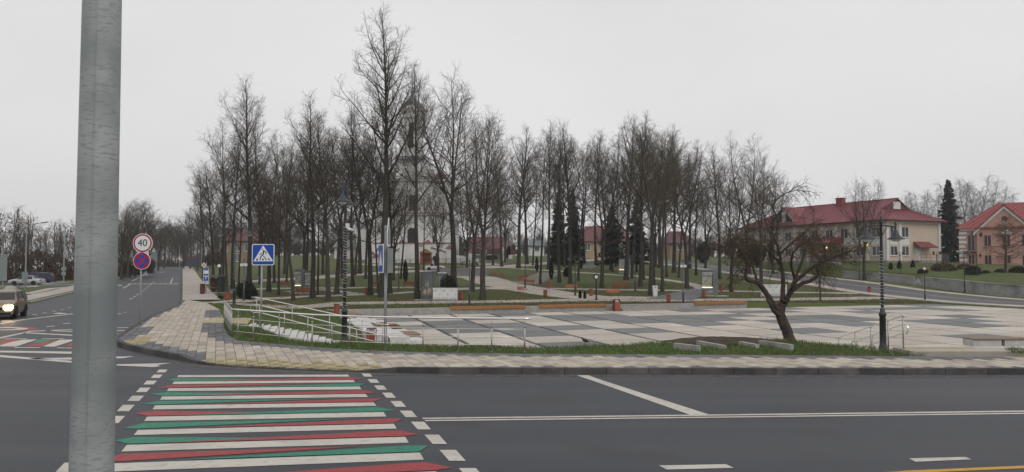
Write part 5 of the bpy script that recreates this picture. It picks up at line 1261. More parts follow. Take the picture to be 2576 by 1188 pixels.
# ---- long red-roofed building
Z0 = 2.95
lb = thing('town_building', 'long two-storey beige building with white pilasters and red hipped roof', 'building', (55.5, 112, Z0), math.radians(25))
H_ = 6.55
part('wall', 'wall_beige', lb, lambda b: b.bbox(0, 12, 0, 30, -2.5, H_))
part('plinth', 'plinth', lb, lambda b: (b.bbox(-.08, 12.08, -.08, 30.1, -2.4, .45)))
ev = .75; zr = 10.15; sl = (zr - H_)/(6 + ev); A_, B_ = (6 - (zr-8.4)/sl, 2.88, 8.4), (6 + (zr-8.4)/sl, 2.88, 8.4); P_, Q_ = (6, 2.5, zr), (6, 24.5, zr)
E0, E1_, E2_, E3 = (-ev, -ev, H_), (12+ev, -ev, H_), (12+ev, 30+ev, H_), (-ev, 30+ev, H_)
rf = MB(); rf.poly([E0, E1_, B_, A_]); rf.poly([E3, E0, A_, P_, Q_]); rf.poly([E1_, E2_, Q_, P_, B_]); rf.poly([E2_, E3, Q_]); rf.poly([E3, E2_, E1_, E0])
rfo = rf.build('roof', MT['roof'], lb)
rb = MB(); roof_ribs(rb, E0, E1_, B_, A_, 14); roof_ribs(rb, E3, E0, P_, Q_, 44); tag(rb.build('seam', MT['roof'], rfo), kind='stuff')
part('ridge_cap', 'roof', rfo, lambda b: b.bbox(5.9, 6.1, 2.4, 24.6, zr - .02, zr + .08))
part('fascia', 'roof', rfo, lambda b: (b.bbox(-ev, 12+ev, -ev-.03, -ev+.04, H_-.2, H_+.03), b.bbox(-ev-.03, -ev+.04, -ev, 30+ev, H_-.21, H_+.02)))
part('soffit', 'door', rfo, lambda b: b.bbox(-ev+.05, 12+ev-.05, -ev+.05, 30+ev-.05, H_-.12, H_-.02))
part('gable', 'roof_dark', rfo, lambda b: b.poly([(A_[0]+.1, 2.9, 8.42), (B_[0]-.1, 2.9, 8.42), (6, 2.9, zr-.06)]))
part('gable_vent', 'trim', rfo, lambda b: b.bbox(5.3, 6.9, 2.8, 2.88, 8.5, 9.65))
part('gutter', 'roof_dark', rfo, lambda b: (b.tube([(-ev-.06, -ev-.06, H_-.05), (12+ev+.06, -ev-.06, H_-.05)], .06, 6), b.tube([(-ev-.06, -ev-.06, H_-.05), (-ev-.06, 30+ev, H_-.05)], .06, 6)))
part('chimney', 'roof_orange', rfo, lambda b: (b.bbox(5.0, 5.9, 12.3, 13.5, 9.2, 10.9), b.bbox(4.9, 6.0, 12.2, 13.6, 10.9, 11.02)))
gy, gw, gz = 20.6, 3.2, 9.9
g_ = MB(); g_.poly([(.2, gy-gw, 6.95), (.2, gy, gz), (6, gy, gz), (3.0, gy-gw, 8.5)]); g_.poly([(.2, gy+gw, 6.95), (3.0, gy+gw, 8.5), (6, gy, gz), (.2, gy, gz)])
dm_ = g_.build('dormer_roof', MT['roof'], rfo)
part('dormer_gable', 'trim', rfo, lambda b: b.add([(.45, gy-gw+.3, 7.0), (.45, gy+gw-.3, 7.0), (.45, gy, gz-.2), (2.5, gy-gw+.3, 7.0), (2.5, gy+gw-.3, 7.0), (2.5, gy, gz-.2)], [(0,2,1), (3,4,5), (0,1,4,3), (1,2,5,4), (2,0,3,5)]))
for s_ in (-1, 1): part('dormer_window', 'glass_dark', rfo, lambda b: b.add([(.42, gy+s_*.45, 7.25), (.42, gy+s_*2.1, 7.25), (.42, gy+s_*.45, 8.9), (.40, gy+s_*.45, 7.25), (.40, gy+s_*2.1, 7.25), (.40, gy+s_*.45, 8.9)], [(0,1,2), (3,5,4), (0,3,4,1), (1,4,5,2), (2,5,3,0)]))
for u in (.22, 2.95, 11.8): part('pilaster', 'trim', lb, lambda b: wbox(b, front, u-.24, u+.24, 0, .14, .46, H_-.05))
part('cornice', 'trim', lb, lambda b: (wbox(b, front, .48, 2.7, .0, .1, H_-.45, H_-.13), wbox(b, front, 3.2, 11.5, .0, .1, H_-.45, H_-.13)))
for u in (1.6, 4.1):
    window(lb, front, u, 3.95, 1.55, 1.6, curtain=True); window(lb, front, u, 1.2, 1.55, 1.45)
    part('spandrel', 'trim', lb, lambda b: wbox(b, front, u-.8, u+.8, 0, .06, 2.85, 3.72))
cp = part('door_canopy', 'roof', lb, lambda b: b.add([(5.9,-.02,3.35), (9.4,-.02,3.35), (9.75,-1.3,2.55), (5.6,-1.3,2.55), (5.9,-.02,3.2), (9.4,-.02,3.2), (9.75,-1.3,2.38), (5.6,-1.3,2.38)], [(0,3,2,1),(4,5,6,7),(0,1,5,4),(1,2,6,5),(2,3,7,6),(3,0,4,7)]))
part('side_door', 'trim', lb, lambda b: wbox(b, front, 6.25, 7.35, 0, .06, .5, 2.3))
part('door_landing', 'plinth', lb, lambda b: (b.bbox(5.6, 9.0, -1.5, -.09, -1.2, .45),))
for k in range(6): part('door_step', 'plinth', lb, lambda b: b.bbox(5.59 - (k+1)*.4, 5.585 - k*.4, -1.5, -.12, -1.6, .3 - k*.16))
part('stair_rail', 'bin_brown', lb, lambda b: (b.tube([(2.6,-1.5,.1), (5.6,-1.5,1.35), (9.0,-1.5,1.35), (10.6,-1.5,.6)], .03, 6), b.tube([(2.6,-1.5,-.2), (5.6,-1.5,.95), (9.0,-1.5,.95), (10.6,-1.5,.3)], .02, 6), [b.tube([(x_, -1.5, z_-1.2), (x_, -1.5, z_)], .022, 6) for x_, z_ in ((2.7,.15),(3.7,.55),(4.7,.97),(5.6,1.35),(6.7,1.35),(7.8,1.35),(9.0,1.35),(10.5,.65))]))
for k in range(11):
    u = .2 + k*2.92; part('pilaster', 'trim', lb, lambda b: wbox(b, sidep, u-.22 if k else .15, u+.22, 0, .14, .46, H_-.05))
    if k < 10:
        c = u + 1.46; window(lb, sidep, c, 3.95, 1.5, 1.55)
        if not 8.2 < c < 13.5: window(lb, sidep, c, 1.2, 1.5, 1.45)
        part('spandrel', 'trim', lb, lambda b: wbox(b, sidep, c-.8, c+.8, 0, .06, 2.85, 3.7))
part('porch_roof', 'roof', lb, lambda b: b.add([(-.02,7.6,4.3), (-.02,14.4,4.3), (-3.4,14.7,3.3), (-3.4,7.3,3.3), (-.02,7.6,3.25), (-.02,14.4,3.25), (-3.4,14.7,3.12), (-3.4,7.3,3.12)], [(0,1,2,3),(4,7,6,5),(0,4,5,1),(1,5,6,2),(2,6,7,3),(3,7,4,0)]))
for u in (8.0, 10.0, 12.0, 14.0): part('porch_column', 'wall_tan' if u in (8.0, 10.0) else 'trim', lb, lambda b: b.bbox(-3.2, -2.85, u-.17, u+.17, -1.0, 3.11))
part('porch_deck', 'plinth', lb, lambda b: b.bbox(-3.5, -.1, 7.2, 14.8, -2.6, .3))
for u in (8.0, 12.0): part('wall_lamp', 'lamp_lit', lb, lambda b: b.lathe([(.05,-.2),(.13,-.1),(.13,.12),(.05,.2)], 8, (-3.32, u, 2.45)))
part('wall_lamp', 'lamp_lit', lb, lambda b: b.lathe([(.05,-.1),(.1,-.05),(.1,.05),(.05,.1)], 8, (-.25, 3.1, 2.75)))
part('entrance_door', 'glass_dark', lb, lambda b: wbox(b, sidep, 10.2, 11.9, 0, .05, .5, 2.9))
part('ramp_wall', 'plinth', lb, lambda b: b.add([(-3.6,7.1,.25), (-3.6,-1.5,-1.6), (-3.6,-1.5,-2.6), (-3.6,7.1,-2.6), (-1.6,7.1,.25), (-1.6,-1.5,-1.6), (-1.6,-1.5,-2.6), (-1.6,7.1,-2.6)], [(0,3,2,1),(4,5,6,7),(0,1,5,4),(1,2,6,5),(2,3,7,6),(3,0,4,7)]))
part('ramp_rail', 'dark_grey', lb, lambda b: b.tube([(-3.5,7.1,1.15), (-3.5,-1.5,-.7)], .03, 6))
part('drainpipe', 'roof_dark', lb, lambda b: b.tube([(-.15, 28.9, -.5), (-.15, 28.9, H_-.2)], .06, 6))
# ---- pink building
pb_ = thing('town_building', 'pink two-storey building with white quoins and a gabled red roof at the picture edge', 'building', (68.2, 115, 2.5), math.radians(-30))
h5 = 5.75
part('wall', 'wall_pink', pb_, lambda b: (b.bbox(0, 32, 0, 12, -2, h5), b.add([(2.2,-.25,-2), (9.2,-.25,-2), (9.2,-.25,5.4), (5.7,-.25,9.0), (2.2,-.25,5.4), (2.2,4,-2), (9.2,4,-2), (9.2,4,5.4), (5.7,4,9.0), (2.2,4,5.4)], [(0,1,2,3,4), (9,8,7,6,5), (0,5,6,1), (1,6,7,2), (2,7,8,3), (3,8,9,4), (4,9,5,0)])))
pr = MB(); zR = 9.9
pr.poly([(-.6,-.6,h5), (32,-.6,h5), (32,6,zR), (5.5,6,zR)]); pr.poly([(-.6,12.6,h5), (-.6,-.6,h5), (5.5,6,zR)]); pr.poly([(32,12.6,h5), (-.6,12.6,h5), (5.5,6,zR), (32,6,zR)]); pr.poly([(-.6,-.6,h5-.01), (-.6,12.6,h5-.01), (32,12.6,h5-.01), (32,-.6,h5-.01)])
pro = pr.build('roof', MT['roof_orange'], pb_)
rb = MB(); roof_ribs(rb, (-.6,-.6,h5), (32,-.6,h5), (32,6,zR), (5.5,6,zR), 40, .06, .07); tag(rb.build('tile_course', MT['roof_orange'], pro), kind='stuff')
gr_ = MB()
for s_, x0 in ((-1, 1.5), (1, 9.9)):
    a, b_, c, d = (x0,-.6,5.0), (5.7,-.6,9.3), (5.7,5.2,9.3), (x0,3.0,5.0)
    gr_.add([a, b_, c, d, tuple(Vector(a)-Vector((0,0,.16))), tuple(Vector(b_)-Vector((0,0,.16))), tuple(Vector(c)-Vector((0,0,.16))), tuple(Vector(d)-Vector((0,0,.16)))], [(0,1,2,3),(7,6,5,4),(0,4,5,1),(1,5,6,2),(2,6,7,3),(3,7,4,0)])
gr_.build('gable_roof', MT['roof_orange'], pro)
gc = MB()
for x0 in (1.5, 9.9):
    a, b_ = Vector((x0 + (.25 if x0 < 6 else -.25), -.42, 5.08)), Vector((5.7, -.42, 9.05)); n = Vector((0,0,-.42))
    gc.add([a, b_, b_+n, a+n, a+Vector((0,.16,0)), b_+Vector((0,.16,0)), b_+n+Vector((0,.16,0)), a+n+Vector((0,.16,0))], [(0,1,2,3),(7,6,5,4),(0,4,5,1),(1,5,6,2),(2,6,7,3),(3,7,4,0)])
gc.build('gable_trim', MT['trim'], pb_); part('cornice', 'trim', pb_, lambda b: wbox(b, front, 0, 2.15, 0, .3, h5-.3, h5-.02))
for k in range(8): part('quoin', 'trim', pb_, lambda b: (b.bbox(-.07, .95 if k % 2 else .8, -.07, .8, .12 + k*.68, .12 + k*.68 + .4)))
F2 = lambda u, o, z: front(u, o + .25, z)
window(pb_, front, 1.5, 2.35, .95, 2.45, 'glass_dark', 'wall_pink', 1, False); window(pb_, front, 1.5, .1, .85, 1.65, 'glass_dark', 'wall_pink', 1)
for u in (3.6, 6.0, 8.3): window(pb_, F2, u, 3.0, .95, 1.75, 'glass_dark', 'wall_pink', 1); window(pb_, F2, u, .1, .95, 1.65, 'glass_dark', 'wall_pink', 1)
part('round_window', 'glass_dark', pb_, lambda b: b.add([(5.75 + .36*math.cos(2*PI*i/20), -.27 - .03*j, 7.15 + .36*math.sin(2*PI*i/20)) for j in (0, 1) for i in range(20)], [tuple(range(39, 19, -1))] + [(i, (i+1) % 20, 20+(i+1) % 20, 20+i) for i in range(20)]))
part('plaque', 'wall_tan', pb_, lambda b: wbox(b, F2, 5.15, 6.6, 0, .05, 5.75, 6.25))
part('relief_crest', 'trim', pb_, lambda b: (b.ball((6.0,-.3,5.25), .22, 8, 5), b.ball((5.65,-.3,5.0), .26, 8, 5, 0, .7), b.ball((6.35,-.3,5.0), .26, 8, 5, 0, .7), wbox(b, F2, 5.3, 6.7, 0, .14, 4.82, 4.98)))
bl = part('balcony', 'dark_grey', pb_, lambda b: (b.bbox(.6, 2.15, -.9, -.01, 2.2, 2.32),))
part('railing', 'dark_grey', bl, lambda b: ([b.tube([(x_, -.85, 2.3), (x_, -.85, 3.2)], .02, 5) for x_ in np.arange(.65, 2.15, .2)], b.tube([(.62,-.85,3.2), (2.13,-.85,3.2)], .03, 6), b.tube([(.62,-.85,3.2), (.62,-.02,3.2)], .03, 6)))
part('flag', 'fence_redsheet', pb_, lambda b: b.add([(2.55,-.3,5.0),(2.9,-.55,5.15),(2.95,-.6,4.6),(2.6,-.35,4.45),(2.56,-.29,5.0),(2.91,-.54,5.15),(2.96,-.59,4.6),(2.61,-.34,4.45)], [(0,1,2,3),(7,6,5,4),(0,4,5,1),(1,5,6,2),(2,6,7,3),(3,7,4,0)]))
part('entrance_step', 'plinth', pb_, lambda b: (b.bbox(5.0, 7.0, -1.9, -.3, -1, .05), b.bbox(5.2, 6.8, -2.4, -1.905, -1, -.15)))
part('cellar_hood', 'wall_tan', pb_, lambda b: b.add([(5.0,-1.6,-1),(7.2,-1.6,-1),(7.2,-1.6,.5),(6.2,-1.6,.55),(5.0,-1.6,-.2),(5.0,-.3,-1),(7.2,-.3,-1),(7.2,-.3,.5),(6.2,-.3,.55),(5.0,-.3,-.2)], [(0,1,2,3,4),(9,8,7,6,5),(0,5,6,1),(1,6,7,2),(2,7,8,3),(3,8,9,4),(4,9,5,0)]))
yw = thing('yard_wall', 'low plain wall with a red coping between the beige and the pink building', 'wall')
yb = (60.6, 119.5)
part('wall', 'concrete_old', yw, lambda b: b.box((68.2, 121.5, 3.4), (4.6, .3, 2.4), math.radians(10))); part('coping', 'cap', yw, lambda b: b.box((68.2, 121.5, 4.68), (4.7, .5, .14), math.radians(10)))
# ---- retaining wall along the park road, in sections
RWP = [(55.4, 78.5), (54.2, 82.5), (52.0, 88.2), (50.4, 92.2)]
rw_ = thing('retaining_wall', 'long grey rendered retaining wall along the park road below the pink building', 'wall')
def wallrun(par, pts, hts, nseg=1, thick=.3, mat_='concrete_old', cap=True):
    for (a, b), (h0, h1) in zip(zip(pts[:-1], pts[1:]), zip(hts[:-1], hts[1:])):
        a_, b_ = Vector(a), Vector(b); t = (b_-a_).normalized(); n = Vector((-t.y, t.x))*thick/2
        r = [tuple(a_+n), tuple(a_-n), tuple(b_-n), tuple(b_+n)]; zt = [h0, h0, h1, h1]
        if area(r) < 0: r, zt = r[::-1], zt[::-1]
        MB().prism(r, min(tz(a[0]-1, a[1]), tz(b[0]-1, b[1])) - .5, 0, 0, zt).build('wall_section', MT[mat_], par)
        if cap:
            n2 = n*1.35; r = [tuple(a_+n2), tuple(a_-n2), tuple(b_-n2), tuple(b_+n2)]; zt = [h0+.09, h0+.09, h1+.09, h1+.09]; z0 = [h0+.003, h0+.003, h1+.003, h1+.003]
            if area(r) < 0: r, zt, z0 = r[::-1], zt[::-1], z0[::-1]
            MB().prism(r, 0, 0, 0, zt).build('coping', MT['concrete_old'], par) if False else MB().add([(*p, z) for p, z in zip(r, z0)] + [(*p, z) for p, z in zip(r, zt)], [(3,2,1,0),(4,5,6,7),(0,1,5,4),(1,2,6,5),(2,3,7,6),(3,0,4,7)]).build('coping', MT['concrete_old'], par)
def wtop(px, py, d): return at(px, py, d)
def wpt(px, py_top, d): x_, y_, z_ = at(px, py_top, d); return (x_, y_), z_
P0 = [wpt(2600, 722, 78), wpt(2480, 713, 83), wpt(2400, 705, 88.5), wpt(2319, 698, 94.5)]
wallrun(rw_, [p[0] for p in P0], [p[1] for p in P0])
rw3 = thing('retaining_wall', 'grey rendered retaining wall on the park road below the beige building, past the small steps', 'wall')
P1 = [wpt(2300, 697, 97), wpt(2230, 690, 101), wpt(2170, 687, 105), wpt(2119, 684, 109)]
wallrun(rw3, [p[0] for p in P1], [p[1] for p in P1])
wallrun(rw3, [wpt(2119, 684, 109)[0], (wpt(2119, 684, 109)[0][0] + 4, 112.5)], [P1[-1][1], P1[-1][1]])
stp = thing('street_steps', 'narrow grey steps in the gap of the retaining wall', 'steps')
for k in range(6):
    x_, y_, z_ = at(2309 - k*2, 711 - k*2.4, 95.3 + k*.32); MB().box((x_ + .2 + k*.22, y_ + .1, z_ - .5), (1.9, .5, 1.0), .3).build('step', MT['concrete'], stp)
# ---- white church
DC = 150.0; cxx = at(1031, 600, DC)[0]; gz0 = 3.4
K = lambda px: at(px, 600, DC)[0] - cxx
ZK = lambda py: at(1031, py, DC)[2] - gz0
ch = thing('church', 'white church with a tall bell tower and dark dome behind the trees', 'church', (cxx, DC, gz0))
zc1, zc2, zc3 = ZK(537), ZK(452), ZK(389)
part('nave_wall', 'wall_white', ch, lambda b: (b.bbox(K(934), K(1128), 0, 30, -1.5, zc1), b.bbox(K(936), K(1126), .3, 30, zc1, zc2)))
part('attic_wall', 'wall_white', ch, lambda b: (b.bbox(K(968), K(1112), .8, 12, zc2, zc2+2.2), b.bbox(K(992), K(1072), .6, 8, zc2, zc3)))
part('cornice', 'trim', ch, lambda b: (b.bbox(K(930), K(1132), -.35, 30.3, zc1-.35, zc1-.02), b.bbox(K(931), K(1131), .0, 30.3, zc2-.3, zc2+.1)))
part('cornice_flashing', 'cap', ch, lambda b: (b.bbox(K(929), K(1133), -.42, 30.4, zc1-.015, zc1+.1), b.bbox(K(930), K(1132), -.06, 30.4, zc2+.105, zc2+.2)))
part('nave_roof', 'tin', ch, lambda b: b.add([(K(936),9,zc2), (K(1126),9,zc2), (0,9,zc2+5), (K(936),30,zc2), (K(1126),30,zc2), (0,30,zc2+5)], [(0,1,2),(5,4,3),(0,2,5,3),(1,4,5,2)]))
part('corner_pediment', 'cap', ch, lambda b: (b.add([(K(1092),.5,zc2+.2), (K(1128),.5,zc2+.2), (K(1110),.5,zc2+1.9), (K(1092),2,zc2+.2), (K(1128),2,zc2+.2), (K(1110),2,zc2+1.9)], [(0,1,2),(5,4,3),(0,2,5,3),(1,4,5,2),(0,3,4,1)]), b.add([(K(938),.5,zc2+.2), (K(974),.5,zc2+.2), (K(956),.5,zc2+1.9), (K(938),2,zc2+.2), (K(974),2,zc2+.2), (K(956),2,zc2+1.9)], [(0,1,2),(5,4,3),(0,2,5,3),(1,4,5,2),(0,3,4,1)])))
for px in (940, 980, 1082, 1122): part('pilaster', 'wall_white', ch, lambda b: wbox(b, front, K(px)-.5, K(px)+.5, 0, .18, .4, zc1-.36))
tw_, td = K(1058), .4
zt1 = ZK(277)
part('tower', 'wall_white', ch, lambda b: (b.bbox(-tw_, tw_, td, td+2*tw_, zc3, zt1), b.bbox(-tw_-.12, -tw_+.5, td-.12, td+.5, zc3, zt1-.4), b.bbox(tw_-.5, tw_+.12, td-.12, td+.5, zc3, zt1-.4)))
part('tower_cornice', 'trim', ch, lambda b: (b.bbox(-tw_-.35, tw_+.35, td-.35, td+2*tw_+.35, zt1, zt1+.35),))
part('tower_cornice', 'trim', ch, lambda b: b.bbox(-tw_-.25, tw_+.25, td-.25, td+2*tw_+.25, ZK(293)-.15, ZK(293)+.15)); part('tower_cornice', 'trim', ch, lambda b: b.bbox(-tw_-.3, tw_+.3, td-.3, td+2*tw_+.3, zc3-.3, zc3))
part('tower_skirt', 'tin', ch, lambda b: b.add([(-tw_-.9,td-.9,zc3-.9), (tw_+.9,td-.9,zc3-.9), (tw_+.9,td+2*tw_+.9,zc3-.9), (-tw_-.9,td+2*tw_+.9,zc3-.9), (-tw_-.2,td-.2,zc3-.3), (tw_+.2,td-.2,zc3-.3), (tw_+.2,td+2*tw_+.2,zc3-.3), (-tw_-.2,td+2*tw_+.2,zc3-.3)], [(0,1,5,4),(1,2,6,5),(2,3,7,6),(3,0,4,7)]))
def arch(b, u, z, w_, h, W, o0, o1, n=10):
    o = [(u-w_/2, z), (u+w_/2, z)] + [(u + w_/2*math.cos(PI*i/n), z + h - w_/2 + w_/2*math.sin(PI*i/n)) for i in range(n+1)]
    k = len(o); vs = [W(a, o1, c) for a, c in o] + [W(a, o0, c) for a, c in o]
    b.add(vs, [tuple(range(k)), tuple(range(2*k-1, k-1, -1))] + [(i, i+k, (i+1) % k + k, (i+1) % k) for i in range(k)])
FT = lambda u, o, z: (u, td - o, z)
part('belfry_surround', 'trim', ch, lambda b: arch(b, .1, ZK(374), K(1049), ZK(300)-ZK(374), FT, -.3, .06))
bo = part('belfry_opening', 'glass_dark', ch, lambda b: arch(b, .1, ZK(372), K(1043), ZK(308)-ZK(372), FT, -.2, .12))
part('lower_louvre', 'door', bo, lambda b: wbox(b, FT, -.4, .6, .125, .15, ZK(372), ZK(345)))
dmz = zt1 + .35
part('dome', 'tin', ch, lambda b: b.lathe([(tw_*1.22, dmz), (tw_*1.2, dmz+0.180), (tw_*1.12, dmz+0.792), (tw_*.95, dmz+1.368), (tw_*.92, dmz+1.440), (tw_*.7, dmz+1.800), (tw_*.35, dmz+2.448), (tw_*.16, dmz+3.096), (tw_*.13, dmz+3.600)], 8, (0, td+tw_, 0)))
part('dome_gable', 'trim', ch, lambda b: b.add([(-1.3,td-.5,dmz), (1.3,td-.5,dmz), (0,td-.5,dmz+0.936), (-1.3,td+1,dmz), (1.3,td+1,dmz), (0,td+1,dmz+0.936)], [(0,1,2),(5,4,3),(0,2,5,3),(1,4,5,2)]))
part('spire', 'tin', ch, lambda b: b.lathe([(.3, dmz+3.528), (.42, dmz+3.816), (.3, dmz+4.104), (.12, dmz+4.320), (.06, dmz+5.040)], 10, (0, td+tw_, 0)))
part('cross', 'bronze', ch, lambda b: (b.bbox(-.05, .05, td+tw_-.05, td+tw_+.05, dmz+4.968, dmz+5.976), b.bbox(-.4, .4, td+tw_-.045, td+tw_+.045, dmz+5.472, dmz+5.558)))
window(ch, front, K(1036), ZK(529), 1.15, ZK(490)-ZK(529), 'door', 'wall_tan', 1, True, -.25)
part('door_surround', 'trim', ch, lambda b: wbox(b, front, K(1020), K(1050), 0, .08, ZK(625), ZK(566)))
part('church_door', 'door', ch, lambda b: arch(b, K(1036), ZK(625), 1.7, ZK(573)-ZK(625), front, 0, .14))
for px, py in ((985, 600), (1090, 600)): window(ch, front, K(px), ZK(py)-1.0, .8, 1.6, 'glass_dark', 'trim', 0)
part('side_wing', 'wall_white', ch, lambda b: b.bbox(K(886), K(934)-.01, 4, 16, -1.5, ZK(568)))
part('wing_roof', 'tin', ch, lambda b: b.add([(K(883),3.6,ZK(568)), (K(934),3.6,ZK(568)), (K(934),16,ZK(568)), (K(883),16,ZK(568)), (K(908),9,ZK(540)), (K(934),9,ZK(540))], [(0,1,5,4),(1,2,5),(2,3,4,5),(3,0,4)]))
part('wall_stripe', 'cap', ch, lambda b: wbox(b, front, K(935), K(937), 0, .03, ZK(614), ZK(560)))
# stair walls in front of the church
DW = 139.0; cw_ = at(1031, 600, DW)[0]; KW = lambda px: at(px, 600, DW)[0]; ZW = lambda py: at(1031, py, DW)[2]
cwl = thing('church_wall', 'white stepped churchyard wall with red caps in front of the church', 'wall')
def wallpoly(nm, mat_, pts, y0, th, par): MB().add([(KW(a), y0, ZW(b)) for a, b in pts] + [(KW(a), y0+th, ZW(b)) for a, b in pts], [tuple(range(len(pts))), tuple(range(2*len(pts)-1, len(pts)-1, -1))] + [(i, i+len(pts), (i+1) % len(pts)+len(pts), (i+1) % len(pts)) for i in range(len(pts))]).build(nm, MT[mat_], par)
wallpoly('centre_wall', 'wall_white', [(1020,672), (1083,672), (1083,622), (1020,622)], DW-1, .5, cwl)
wallpoly('flank_wall', 'wall_white', [(985,674), (1020,672), (1020,624), (1005,628), (985,640)], DW-.9, .45, cwl)
wallpoly('flank_wall', 'wall_white', [(1083,670), (1205,664), (1205,652), (1135,640), (1112,632), (1083,624)], DW-.9, .45, cwl)
wallpoly('outer_wall', 'wall_white', [(930,676), (985,674), (985,650), (940,662), (930,664)], DW-.8, .4, cwl)
wallpoly('upper_wall', 'wall_white', [(930,640), (1132,636), (1132,612), (930,612)], DW+2.5, .4, cwl)
wallpoly('coping', 'cap', [(1083,624), (1112,632), (1135,640), (1135,638), (1112,629.5), (1083,621.5)], DW-1, .6, cwl); wallpoly('coping', 'cap', [(985,640), (1005,628), (1020,624), (1020,621.5), (1005,625.5), (985,637.5)], DW-1, .6, cwl)
wallpoly('coping', 'cap', [(930,612), (1132,612), (1132,609.5), (930,609.5)], DW+2.4, .6, cwl)
for px, py in ((1016, 613), (1078, 613), (1132, 626), (936, 640), (950, 648), (1186, 636)):
    c = (KW(px), DW-.8, 0); b = MB(); b.bbox(c[0]-.55, c[0]+.55, DW-1.5, DW-.4, 2.5, ZW(py)); pl2 = b.build('pillar', MT['wall_white'], cwl)
    b = MB(); z_ = ZW(py); b.add([(c[0]-.75, DW-1.7, z_+.01), (c[0]+.75, DW-1.7, z_+.01), (c[0]+.75, DW-.2, z_+.01), (c[0]-.75, DW-.2, z_+.01), (c[0], DW-.95, z_+.75)], [(3,2,1,0),(0,1,4),(1,2,4),(2,3,4),(3,0,4)]); b.build('cap', MT['cap'], pl2)
part('stair_slab', 'concrete', cwl, lambda b: b.add([(KW(1040), DW+2.4, ZW(612)), (KW(1060), DW+2.4, ZW(612)), (KW(1060), 149.9, ZK(625)+gz0), (KW(1040), 149.9, ZK(625)+gz0), (KW(1040), DW+2.4, 2.5), (KW(1060), DW+2.4, 2.5), (KW(1060), 149.9, 2.5), (KW(1040), 149.9, 2.5)], [(0,1,2,3),(7,6,5,4),(0,4,5,1),(1,5,6,2),(2,6,7,3),(3,7,4,0)]))
# orange booth under the wall
bt = thing('wooden_booth', 'little orange wooden booth with a gabled roof at the foot of the church wall', 'booth'); DB_ = 133.0
KB = lambda px: at(px, 600, DB_)[0]; ZB = lambda py: at(1070, py, DB_)[2]
part('wall', 'orange', bt, lambda b: b.bbox(KB(1057), KB(1084), DB_, DB_+1.6, ZB(672), ZB(636)))
part('opening', 'bin_brown', bt, lambda b: b.bbox(KB(1066), KB(1083), DB_-.05, DB_-.004, ZB(658), ZB(638)))
part('roof', 'wood', bt, lambda b: b.add([(KB(1054),DB_-.4,ZB(637)), (KB(1071),DB_-.4,ZB(626)), (KB(1088),DB_-.4,ZB(637)), (KB(1054),DB_+2,ZB(637)), (KB(1071),DB_+2,ZB(626)), (KB(1088),DB_+2,ZB(637))], [(0,2,1),(3,4,5),(0,1,4,3),(1,2,5,4),(0,3,5,2)]))
# ---- village houses behind the park
def house(lab, px0, px1, d, py_b, py_e, py_r, wallm, roofm, depth=9, hip=.18, wins=(), gable_end=None, rz=0.0):
    x0, x1 = at(px0, 600, d)[0], at(px1, 600, d)[0]; zb, ze, zr_ = (at((px0+px1)/2, p, d)[2] for p in (py_b, py_e, py_r)); w_ = x1-x0
    t = thing('village_house', lab, 'house', (x0, d, zb), rz); e, r = ze-zb, zr_-zb
    part('wall', wallm, t, lambda b: b.bbox(.3, w_-.3, 0, depth, -1.5, e))
    h0 = hip*w_
    part('roof', roofm, t, lambda b: b.add([(0,-.6,e), (w_,-.6,e), (w_,depth+.6,e), (0,depth+.6,e), (h0,depth/2,r), (w_-h0,depth/2,r), (0,-.6,e-.15), (w_,-.6,e-.15), (w_,depth+.6,e-.15), (0,depth+.6,e-.15)], [(0,1,5,4),(1,2,5),(2,3,4,5),(3,0,4),(9,8,7,6),(0,6,7,1),(1,7,8,2),(2,8,9,3),(3,9,6,0)]))
    for u, z, ww, hh in wins: window(t, front, u*w_, z*e, ww, hh, 'glass', 'trim', 1)
    return t
h1 = house('green-boarded house with a maroon roof and a shed front beside the church', 1164, 1281, 170, 646, 626, 594, 'wall_green', 'roof_dark', 9, .10, ((.3,.25,1.4,1.2), (.6,.25,1.4,1.2)))
part('gable_front', 'wall_green', h1, lambda b: b.add([(-.15,.0,1.7),(2.4,-.65,1.7),(1.05,-.3,4.6),(-.15,.25,1.7),(2.4,-.4,1.7),(1.05,0,4.6)], [(0,1,2),(5,4,3),(0,3,4,1),(1,4,5,2),(2,5,3,0)]))
house('yellow house with a red roof behind the dark spruces', 1462, 1590, 165, 640, 607, 566, 'wall_yellow', 'roof_far', 10, .12, ((.12,.3,1.3,1.5), (.45,.3,1.3,1.5), (.75,.3,1.3,1.5)))
house('far red-roofed house behind the trees at the end of the park road', 1682, 1740, 185, 636, 612, 580, 'wall_tan', 'roof_dark', 9, .15, ((.5,.3,1.3,1.4),))
house('tan two-storey house with a dark roof behind the left lamp', 552, 642, 178, 664, 606, 572, 'wall_tan', 'roof_dark', 10, .14, ((.14,.55,1.6,1.9), (.5,.55,1.6,1.9), (.8,.55,1.6,1.9), (.5,.1,1.6,1.9)))
house('small white shed with a grey roof on the lawn edge beside the church wing', 838, 884, 165, 655, 622, 604, 'wall_white', 'tin', 7, .05, ((.35,.2,.9,1.6),))
house('low grey-roofed house glimpsed past the leaning tree', 1330, 1372, 200, 636, 618, 604, 'wall_white', 'tin', 8, .1, ((.5,.2,1.2,1.2),))
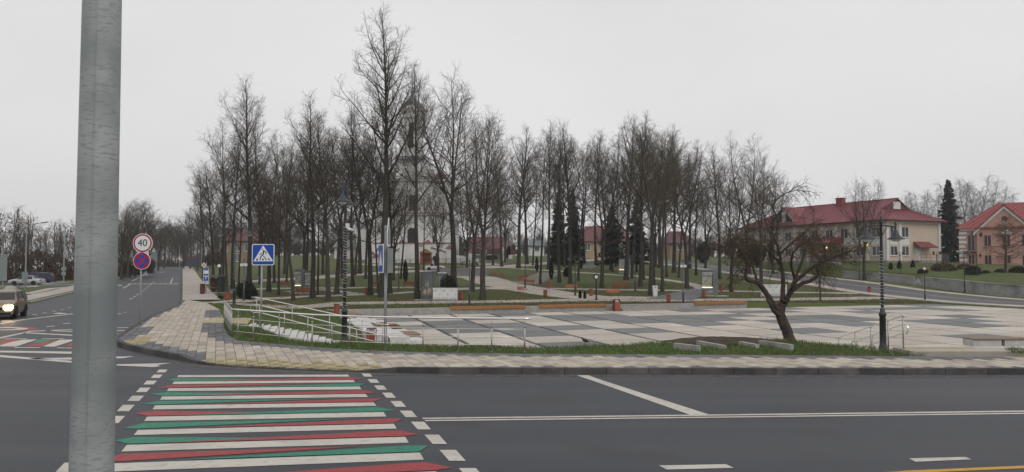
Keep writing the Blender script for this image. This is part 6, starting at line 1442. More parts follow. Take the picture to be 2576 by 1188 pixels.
# fences
def board_fence(lab, pts, h, mat_, top=None, n=None, nm='board_fence'):
    f = thing(nm, lab, 'fence')
    for a, b in zip(pts[:-1], pts[1:]):
        A__, B__ = Vector(a), Vector(b); L = Vector((B__.x-A__.x, B__.y-A__.y)).length; k = n or max(1, int(L/1.4)); ang = math.atan2(B__.y-A__.y, B__.x-A__.x)
        for i in range(k):
            c = A__.lerp(B__, (i+.5)/k); MB().box((c.x, c.y, c.z + h/2), (L/k - .03, .06, h), ang).build('panel', MT[mat_], f)
            if top: MB().box((c.x, c.y, c.z + h + .33), (L/k - .03, .06, .6), ang).build('top_panel', MT[top], f)
    return f
def P3(px, py, d): x_, y_, z_ = at(px, py, d); return (x_, y_, z_)
board_fence('dark blue sheet fence with a red upper band at the street crest', [P3(467, 671, 196), P3(505, 668, 182)], 1.7, 'fence_blue', 'fence_redsheet', None, 'sheet_fence')
board_fence('dark red board fence along the far side of the car park', [P3(60, 712, 113), P3(130, 708, 117), P3(196, 704, 120)], 1.5, 'fence_wood')
board_fence('brown board fence up the left side of the street', [P3(296, 696, 128), P3(330, 684, 160), P3(372, 676, 196)], 1.3, 'fence_wood')
board_fence('dark fence below the maroon-roofed house', [P3(1196, 640, 162), P3(1302, 641, 164)], 1.1, 'fence_wood')
fa = thing('iron_fence', 'thin black iron fence with arched sections in front of the church wall', 'fence'); 
pts = [P3(px, 672 - (px-960)*.018, 131) for px in range(960, 1211, 18)]
for a, b in zip(pts[:-1], pts[1:]):
    mb = MB(); A__, B__ = Vector(a), Vector(b); mb.tube([A__ + Vector((0,0,.2)), B__ + Vector((0,0,.2))], .015, 4)
    mb.tube([A__.lerp(B__, u) + Vector((0,0,1.0 + .3*math.sin(PI*u))) for u in np.linspace(0, 1, 7)], .02, 4)
    for u in np.linspace(.1, .9, 7): mb.tube([A__.lerp(B__, u) + Vector((0,0,.1)), A__.lerp(B__, u) + Vector((0,0,.98 + .3*math.sin(PI*u)))], .012, 4)
    mb.build('fence_panel', MT['black'], fa); MB().tube([A__ + Vector((0,0,-.3)), A__ + Vector((0,0,1.45))], .05, 6).build('fence_post', MT['black'], fa)
# ------------------------------------------------------------------ park paths and steps
def pxline(pts): return [TP(*p)[:2] for p in pts]
ribbon('park_path', pxline([(585, 767), (860, 764), (1130, 761), (1300, 759), (1440, 756), (1545, 755)]), 2.6, MT['path'])
ribbon('park_path', pxline([(1545, 756), (1640, 757), (1760, 756), (1900, 755), (2088, 752.5), (2200, 750), (2330, 752)]), 2.6, MT['path'], dz=.04)
ribbon('park_path', pxline([(1160, 694), (1205, 699), (1262, 717), (1352, 733), (1440, 745), (1530, 755)]), (4.5, 5.0), MT['path'], dz=.05)
ribbon('park_path', pxline([(1060, 731), (1130, 729), (1210, 726), (1300, 728)]), 2.4, MT['path'], dz=.045)
ribbon('park_path', pxline([(721, 735), (815, 729.5), (900, 740), (956, 741), (1044, 735)]), 1.2, MT['path'])
ribbon('park_path', pxline([(520, 763), (590, 760), (655, 752), (760, 747), (853, 744), (955, 741)]), 1.5, MT['path'], dz=.045)
ribbon('park_path', pxline([(522, 738), (570, 736.5), (640, 734)]), 1.6, MT['path'], dz=.045)
ribbon('park_path', pxline([(640, 728), (720, 726), (803, 725.5), (900, 725), (1044, 724)]), 1.4, MT['path'])
UP = pxline([(600, 712), (640, 709), (750, 703), (882, 692), (1044, 683), (1105, 680), (1192, 676), (1300, 669), (1400, 661), (1480, 655), (1557, 652), (1620, 652)])
ribbon('upper_road', UP, 4.2, MT['path'], dz=.06); ribbon('upper_road_kerb', offset_line(UP, 2.3), .3, MT['kerb'], dz=.16)
ribbon('church_path', pxline([(1215, 664), (1240, 668), (1275, 676)]), 4.0, MT['path'], dz=.08)
ribbon('park_path', pxline([(1241, 673), (1377, 681), (1531, 691), (1610, 696), (1670, 704), (1735, 714), (1762, 724), (1766, 731)]), 1.5, MT['path'])
ribbon('park_path', pxline([(1325, 724), (1392, 727), (1503, 729), (1632, 731), (1763, 732.5), (1870, 734), (2088, 738), (2192, 739)]), 1.3, MT['path'], dz=.045)
ribbon('asphalt_path', pxline([(1684, 755), (1710, 747), (1745, 736), (1768, 730)]), (4.0, 2.4), MT['path_grey'], dz=.06)
ribbon('park_path', pxline([(1480, 748), (1600, 750), (1700, 752)]), 3.2, MT['path'], dz=.038)
ribbon('church_path', pxline([(880, 664), (925, 666), (990, 672), (1040, 676)]), 2.2, MT['path'], dz=.06)
def steps_thing(lab, a_px, b_px, n, width, mat_='concrete', name='garden_steps'):
    t = thing(name, lab, 'steps'); a, b = Vector(TP(*a_px)), Vector(TP(*b_px)); dv = Vector((b.x-a.x, b.y-a.y, 0)); ang = math.atan2(dv.y, dv.x)
    for k in range(n):
        p = a.lerp(b, (k+.5)/n); z = tz(p.x, p.y); MB().box((p.x, p.y, z - .04), (dv.length/n*.55, width, .36), ang).build('step', MT[mat_], t)
steps_thing('flight of low garden steps climbing past the tall columnar thuja', (1318, 715), (1384, 688), 11, 3.2)
steps_thing('second flight of low garden steps up to the upper path', (1466, 676), (1500, 662), 7, 2.6)
bs = thing('broad_steps', 'broad dark stone steps with pale edges behind the bronze monument', 'steps')
c = Vector(TP(1165, 697))
for k in range(5):
    y_ = c.y + k*1.3; z_ = c.z + .10 + k*.26
    MB().bbox(c.x - 3.4, c.x + 3.2, y_, y_ + 1.3, z_ - .8, z_ - .055).build('riser_block', MT['plinth'], bs); MB().bbox(c.x - 3.42, c.x + 3.22, y_ - .03, y_ + .45, z_ - .05, z_).build('step_edge', MT['kerb_light'], bs)
# ------------------------------------------------------------------ benches and bins
def bench_proto():
    t = thing('park_bench', 'x', 'bench')
    for k in range(4): MB().box((0, -.2 + k*.115, .45 + (.012 if k in (0, 3) else 0)), (1.75, .1, .035)).build('seat_slat', MT['orange'], t)
    for k in range(3): MB().box((0, .27 + k*.035, .56 + k*.125), (1.75, .03, .11), 0, 0, math.radians(-14)).build('back_slat', MT['orange'], t)
    for sx in (-.72, .72):
        mb = MB(); mb.tube([(sx,-.24,0), (sx,-.22,.42), (sx,.2,.42), (sx,.27,.5), (sx,.36,.9)], .02, 6); mb.build('leg', MT['iron'], t); MB().tube([(sx,.24,0), (sx,.2,.42)], .02, 6).build('leg', MT['iron'], t)
        MB().tube([(sx,-.22,.42), (sx,-.26,.62), (sx,.3,.66)], .016, 6).build('arm', MT['iron'], t)
    return Placer(t)
BN = bench_proto(); GB_ = 'orange park benches'
for px, py, rz, lab in ((1240, 697, -60, 'orange bench on the slope edge, left one of a pair beyond the broad steps'), (1258, 700, -60, 'orange bench on the slope edge, right one of a pair beyond the broad steps'), (1312, 716, -40, 'orange bench facing the wide path, at the foot of the garden steps'),
      (1331, 719, -35, 'orange bench just past the garden steps foot, behind a thin lamp'), (1314, 738, 60, 'orange bench seen from the side in the middle of the path beds'), (1438, 733, 0, 'orange bench left of the street clock, by a thin lamp'),
      (1544, 746, 8, 'orange bench on the inner lawn right of the street clock'), (1560, 728, 180, 'long orange bench seen from behind on the lawn past the street clock'), (714, 724, 180, 'small far orange bench left of the lit relief pillar'),
      (767, 743, 180, 'orange bench seen from behind in front of the lit relief pillar'), (942, 724, 180, 'far orange bench behind the tallest tree'), (1028, 725, 180, 'orange bench beside the thuja in front of the church wall'), (1316, 706, -40, 'orange bench partly hidden behind the pair at the garden steps')):
    x, y, z = TP(px, py); k = .7; BN(lab, (x, y, z + .02), math.radians(rz), (k*(1.3 if px in (1560, 767) else 1.0), k, k), GB_)
def bin_proto(matn, nm='litter_bin', tall=1.0):
    t = thing(nm, 'x', 'bin'); r = .2
    MB().lathe([(r*.9, .06), (r*.9, .74*tall)], 12).build('drum', MT['bin_brown'], t)
    for k in range(12):
        a = 2*PI*k/12; MB().box((r*math.cos(a), r*math.sin(a), .4*tall), (.02, .088, .64*tall), a).build('slat', MT[matn], t)
    MB().lathe([(r*1.08, .73*tall), (r*1.08, .78*tall), (r*.9, .785*tall)], 12).build('rim', MT['iron'], t); MB().lathe([(r*.7, 0), (r*.7, .06)], 10).build('foot', MT['iron'], t)
    return Placer(t)
BI = bin_proto('bin_orange'); GI = 'orange litter bins in the park'
for px, py, lab in ((572, 757, 'orange litter bin next to the double lamp by the left pavement'), (921, 742, 'orange litter bin on the lawn beside the leaning forked tree'), (1160, 756, 'orange litter bin right of the white cabinet'), (1380, 727, 'orange litter bin small on the far lawn past the garden steps'),
      (1372, 749, 'orange litter bin at the tip of the path bed'), (1487, 746, 'orange litter bin just left of the street clock'), (1682, 762, 'orange litter bin on the plaza side path, next to the wide steps'), (1771, 750, 'orange litter bin in front of the near relief portal'),
      (1814, 734, 'orange litter bin behind the near relief portal'), (2187, 738, 'orange litter bin by the park road, behind the second garlanded lamp'), (1076, 681, 'small red bin by the white car at the upper road'), (847, 792, 'orange litter bin on the lawn edge beside the camera lamp')):
    x, y, z = TP(px, py); k = .82 if y < 75 else .88; BI(lab, (x, y, z + .02), 0, (k, k, k), GI)
BX = bin_proto('bin_brown'); x, y, z = TP(516, 741); BX('brown litter bin under the parking sign stack', (x - .05, y - .5, z), 0, (.9, .9, 1.2))
def square_bin(lab, x, y, z, h, rz):
    t = thing('litter_bin', lab, 'bin', (x, y, z), rz, 'square orange plaza bins'); w_ = h*.52
    for sx in (-1, 1): MB().box((sx*(w_/2 - .02), 0, h*.52), (.035, w_, h*1.04)).build('side_frame', MT['bin_brown'], t)
    for k in range(4): MB().box((-w_*.345 + k*w_*.23, -w_*.47, h*.42), (w_*.215, .03, h*.8)).build('slat', MT['bin_orange'], t)
    MB().box((0, 0, h*.41), (w_*.86, w_*.86, h*.78)).build('bin_body', MT['bin_brown'], t); MB().box((0, 0, h*.9), (w_*.6, w_*.6, .12)).build('bag_rim', MT['lens'], t)
    MB().box((0, 0, h*1.03), (w_*.98, w_*.9, .03)).build('lid', MT['bin_brown'], t)
q_ = plz(19.65, .35); square_bin('square orange bin standing at the plaza wall beside the wide steps', q_[0], q_[1], PZ, .86, math.radians(14))
q_ = G(935, 868, PZ + .3); square_bin('square orange bin behind the railing at the foot of the white stair', -5.85, 31.6, PZ, .8, math.radians(10))
# white tapered bin
x, y, z = TP(1648, 747); t = thing('white_bin', 'white tapered bin on the lawn against the stout bare tree', 'bin', (x, y, z)); k = y/1900
MB().box((0, 0, 14*k), (9.5*k, 8*k, 27*k), 0, 0, 0, 0, 1.28).build('bin_body', MT['white'], t); MB().box((0, -.03, 24*k), (5*k, 9.5*k, 2.5*k)).build('slot', MT['sign_back'], t); MB().box((0, 0, 27.6*k), (12.6*k, 10.6*k, .04)).build('lid', MT['white'], t)
# ------------------------------------------------------------------ white electric cabinets
def cabinet(lab, px0, px1, py_t, py_b, n, rz=0.0):
    x, y, z = TP((px0+px1)/2, py_b); k = y/1900; w_, h = (px1-px0)*k, (py_b-py_t)*k; t = thing('electric_cabinet', lab, 'cabinet', (x, y, z), rz, 'white electric cabinets')
    MB().bbox(-w_/2, w_/2, 0, .55, .0, h).build('housing', MT['white'], t); MB().bbox(-w_/2-.04, w_/2+.04, -.05, .6, h+.002, h+.06).build('lid', MT['white'], t)
    MB().bbox(-w_/2+.02, w_/2-.02, -.012, -.001, .02, h*.15).build('plinth', MT['sign_back'], t)
    for i in range(n):
        u = -w_/2 + w_*(i+.5)/n; d_ = MB().bbox(u - w_/n*.47, u + w_/n*.47, -.035, -.002, h*.17, h*.97).build('door', MT['white'], t)
        MB().bbox(u + w_/n*.28, u + w_/n*.33, -.06, -.036, h*.5, h*.62).build('handle', MT['iron'], d_)
        for j in range(2): MB().bbox(u - w_/n*.42, u + w_/n*.42, -.042, -.036, h*(.22+.08*j), h*(.24+.08*j)).build('vent', MT['sign_back'], d_)
        glyphs('ШР ' + str(i+1), h*.13, 'black', d_, (u - w_/n*.12, -.039, h*.83), 0)
cabinet('white electric cabinet with three doors beside the grey painted kiosk', 1089, 1150, 727, 758, 3)
cabinet('white electric cabinet with four doors seen through the twisted tree limbs', 1917, 1979, 718, 749, 4, math.radians(-4))
# grey kiosk with ochre relief picture, and the panel next to it
x, y, z = TP(1074, 755); k = y/1900; t = thing('painted_kiosk', 'dark grey painted kiosk with an ochre ring picture on its front', 'kiosk', (x, y, z)); w_, h = 33*k, 70*k
MB().lathe([(w_*.56, 0), (w_*.56, .12), (w_*.5, .13), (w_*.5, h*.985), (w_*.53, h*.986), (w_*.53, h)], 8, (0, w_*.5, 0)).build('shell', MT['dark_grey'], t)
pm = MB()
for (cx_, cz_, rx_, rz_) in ((0, .30, .30, .15), (0, .56, .14, .16)):
    pm.add([(cx_*w_ + rx_*w_*math.cos(2*PI*i/24), w_*.5 - w_*.478 , cz_*h + rz_*h*math.sin(2*PI*i/24)) for i in range(24)], [tuple(range(24))])
    pm.add([(cx_*w_ + rx_*w_*.5*math.cos(2*PI*i/24), w_*.5 - w_*.482 , cz_*h + rz_*h*.5*math.sin(2*PI*i/24)) for i in range(24)], [tuple(range(24))], 1)
for s_ in (-1, 1): pm.add([(s_*w_*.36, w_*.02, h*.16), (s_*w_*.31, w_*.02, h*.16), (s_*w_*.26, w_*.02, h*.46), (s_*w_*.31, w_*.02, h*.46)], [(0,1,2,3)], 0)
pm.build('ring_picture', [MT['mural'], MT['path']], t); MB().bbox(-w_*.9, w_*.9, -.5, 1.6, -.25, .03).build('slab_base', MT['path'], t)
x, y, z = TP(1106, 753); k = y/1900; y += 2.2; t = thing('info_panel', 'pale green framed panel standing behind the white cabinet', 'panel', (x, y, z)); w_, h = 21*k, 64*k
MB().bbox(-w_/2, w_/2, 0, .3, 0, h).build('frame', MT['tin'], t); MB().bbox(-w_/2+.07, w_/2-.07, -.03, -.002, h*.3, h*.88).build('picture', MT['mosaic'], t); MB().bbox(-w_/2-.05, w_/2+.05, -.08, .35, h+.002, h+.1).build('cap', MT['lens'], t)
# relief portals
def portal(lab, px0, px1, py_t, py_b, rz, lit=True):
    x, y, z = TP((px0+px1)/2, py_b); k = y/1900; w_, h = (px1-px0)*k, (py_b-py_t)*k; t = thing('relief_portal', lab, 'portal', (x, y, z), rz, 'relief portals in the park')
    MB().bbox(-w_*.9, w_*1.1, -.6, 1.2, -.25, .035).build('base_slab', MT['path'], t)
    MB().bbox(w_*.18, w_*.5, 0, .6, .04, h).build('column', MT['tin'], t)
    MB().bbox(-w_*.5, w_*.178, 0, .6, h*.9, h-.01).build('lintel', MT['dark_grey'], t); MB().bbox(-w_*.5, w_*.178, 0, .6, .04, h*.3).build('relief_block', MT['mosaic'], t)
    MB().bbox(-w_*.46, w_*.15, .12, .42, h*.36, h*.895).build('relief_panel', MT['mosaic'], t)
    for j in range(2): MB().bbox(-w_*.48, w_*.16, -.03, -.003, h*(.82+.05*j), h*(.84+.05*j)).build('slat', MT['trim'], t)
    if lit: MB().bbox(-w_*.48, w_*.16, .04, .1, h*.315, h*.34).build('light_strip', MT['tube_lit'], t)
    for j in range(3): MB().bbox(-w_*.5, w_*.17, -.04, -.004, h*(.05+.08*j), h*(.11+.08*j)).build('relief_band', MT['mosaic'] if j % 2 else MT['tin'], t)
portal('relief portal with pale mosaic and lit ledge, nearest the plaza', 1767, 1806, 679, 745, math.radians(-6))
portal('relief portal standing deeper in the park behind the bare trees', 1557, 1586, 650, 693, math.radians(-5))
portal('lit relief pillar among the trees behind an orange bench', 741, 764, 678, 738, math.radians(4)); portal('darker relief pillar right of the lit one, half hidden by trunks', 766, 788, 681, 739, math.radians(4), False)
# street clock
x, y, z = TP(1500, 756); k = y/1900; t = thing('street_clock', 'black street clock with a white round dial on a slim post', 'clock', (x, y, z)); h = 54*k
MB().lathe([(.13, 0), (.13, .1), (.07, .15), (.05, h)], 10).build('post', MT['black'], t)
cc = MB(); r = 6.2*k; cc.add([(r*math.cos(2*PI*i/24), s_*.16, h + r*.8 + r*math.sin(2*PI*i/24)) for s_ in (-1, 1) for i in range(24)], [tuple(range(23, -1, -1)), tuple(range(24, 48))] + [(i, (i+1) % 24, 24+(i+1) % 24, 24+i) for i in range(24)]); hd = cc.build('clock_case', MT['black'], t)
cc = MB(); r2 = r*.66; cc.add([(r2*math.cos(2*PI*i/24), -.165, h + r*.8 + r2*math.sin(2*PI*i/24)) for i in range(24)], [tuple(range(24))]); cc.build('dial', MT['lamp_white'], hd)
MB().bbox(-.012, .012, -.175, -.168, h+r*.8, h+r*.8+r2*.7).build('clock_hand', MT['black'], hd); MB().bbox(0, r2*.5, -.175, -.168, h+r*.8-.012, h+r*.8+.012).build('clock_hand', MT['black'], hd)
for k_ in range(8): a = 2*PI*k_/8; MB().lathe([(.04,-.05),(.06,0),(.04,.05)], 6, (r*1.08*math.cos(a), 0, h+r*.8+r*1.08*math.sin(a))).build('case_ornament', MT['black'], hd)
# ------------------------------------------------------------------ slim park lamps
def slim_lamp(lab, px, py_t, py_b, heads=0, garl=False, white=False, d=None, ped=.22, grp='slim park lamp posts'):
    x, y, z = TP(px, py_b) if d is None else at(px, py_b, d); k = y/1900; h = (py_b-py_t)*k; t = thing('park_lamp', lab, 'lamp', (x, y, z), 0, grp)
    MB().lathe([(.13, -.1), (.13, .08), (.085, .12), (.075, h*ped), (.09, h*ped+.03), (.045, h*ped+.1), (.035, h)], 8).build('post', MT['iron'], t)
    if heads == 2:
        MB().tube([(-.55, 0, h*.96), (0, 0, h*.98), (.55, 0, h*.96)], .025, 6).build('cross_arm', MT['iron'], t)
        for s_ in (-1, 1): MB().lathe([(.02, .1), (.05, .05), (.09, -.05), (.2, -.16), (.19, -.19), (.05, -.22)], 10, (s_*.55, 0, h*.95)).build('lantern', MT['iron'], t)
    if heads == 3:
        MB().tube([(-.42, 0, h*.9), (0, 0, h*.84), (.42, 0, h*.9)], .03, 6).build('cross_arm', MT['iron'], t)
        for s_ in (-1, 1): MB().lathe([(.05, -.2), (.16, .12), (.19, .14), (.08, .26), (.02, .32)], 8, (s_*.42, 0, h*.93)).build('lantern', MT['bin_brown'], t)
    if heads == 1: MB().ball((0, 0, h), .13, 10, 6).build('globe', MT['lamp_white'], t)
    if white:
        for s_ in (-1, 1): MB().box((s_*.13, -.08, h*.86), (.2, .22, .2)).build('camera_box', MT['white'], t)
    if garl:
        pts = [(.06*math.cos(i*.9), .06*math.sin(i*.9), h*ped + .1 + (h*(.92-ped))*i/150) for i in range(150)]; MB().tube(pts, .012, 4).build('garland', MT['garland'], t)
    return t
slim_lamp('slim garlanded lamp at the left end of the front path, right of the white cabinet', 1181, 655, 768, 2, True)
slim_lamp('slim dark lamp at the edge of the broad steps landing', 1218, 628, 708, 2); slim_lamp('slim dark lamp standing in the path bed behind an orange bench', 1321, 630, 726, 0)
slim_lamp('slim double-headed lamp beside the orange bench left of the clock', 1447, 645, 745, 2); slim_lamp('slim lamp with a hanging box on the lawn beyond the clock', 1598, 638, 732, 2)
slim_lamp('short garlanded lamp with white camera boxes at the end of the wide steps', 1719, 655, 763, 2, True, True); slim_lamp('slim lamp behind the twisted tree, near the far cabinet', 2064, 640, 757, 1)
slim_lamp('slim lamp with a white globe at the corner of the plaza lawn', 2327, 677, 757, 1); slim_lamp('dark lamp post on the far footpath against the retaining wall', 2427, 630, 734, 2, d=79)
slim_lamp('dark lamp post on the far footpath in front of the twin-stemmed tree', 2162, 600, 704, 0, d=104); slim_lamp('double-lantern lamp on the bank before the beige end wall', 2358, 634, 690, 3, d=98, ped=.1); slim_lamp('double-lantern lamp at the side stair of the beige building', 2265, 634, 692, 3, d=100, ped=.1)
slim_lamp('garlanded lamp with white cameras behind the round dark bush', 613, 652, 758, 0, True, True); slim_lamp('thin lamp post by the bus shelter', 550, 670, 752, 1, ped=.1); slim_lamp('thin lamp beside the thuja in front of the church', 1003, 662, 730, 0, ped=.1)
slim_lamp('double-lantern lamp on the terrace before the pink building', 2459, 640, 705, 3, d=91, ped=.1)
# ------------------------------------------------------------------ tall street lights
def street_light(lab, px, py_t, py_b, arms, d=None, armlen=2.2):
    x, y, z = TP(px, py_b) if d is None else at(px, py_b, d); k = y/1900; h = (py_b-py_t)*k; t = thing('street_light', lab, 'street light', (x, y, z), 0, 'tall street lights')
    MB().tube([(0,0,-.2), (0,0,h*.5), (0,0,h)], [.09,.07,.05], 8).build('pole', MT['galv_plain'], t)
    for s_ in arms:
        MB().tube([(0,0,h-.1), (s_*armlen*.5,0,h+armlen*.14), (s_*armlen,0,h+armlen*.22)], .04, 6).build('arm', MT['galv_plain'], t); MB().box((s_*(armlen+.25), 0, h+armlen*.23), (.65,.22,.1), 0, 0, 0, -.15*s_).build('lamp_head', MT['sign_back'], t)
    return t
street_light('tall street light above the left pavement, in front', 514, 579, 664, (-1,), 150, 2.4); street_light('tall street light above the left pavement, behind the first', 507, 587, 664, (-1,), 172, 2.4)
street_light('tall two-armed street light by the parked silver car', 63, 569, 737, (-1, 1), 78, 1.6); street_light('street light with one arm beside the big steel pole', 160, 583, 704, (-1,), 95, 1.7); street_light('thin street light at the street crest', 451, 582, 671, (), 222)
# back of road signs on the left
for px, py_t, py_b, w_, d_, lab in ((62, 684, 708, 15, 77.5, 'grey back of a road sign on the street light by the silver car'), (160, 672, 694, 13, 94.5, 'backs of two road signs on the street light beside the big pole'), (6, 640, 707, 22, 74, 'grey signboard stack cut by the picture edge')):
    t = thing('road_sign', lab, 'sign'); x, y, z = at(px, py_b, d_); k = d_/1900; h = (py_b-py_t)*k
    if px != 160: MB().box((x, y, z + h/2), (w_*k, .04, h)).build('plate', MT['sign_back'], t)
    else:
        MB().box((x, y, z + h*.25), (w_*k*.8, .04, h*.42)).build('plate', MT['sign_back'], t); MB().lathe([(w_*k*.5, -.02), (w_*k*.5, .02)], 16).build('disc', MT['sign_back'], t).matrix_local = Matrix.Translation((x, y, z + h*.8)) @ Matrix.Rotation(PI/2, 4, 'X')
    if px == 6: MB().tube([(x, y+.06, tz(x, y) - .1), (x, y+.06, z+h)], .05, 8).build('post', MT['galv_plain'], t)
    else: MB().tube([(x, y+.06, z - .3), (x, y+.06, z+h+.2)], .03, 6).build('bracket', MT['galv_plain'], t)
x, y, z = at(452, 651, 220); t = thing('road_sign', 'tiny white round sign near the street crest', 'sign'); k = y/1900
b1 = MB().lathe([(4.2*k, -.02), (4.2*k, .02)], 18).build('disc', MT['sign_red'], t); b1.matrix_local = Matrix.Translation((x, y, z)) @ Matrix.Rotation(PI/2, 4, 'X'); b2 = MB().lathe([(3*k, -.01), (3*k, .01)], 18).build('disc_face', MT['sign_white'], b1); b2.location = (0, 0, .03)
MB().tube([(x, y+.05, z - 22*k), (x, y+.05, z)], .04, 6).build('post', MT['galv_plain'], t)
x, y, z = at(388, 672, 170); t = thing('white_pillar', 'white gate pillar with a lamp at the left of the street crest', 'pillar'); MB().box((x, y, z + 1.6), (.9, .9, 3.4)).build('pillar', MT['sign_back'], t); MB().ball((x, y - .3, z + 3.5), .28).build('globe', MT['lamp_white'], t)
x, y, z = at(368, 688, 128); t = thing('marker_post', 'short white post on the left verge of the street', 'post'); MB().box((x, y, z + .5), (.35, .35, 1.6)).build('post', MT['white'], t)
t = thing('gate_box', 'red brick box beside the street on the left verge', 'box'); x, y, z = at(376, 684, 133); MB().box((x, y, z + .8), (1.3, .8, 2.2)).build('box_body', MT['fence_wood'], t); MB().box((x, y, z + 1.95), (1.5, 1.0, .1)).build('lid', MT['tin'], t)
# bus shelter
x, y, z = TP(540, 737); k = y/1900; t = thing('bus_shelter', 'dark bus shelter with a flat roof beside the left pavement', 'shelter', (x, y, z)); w_ = 30*k; h = 40*k
MB().bbox(-w_*.9, w_*.5, -.2, 1.4, h, h + .16).build('roof', MT['dark_grey'], t); MB().bbox(w_*.2, w_*.45, 0, 1.2, .0, h - .003).build('side_panel', MT['black'], t); MB().bbox(-w_*.8, w_*.19, 1.1, 1.18, .25, h*.9).build('back_panel', MT['fence_wood'], t); MB().bbox(-w_*.7, w_*.1, .6, 1.0, .42, .47).build('seat', MT['deck'], t)
for u in (-.85, .46): MB().tube([(w_*u, .0, 0), (w_*u, .0, h)], .05, 6).build('post', MT['iron'], t)
# ------------------------------------------------------------------ monument, statues
x, y, z = TP(1097, 692); y = 112.0; x = at(1097, 660, y)[0]; z = tz(x, y); k = y/1900; zt = at(1097, 636, y)[2]; zb = at(1097, 677, y)[2]; hh = zt - zb
t = thing('monument', 'dark bronze statue of a robed man standing on a stone pedestal above the kiosk', 'monument', (x, y, 0)); 
MB().lathe([(1.15, z-.3), (1.15, z+.25), (.9, z+.3), (.8, zb-.15), (.95, zb-.1), (.95, zb-.02)], 4).build('pedestal', MT['plinth'], t)
f_ = MB(); f_.lathe([(.42, 0), (.43, .06), (.36, .25), (.33, .45), (.36, .62), (.38, .74), (.3, .8), (.12, .83), (.1, .86)], 14, (0, 0, zb), 0, hh*.38, hh*.28)
f_.v = [(a, b, zb + (c - zb)*hh) for a, b, c in f_.v]
n0 = len(f_.v); f_.ball((0.02*hh, -.02*hh, zb + hh*.925), hh*.062, 10, 8, 0, 1.2); f_.tube([(-.13*hh, 0, zb+hh*.78), (-.2*hh, -.03*hh, zb+hh*.62), (-.13*hh, -.12*hh, zb+hh*.52)], [.05*hh, .045*hh, .03*hh], 8); f_.tube([(.13*hh, 0, zb+hh*.78), (.19*hh, -.04*hh, zb+hh*.62), (.15*hh, -.13*hh, zb+hh*.55)], [.05*hh, .045*hh, .03*hh], 8)
f_.box((.0, -.16*hh, zb+hh*.54), (.16*hh, .04*hh, .1*hh), 0, 0, .3); f_.tube([(.2*hh, -.1*hh, zb), (.19*hh, -.1*hh, zb+hh*.66)], .012*hh, 6)
f_.build('figure', MT['bronze'], t, True)
def small_statue(lab, px, py_t, py_b, wing):
    x, y, z = TP(px, py_b); k = y/1900; h = (py_b-py_t)*k; t = thing('statue', lab, 'statue', (x, y, z), 0, 'white statues by the church path'); hp = h*.38
    MB().lathe([(.5, -.2), (.5, .15), (.36, .2), (.33, hp*.9), (.42, hp*.93), (.42, hp)], 4).build('pedestal', MT['statue'], t)
    f = MB(); s_ = h - hp; f.lathe([(.24*s_, hp), (.2*s_, hp+.3*s_), (.15*s_, hp+.55*s_), (.19*s_, hp+.72*s_), (.08*s_, hp+.82*s_)], 10, (0,0,0), 0, 1, .75); f.ball((0, -.02, hp+.91*s_), .085*s_, 8, 6, 0, 1.2); f.tube([(-.16*s_,0,hp+.72*s_), (-.2*s_,-.08*s_,hp+.55*s_), (-.03*s_,-.17*s_,hp+.58*s_)], .04*s_, 6); f.tube([(.16*s_,0,hp+.72*s_), (.2*s_,-.08*s_,hp+.55*s_), (.03*s_,-.17*s_,hp+.58*s_)], .04*s_, 6)
    f.build('figure', MT['statue'], t, True)
    if wing:
        for q in (-1, 1): MB().add([(q*.05*s_,.12*s_,hp+.7*s_), (q*.3*s_,.2*s_,hp+.85*s_), (q*.26*s_,.2*s_,hp+.3*s_), (q*.08*s_,.14*s_,hp+.35*s_), (q*.05*s_,.17*s_,hp+.7*s_), (q*.3*s_,.25*s_,hp+.85*s_), (q*.26*s_,.25*s_,hp+.3*s_), (q*.08*s_,.19*s_,hp+.35*s_)], [(0,1,2,3),(7,6,5,4),(0,4,5,1),(1,5,6,2),(2,6,7,3),(3,7,4,0)]).build('wing', MT['statue'], t)
small_statue('white statue on a pedestal beside the church path, nearer the house gable', 1217, 621, 660, True); small_statue('white statue on a pedestal next to the dark evergreen near the house', 1265, 622, 656, False)
for i, (px, py) in enumerate(((1222, 655), (1232, 656), (1246, 655), (1284, 653))):
    x, y, z = TP(px, py); t = thing('grave_stone', ['low dark grave stone beside the nearer white statue', 'low dark grave stone between the two white statues, first', 'low dark grave stone between the two white statues, second', 'pale grave stone right of the far white statue'][i], 'stone', (x, y, z - .05)); MB().box((0, 0, .5), (.9, .3, 1.0), 0, 0, 0, 0, .85).build('stone', MT['statue' if i == 3 else 'black'], t); MB().box((0, 0, .08), (1.3, .9, .2)).build('plinth', MT['plinth'], t)
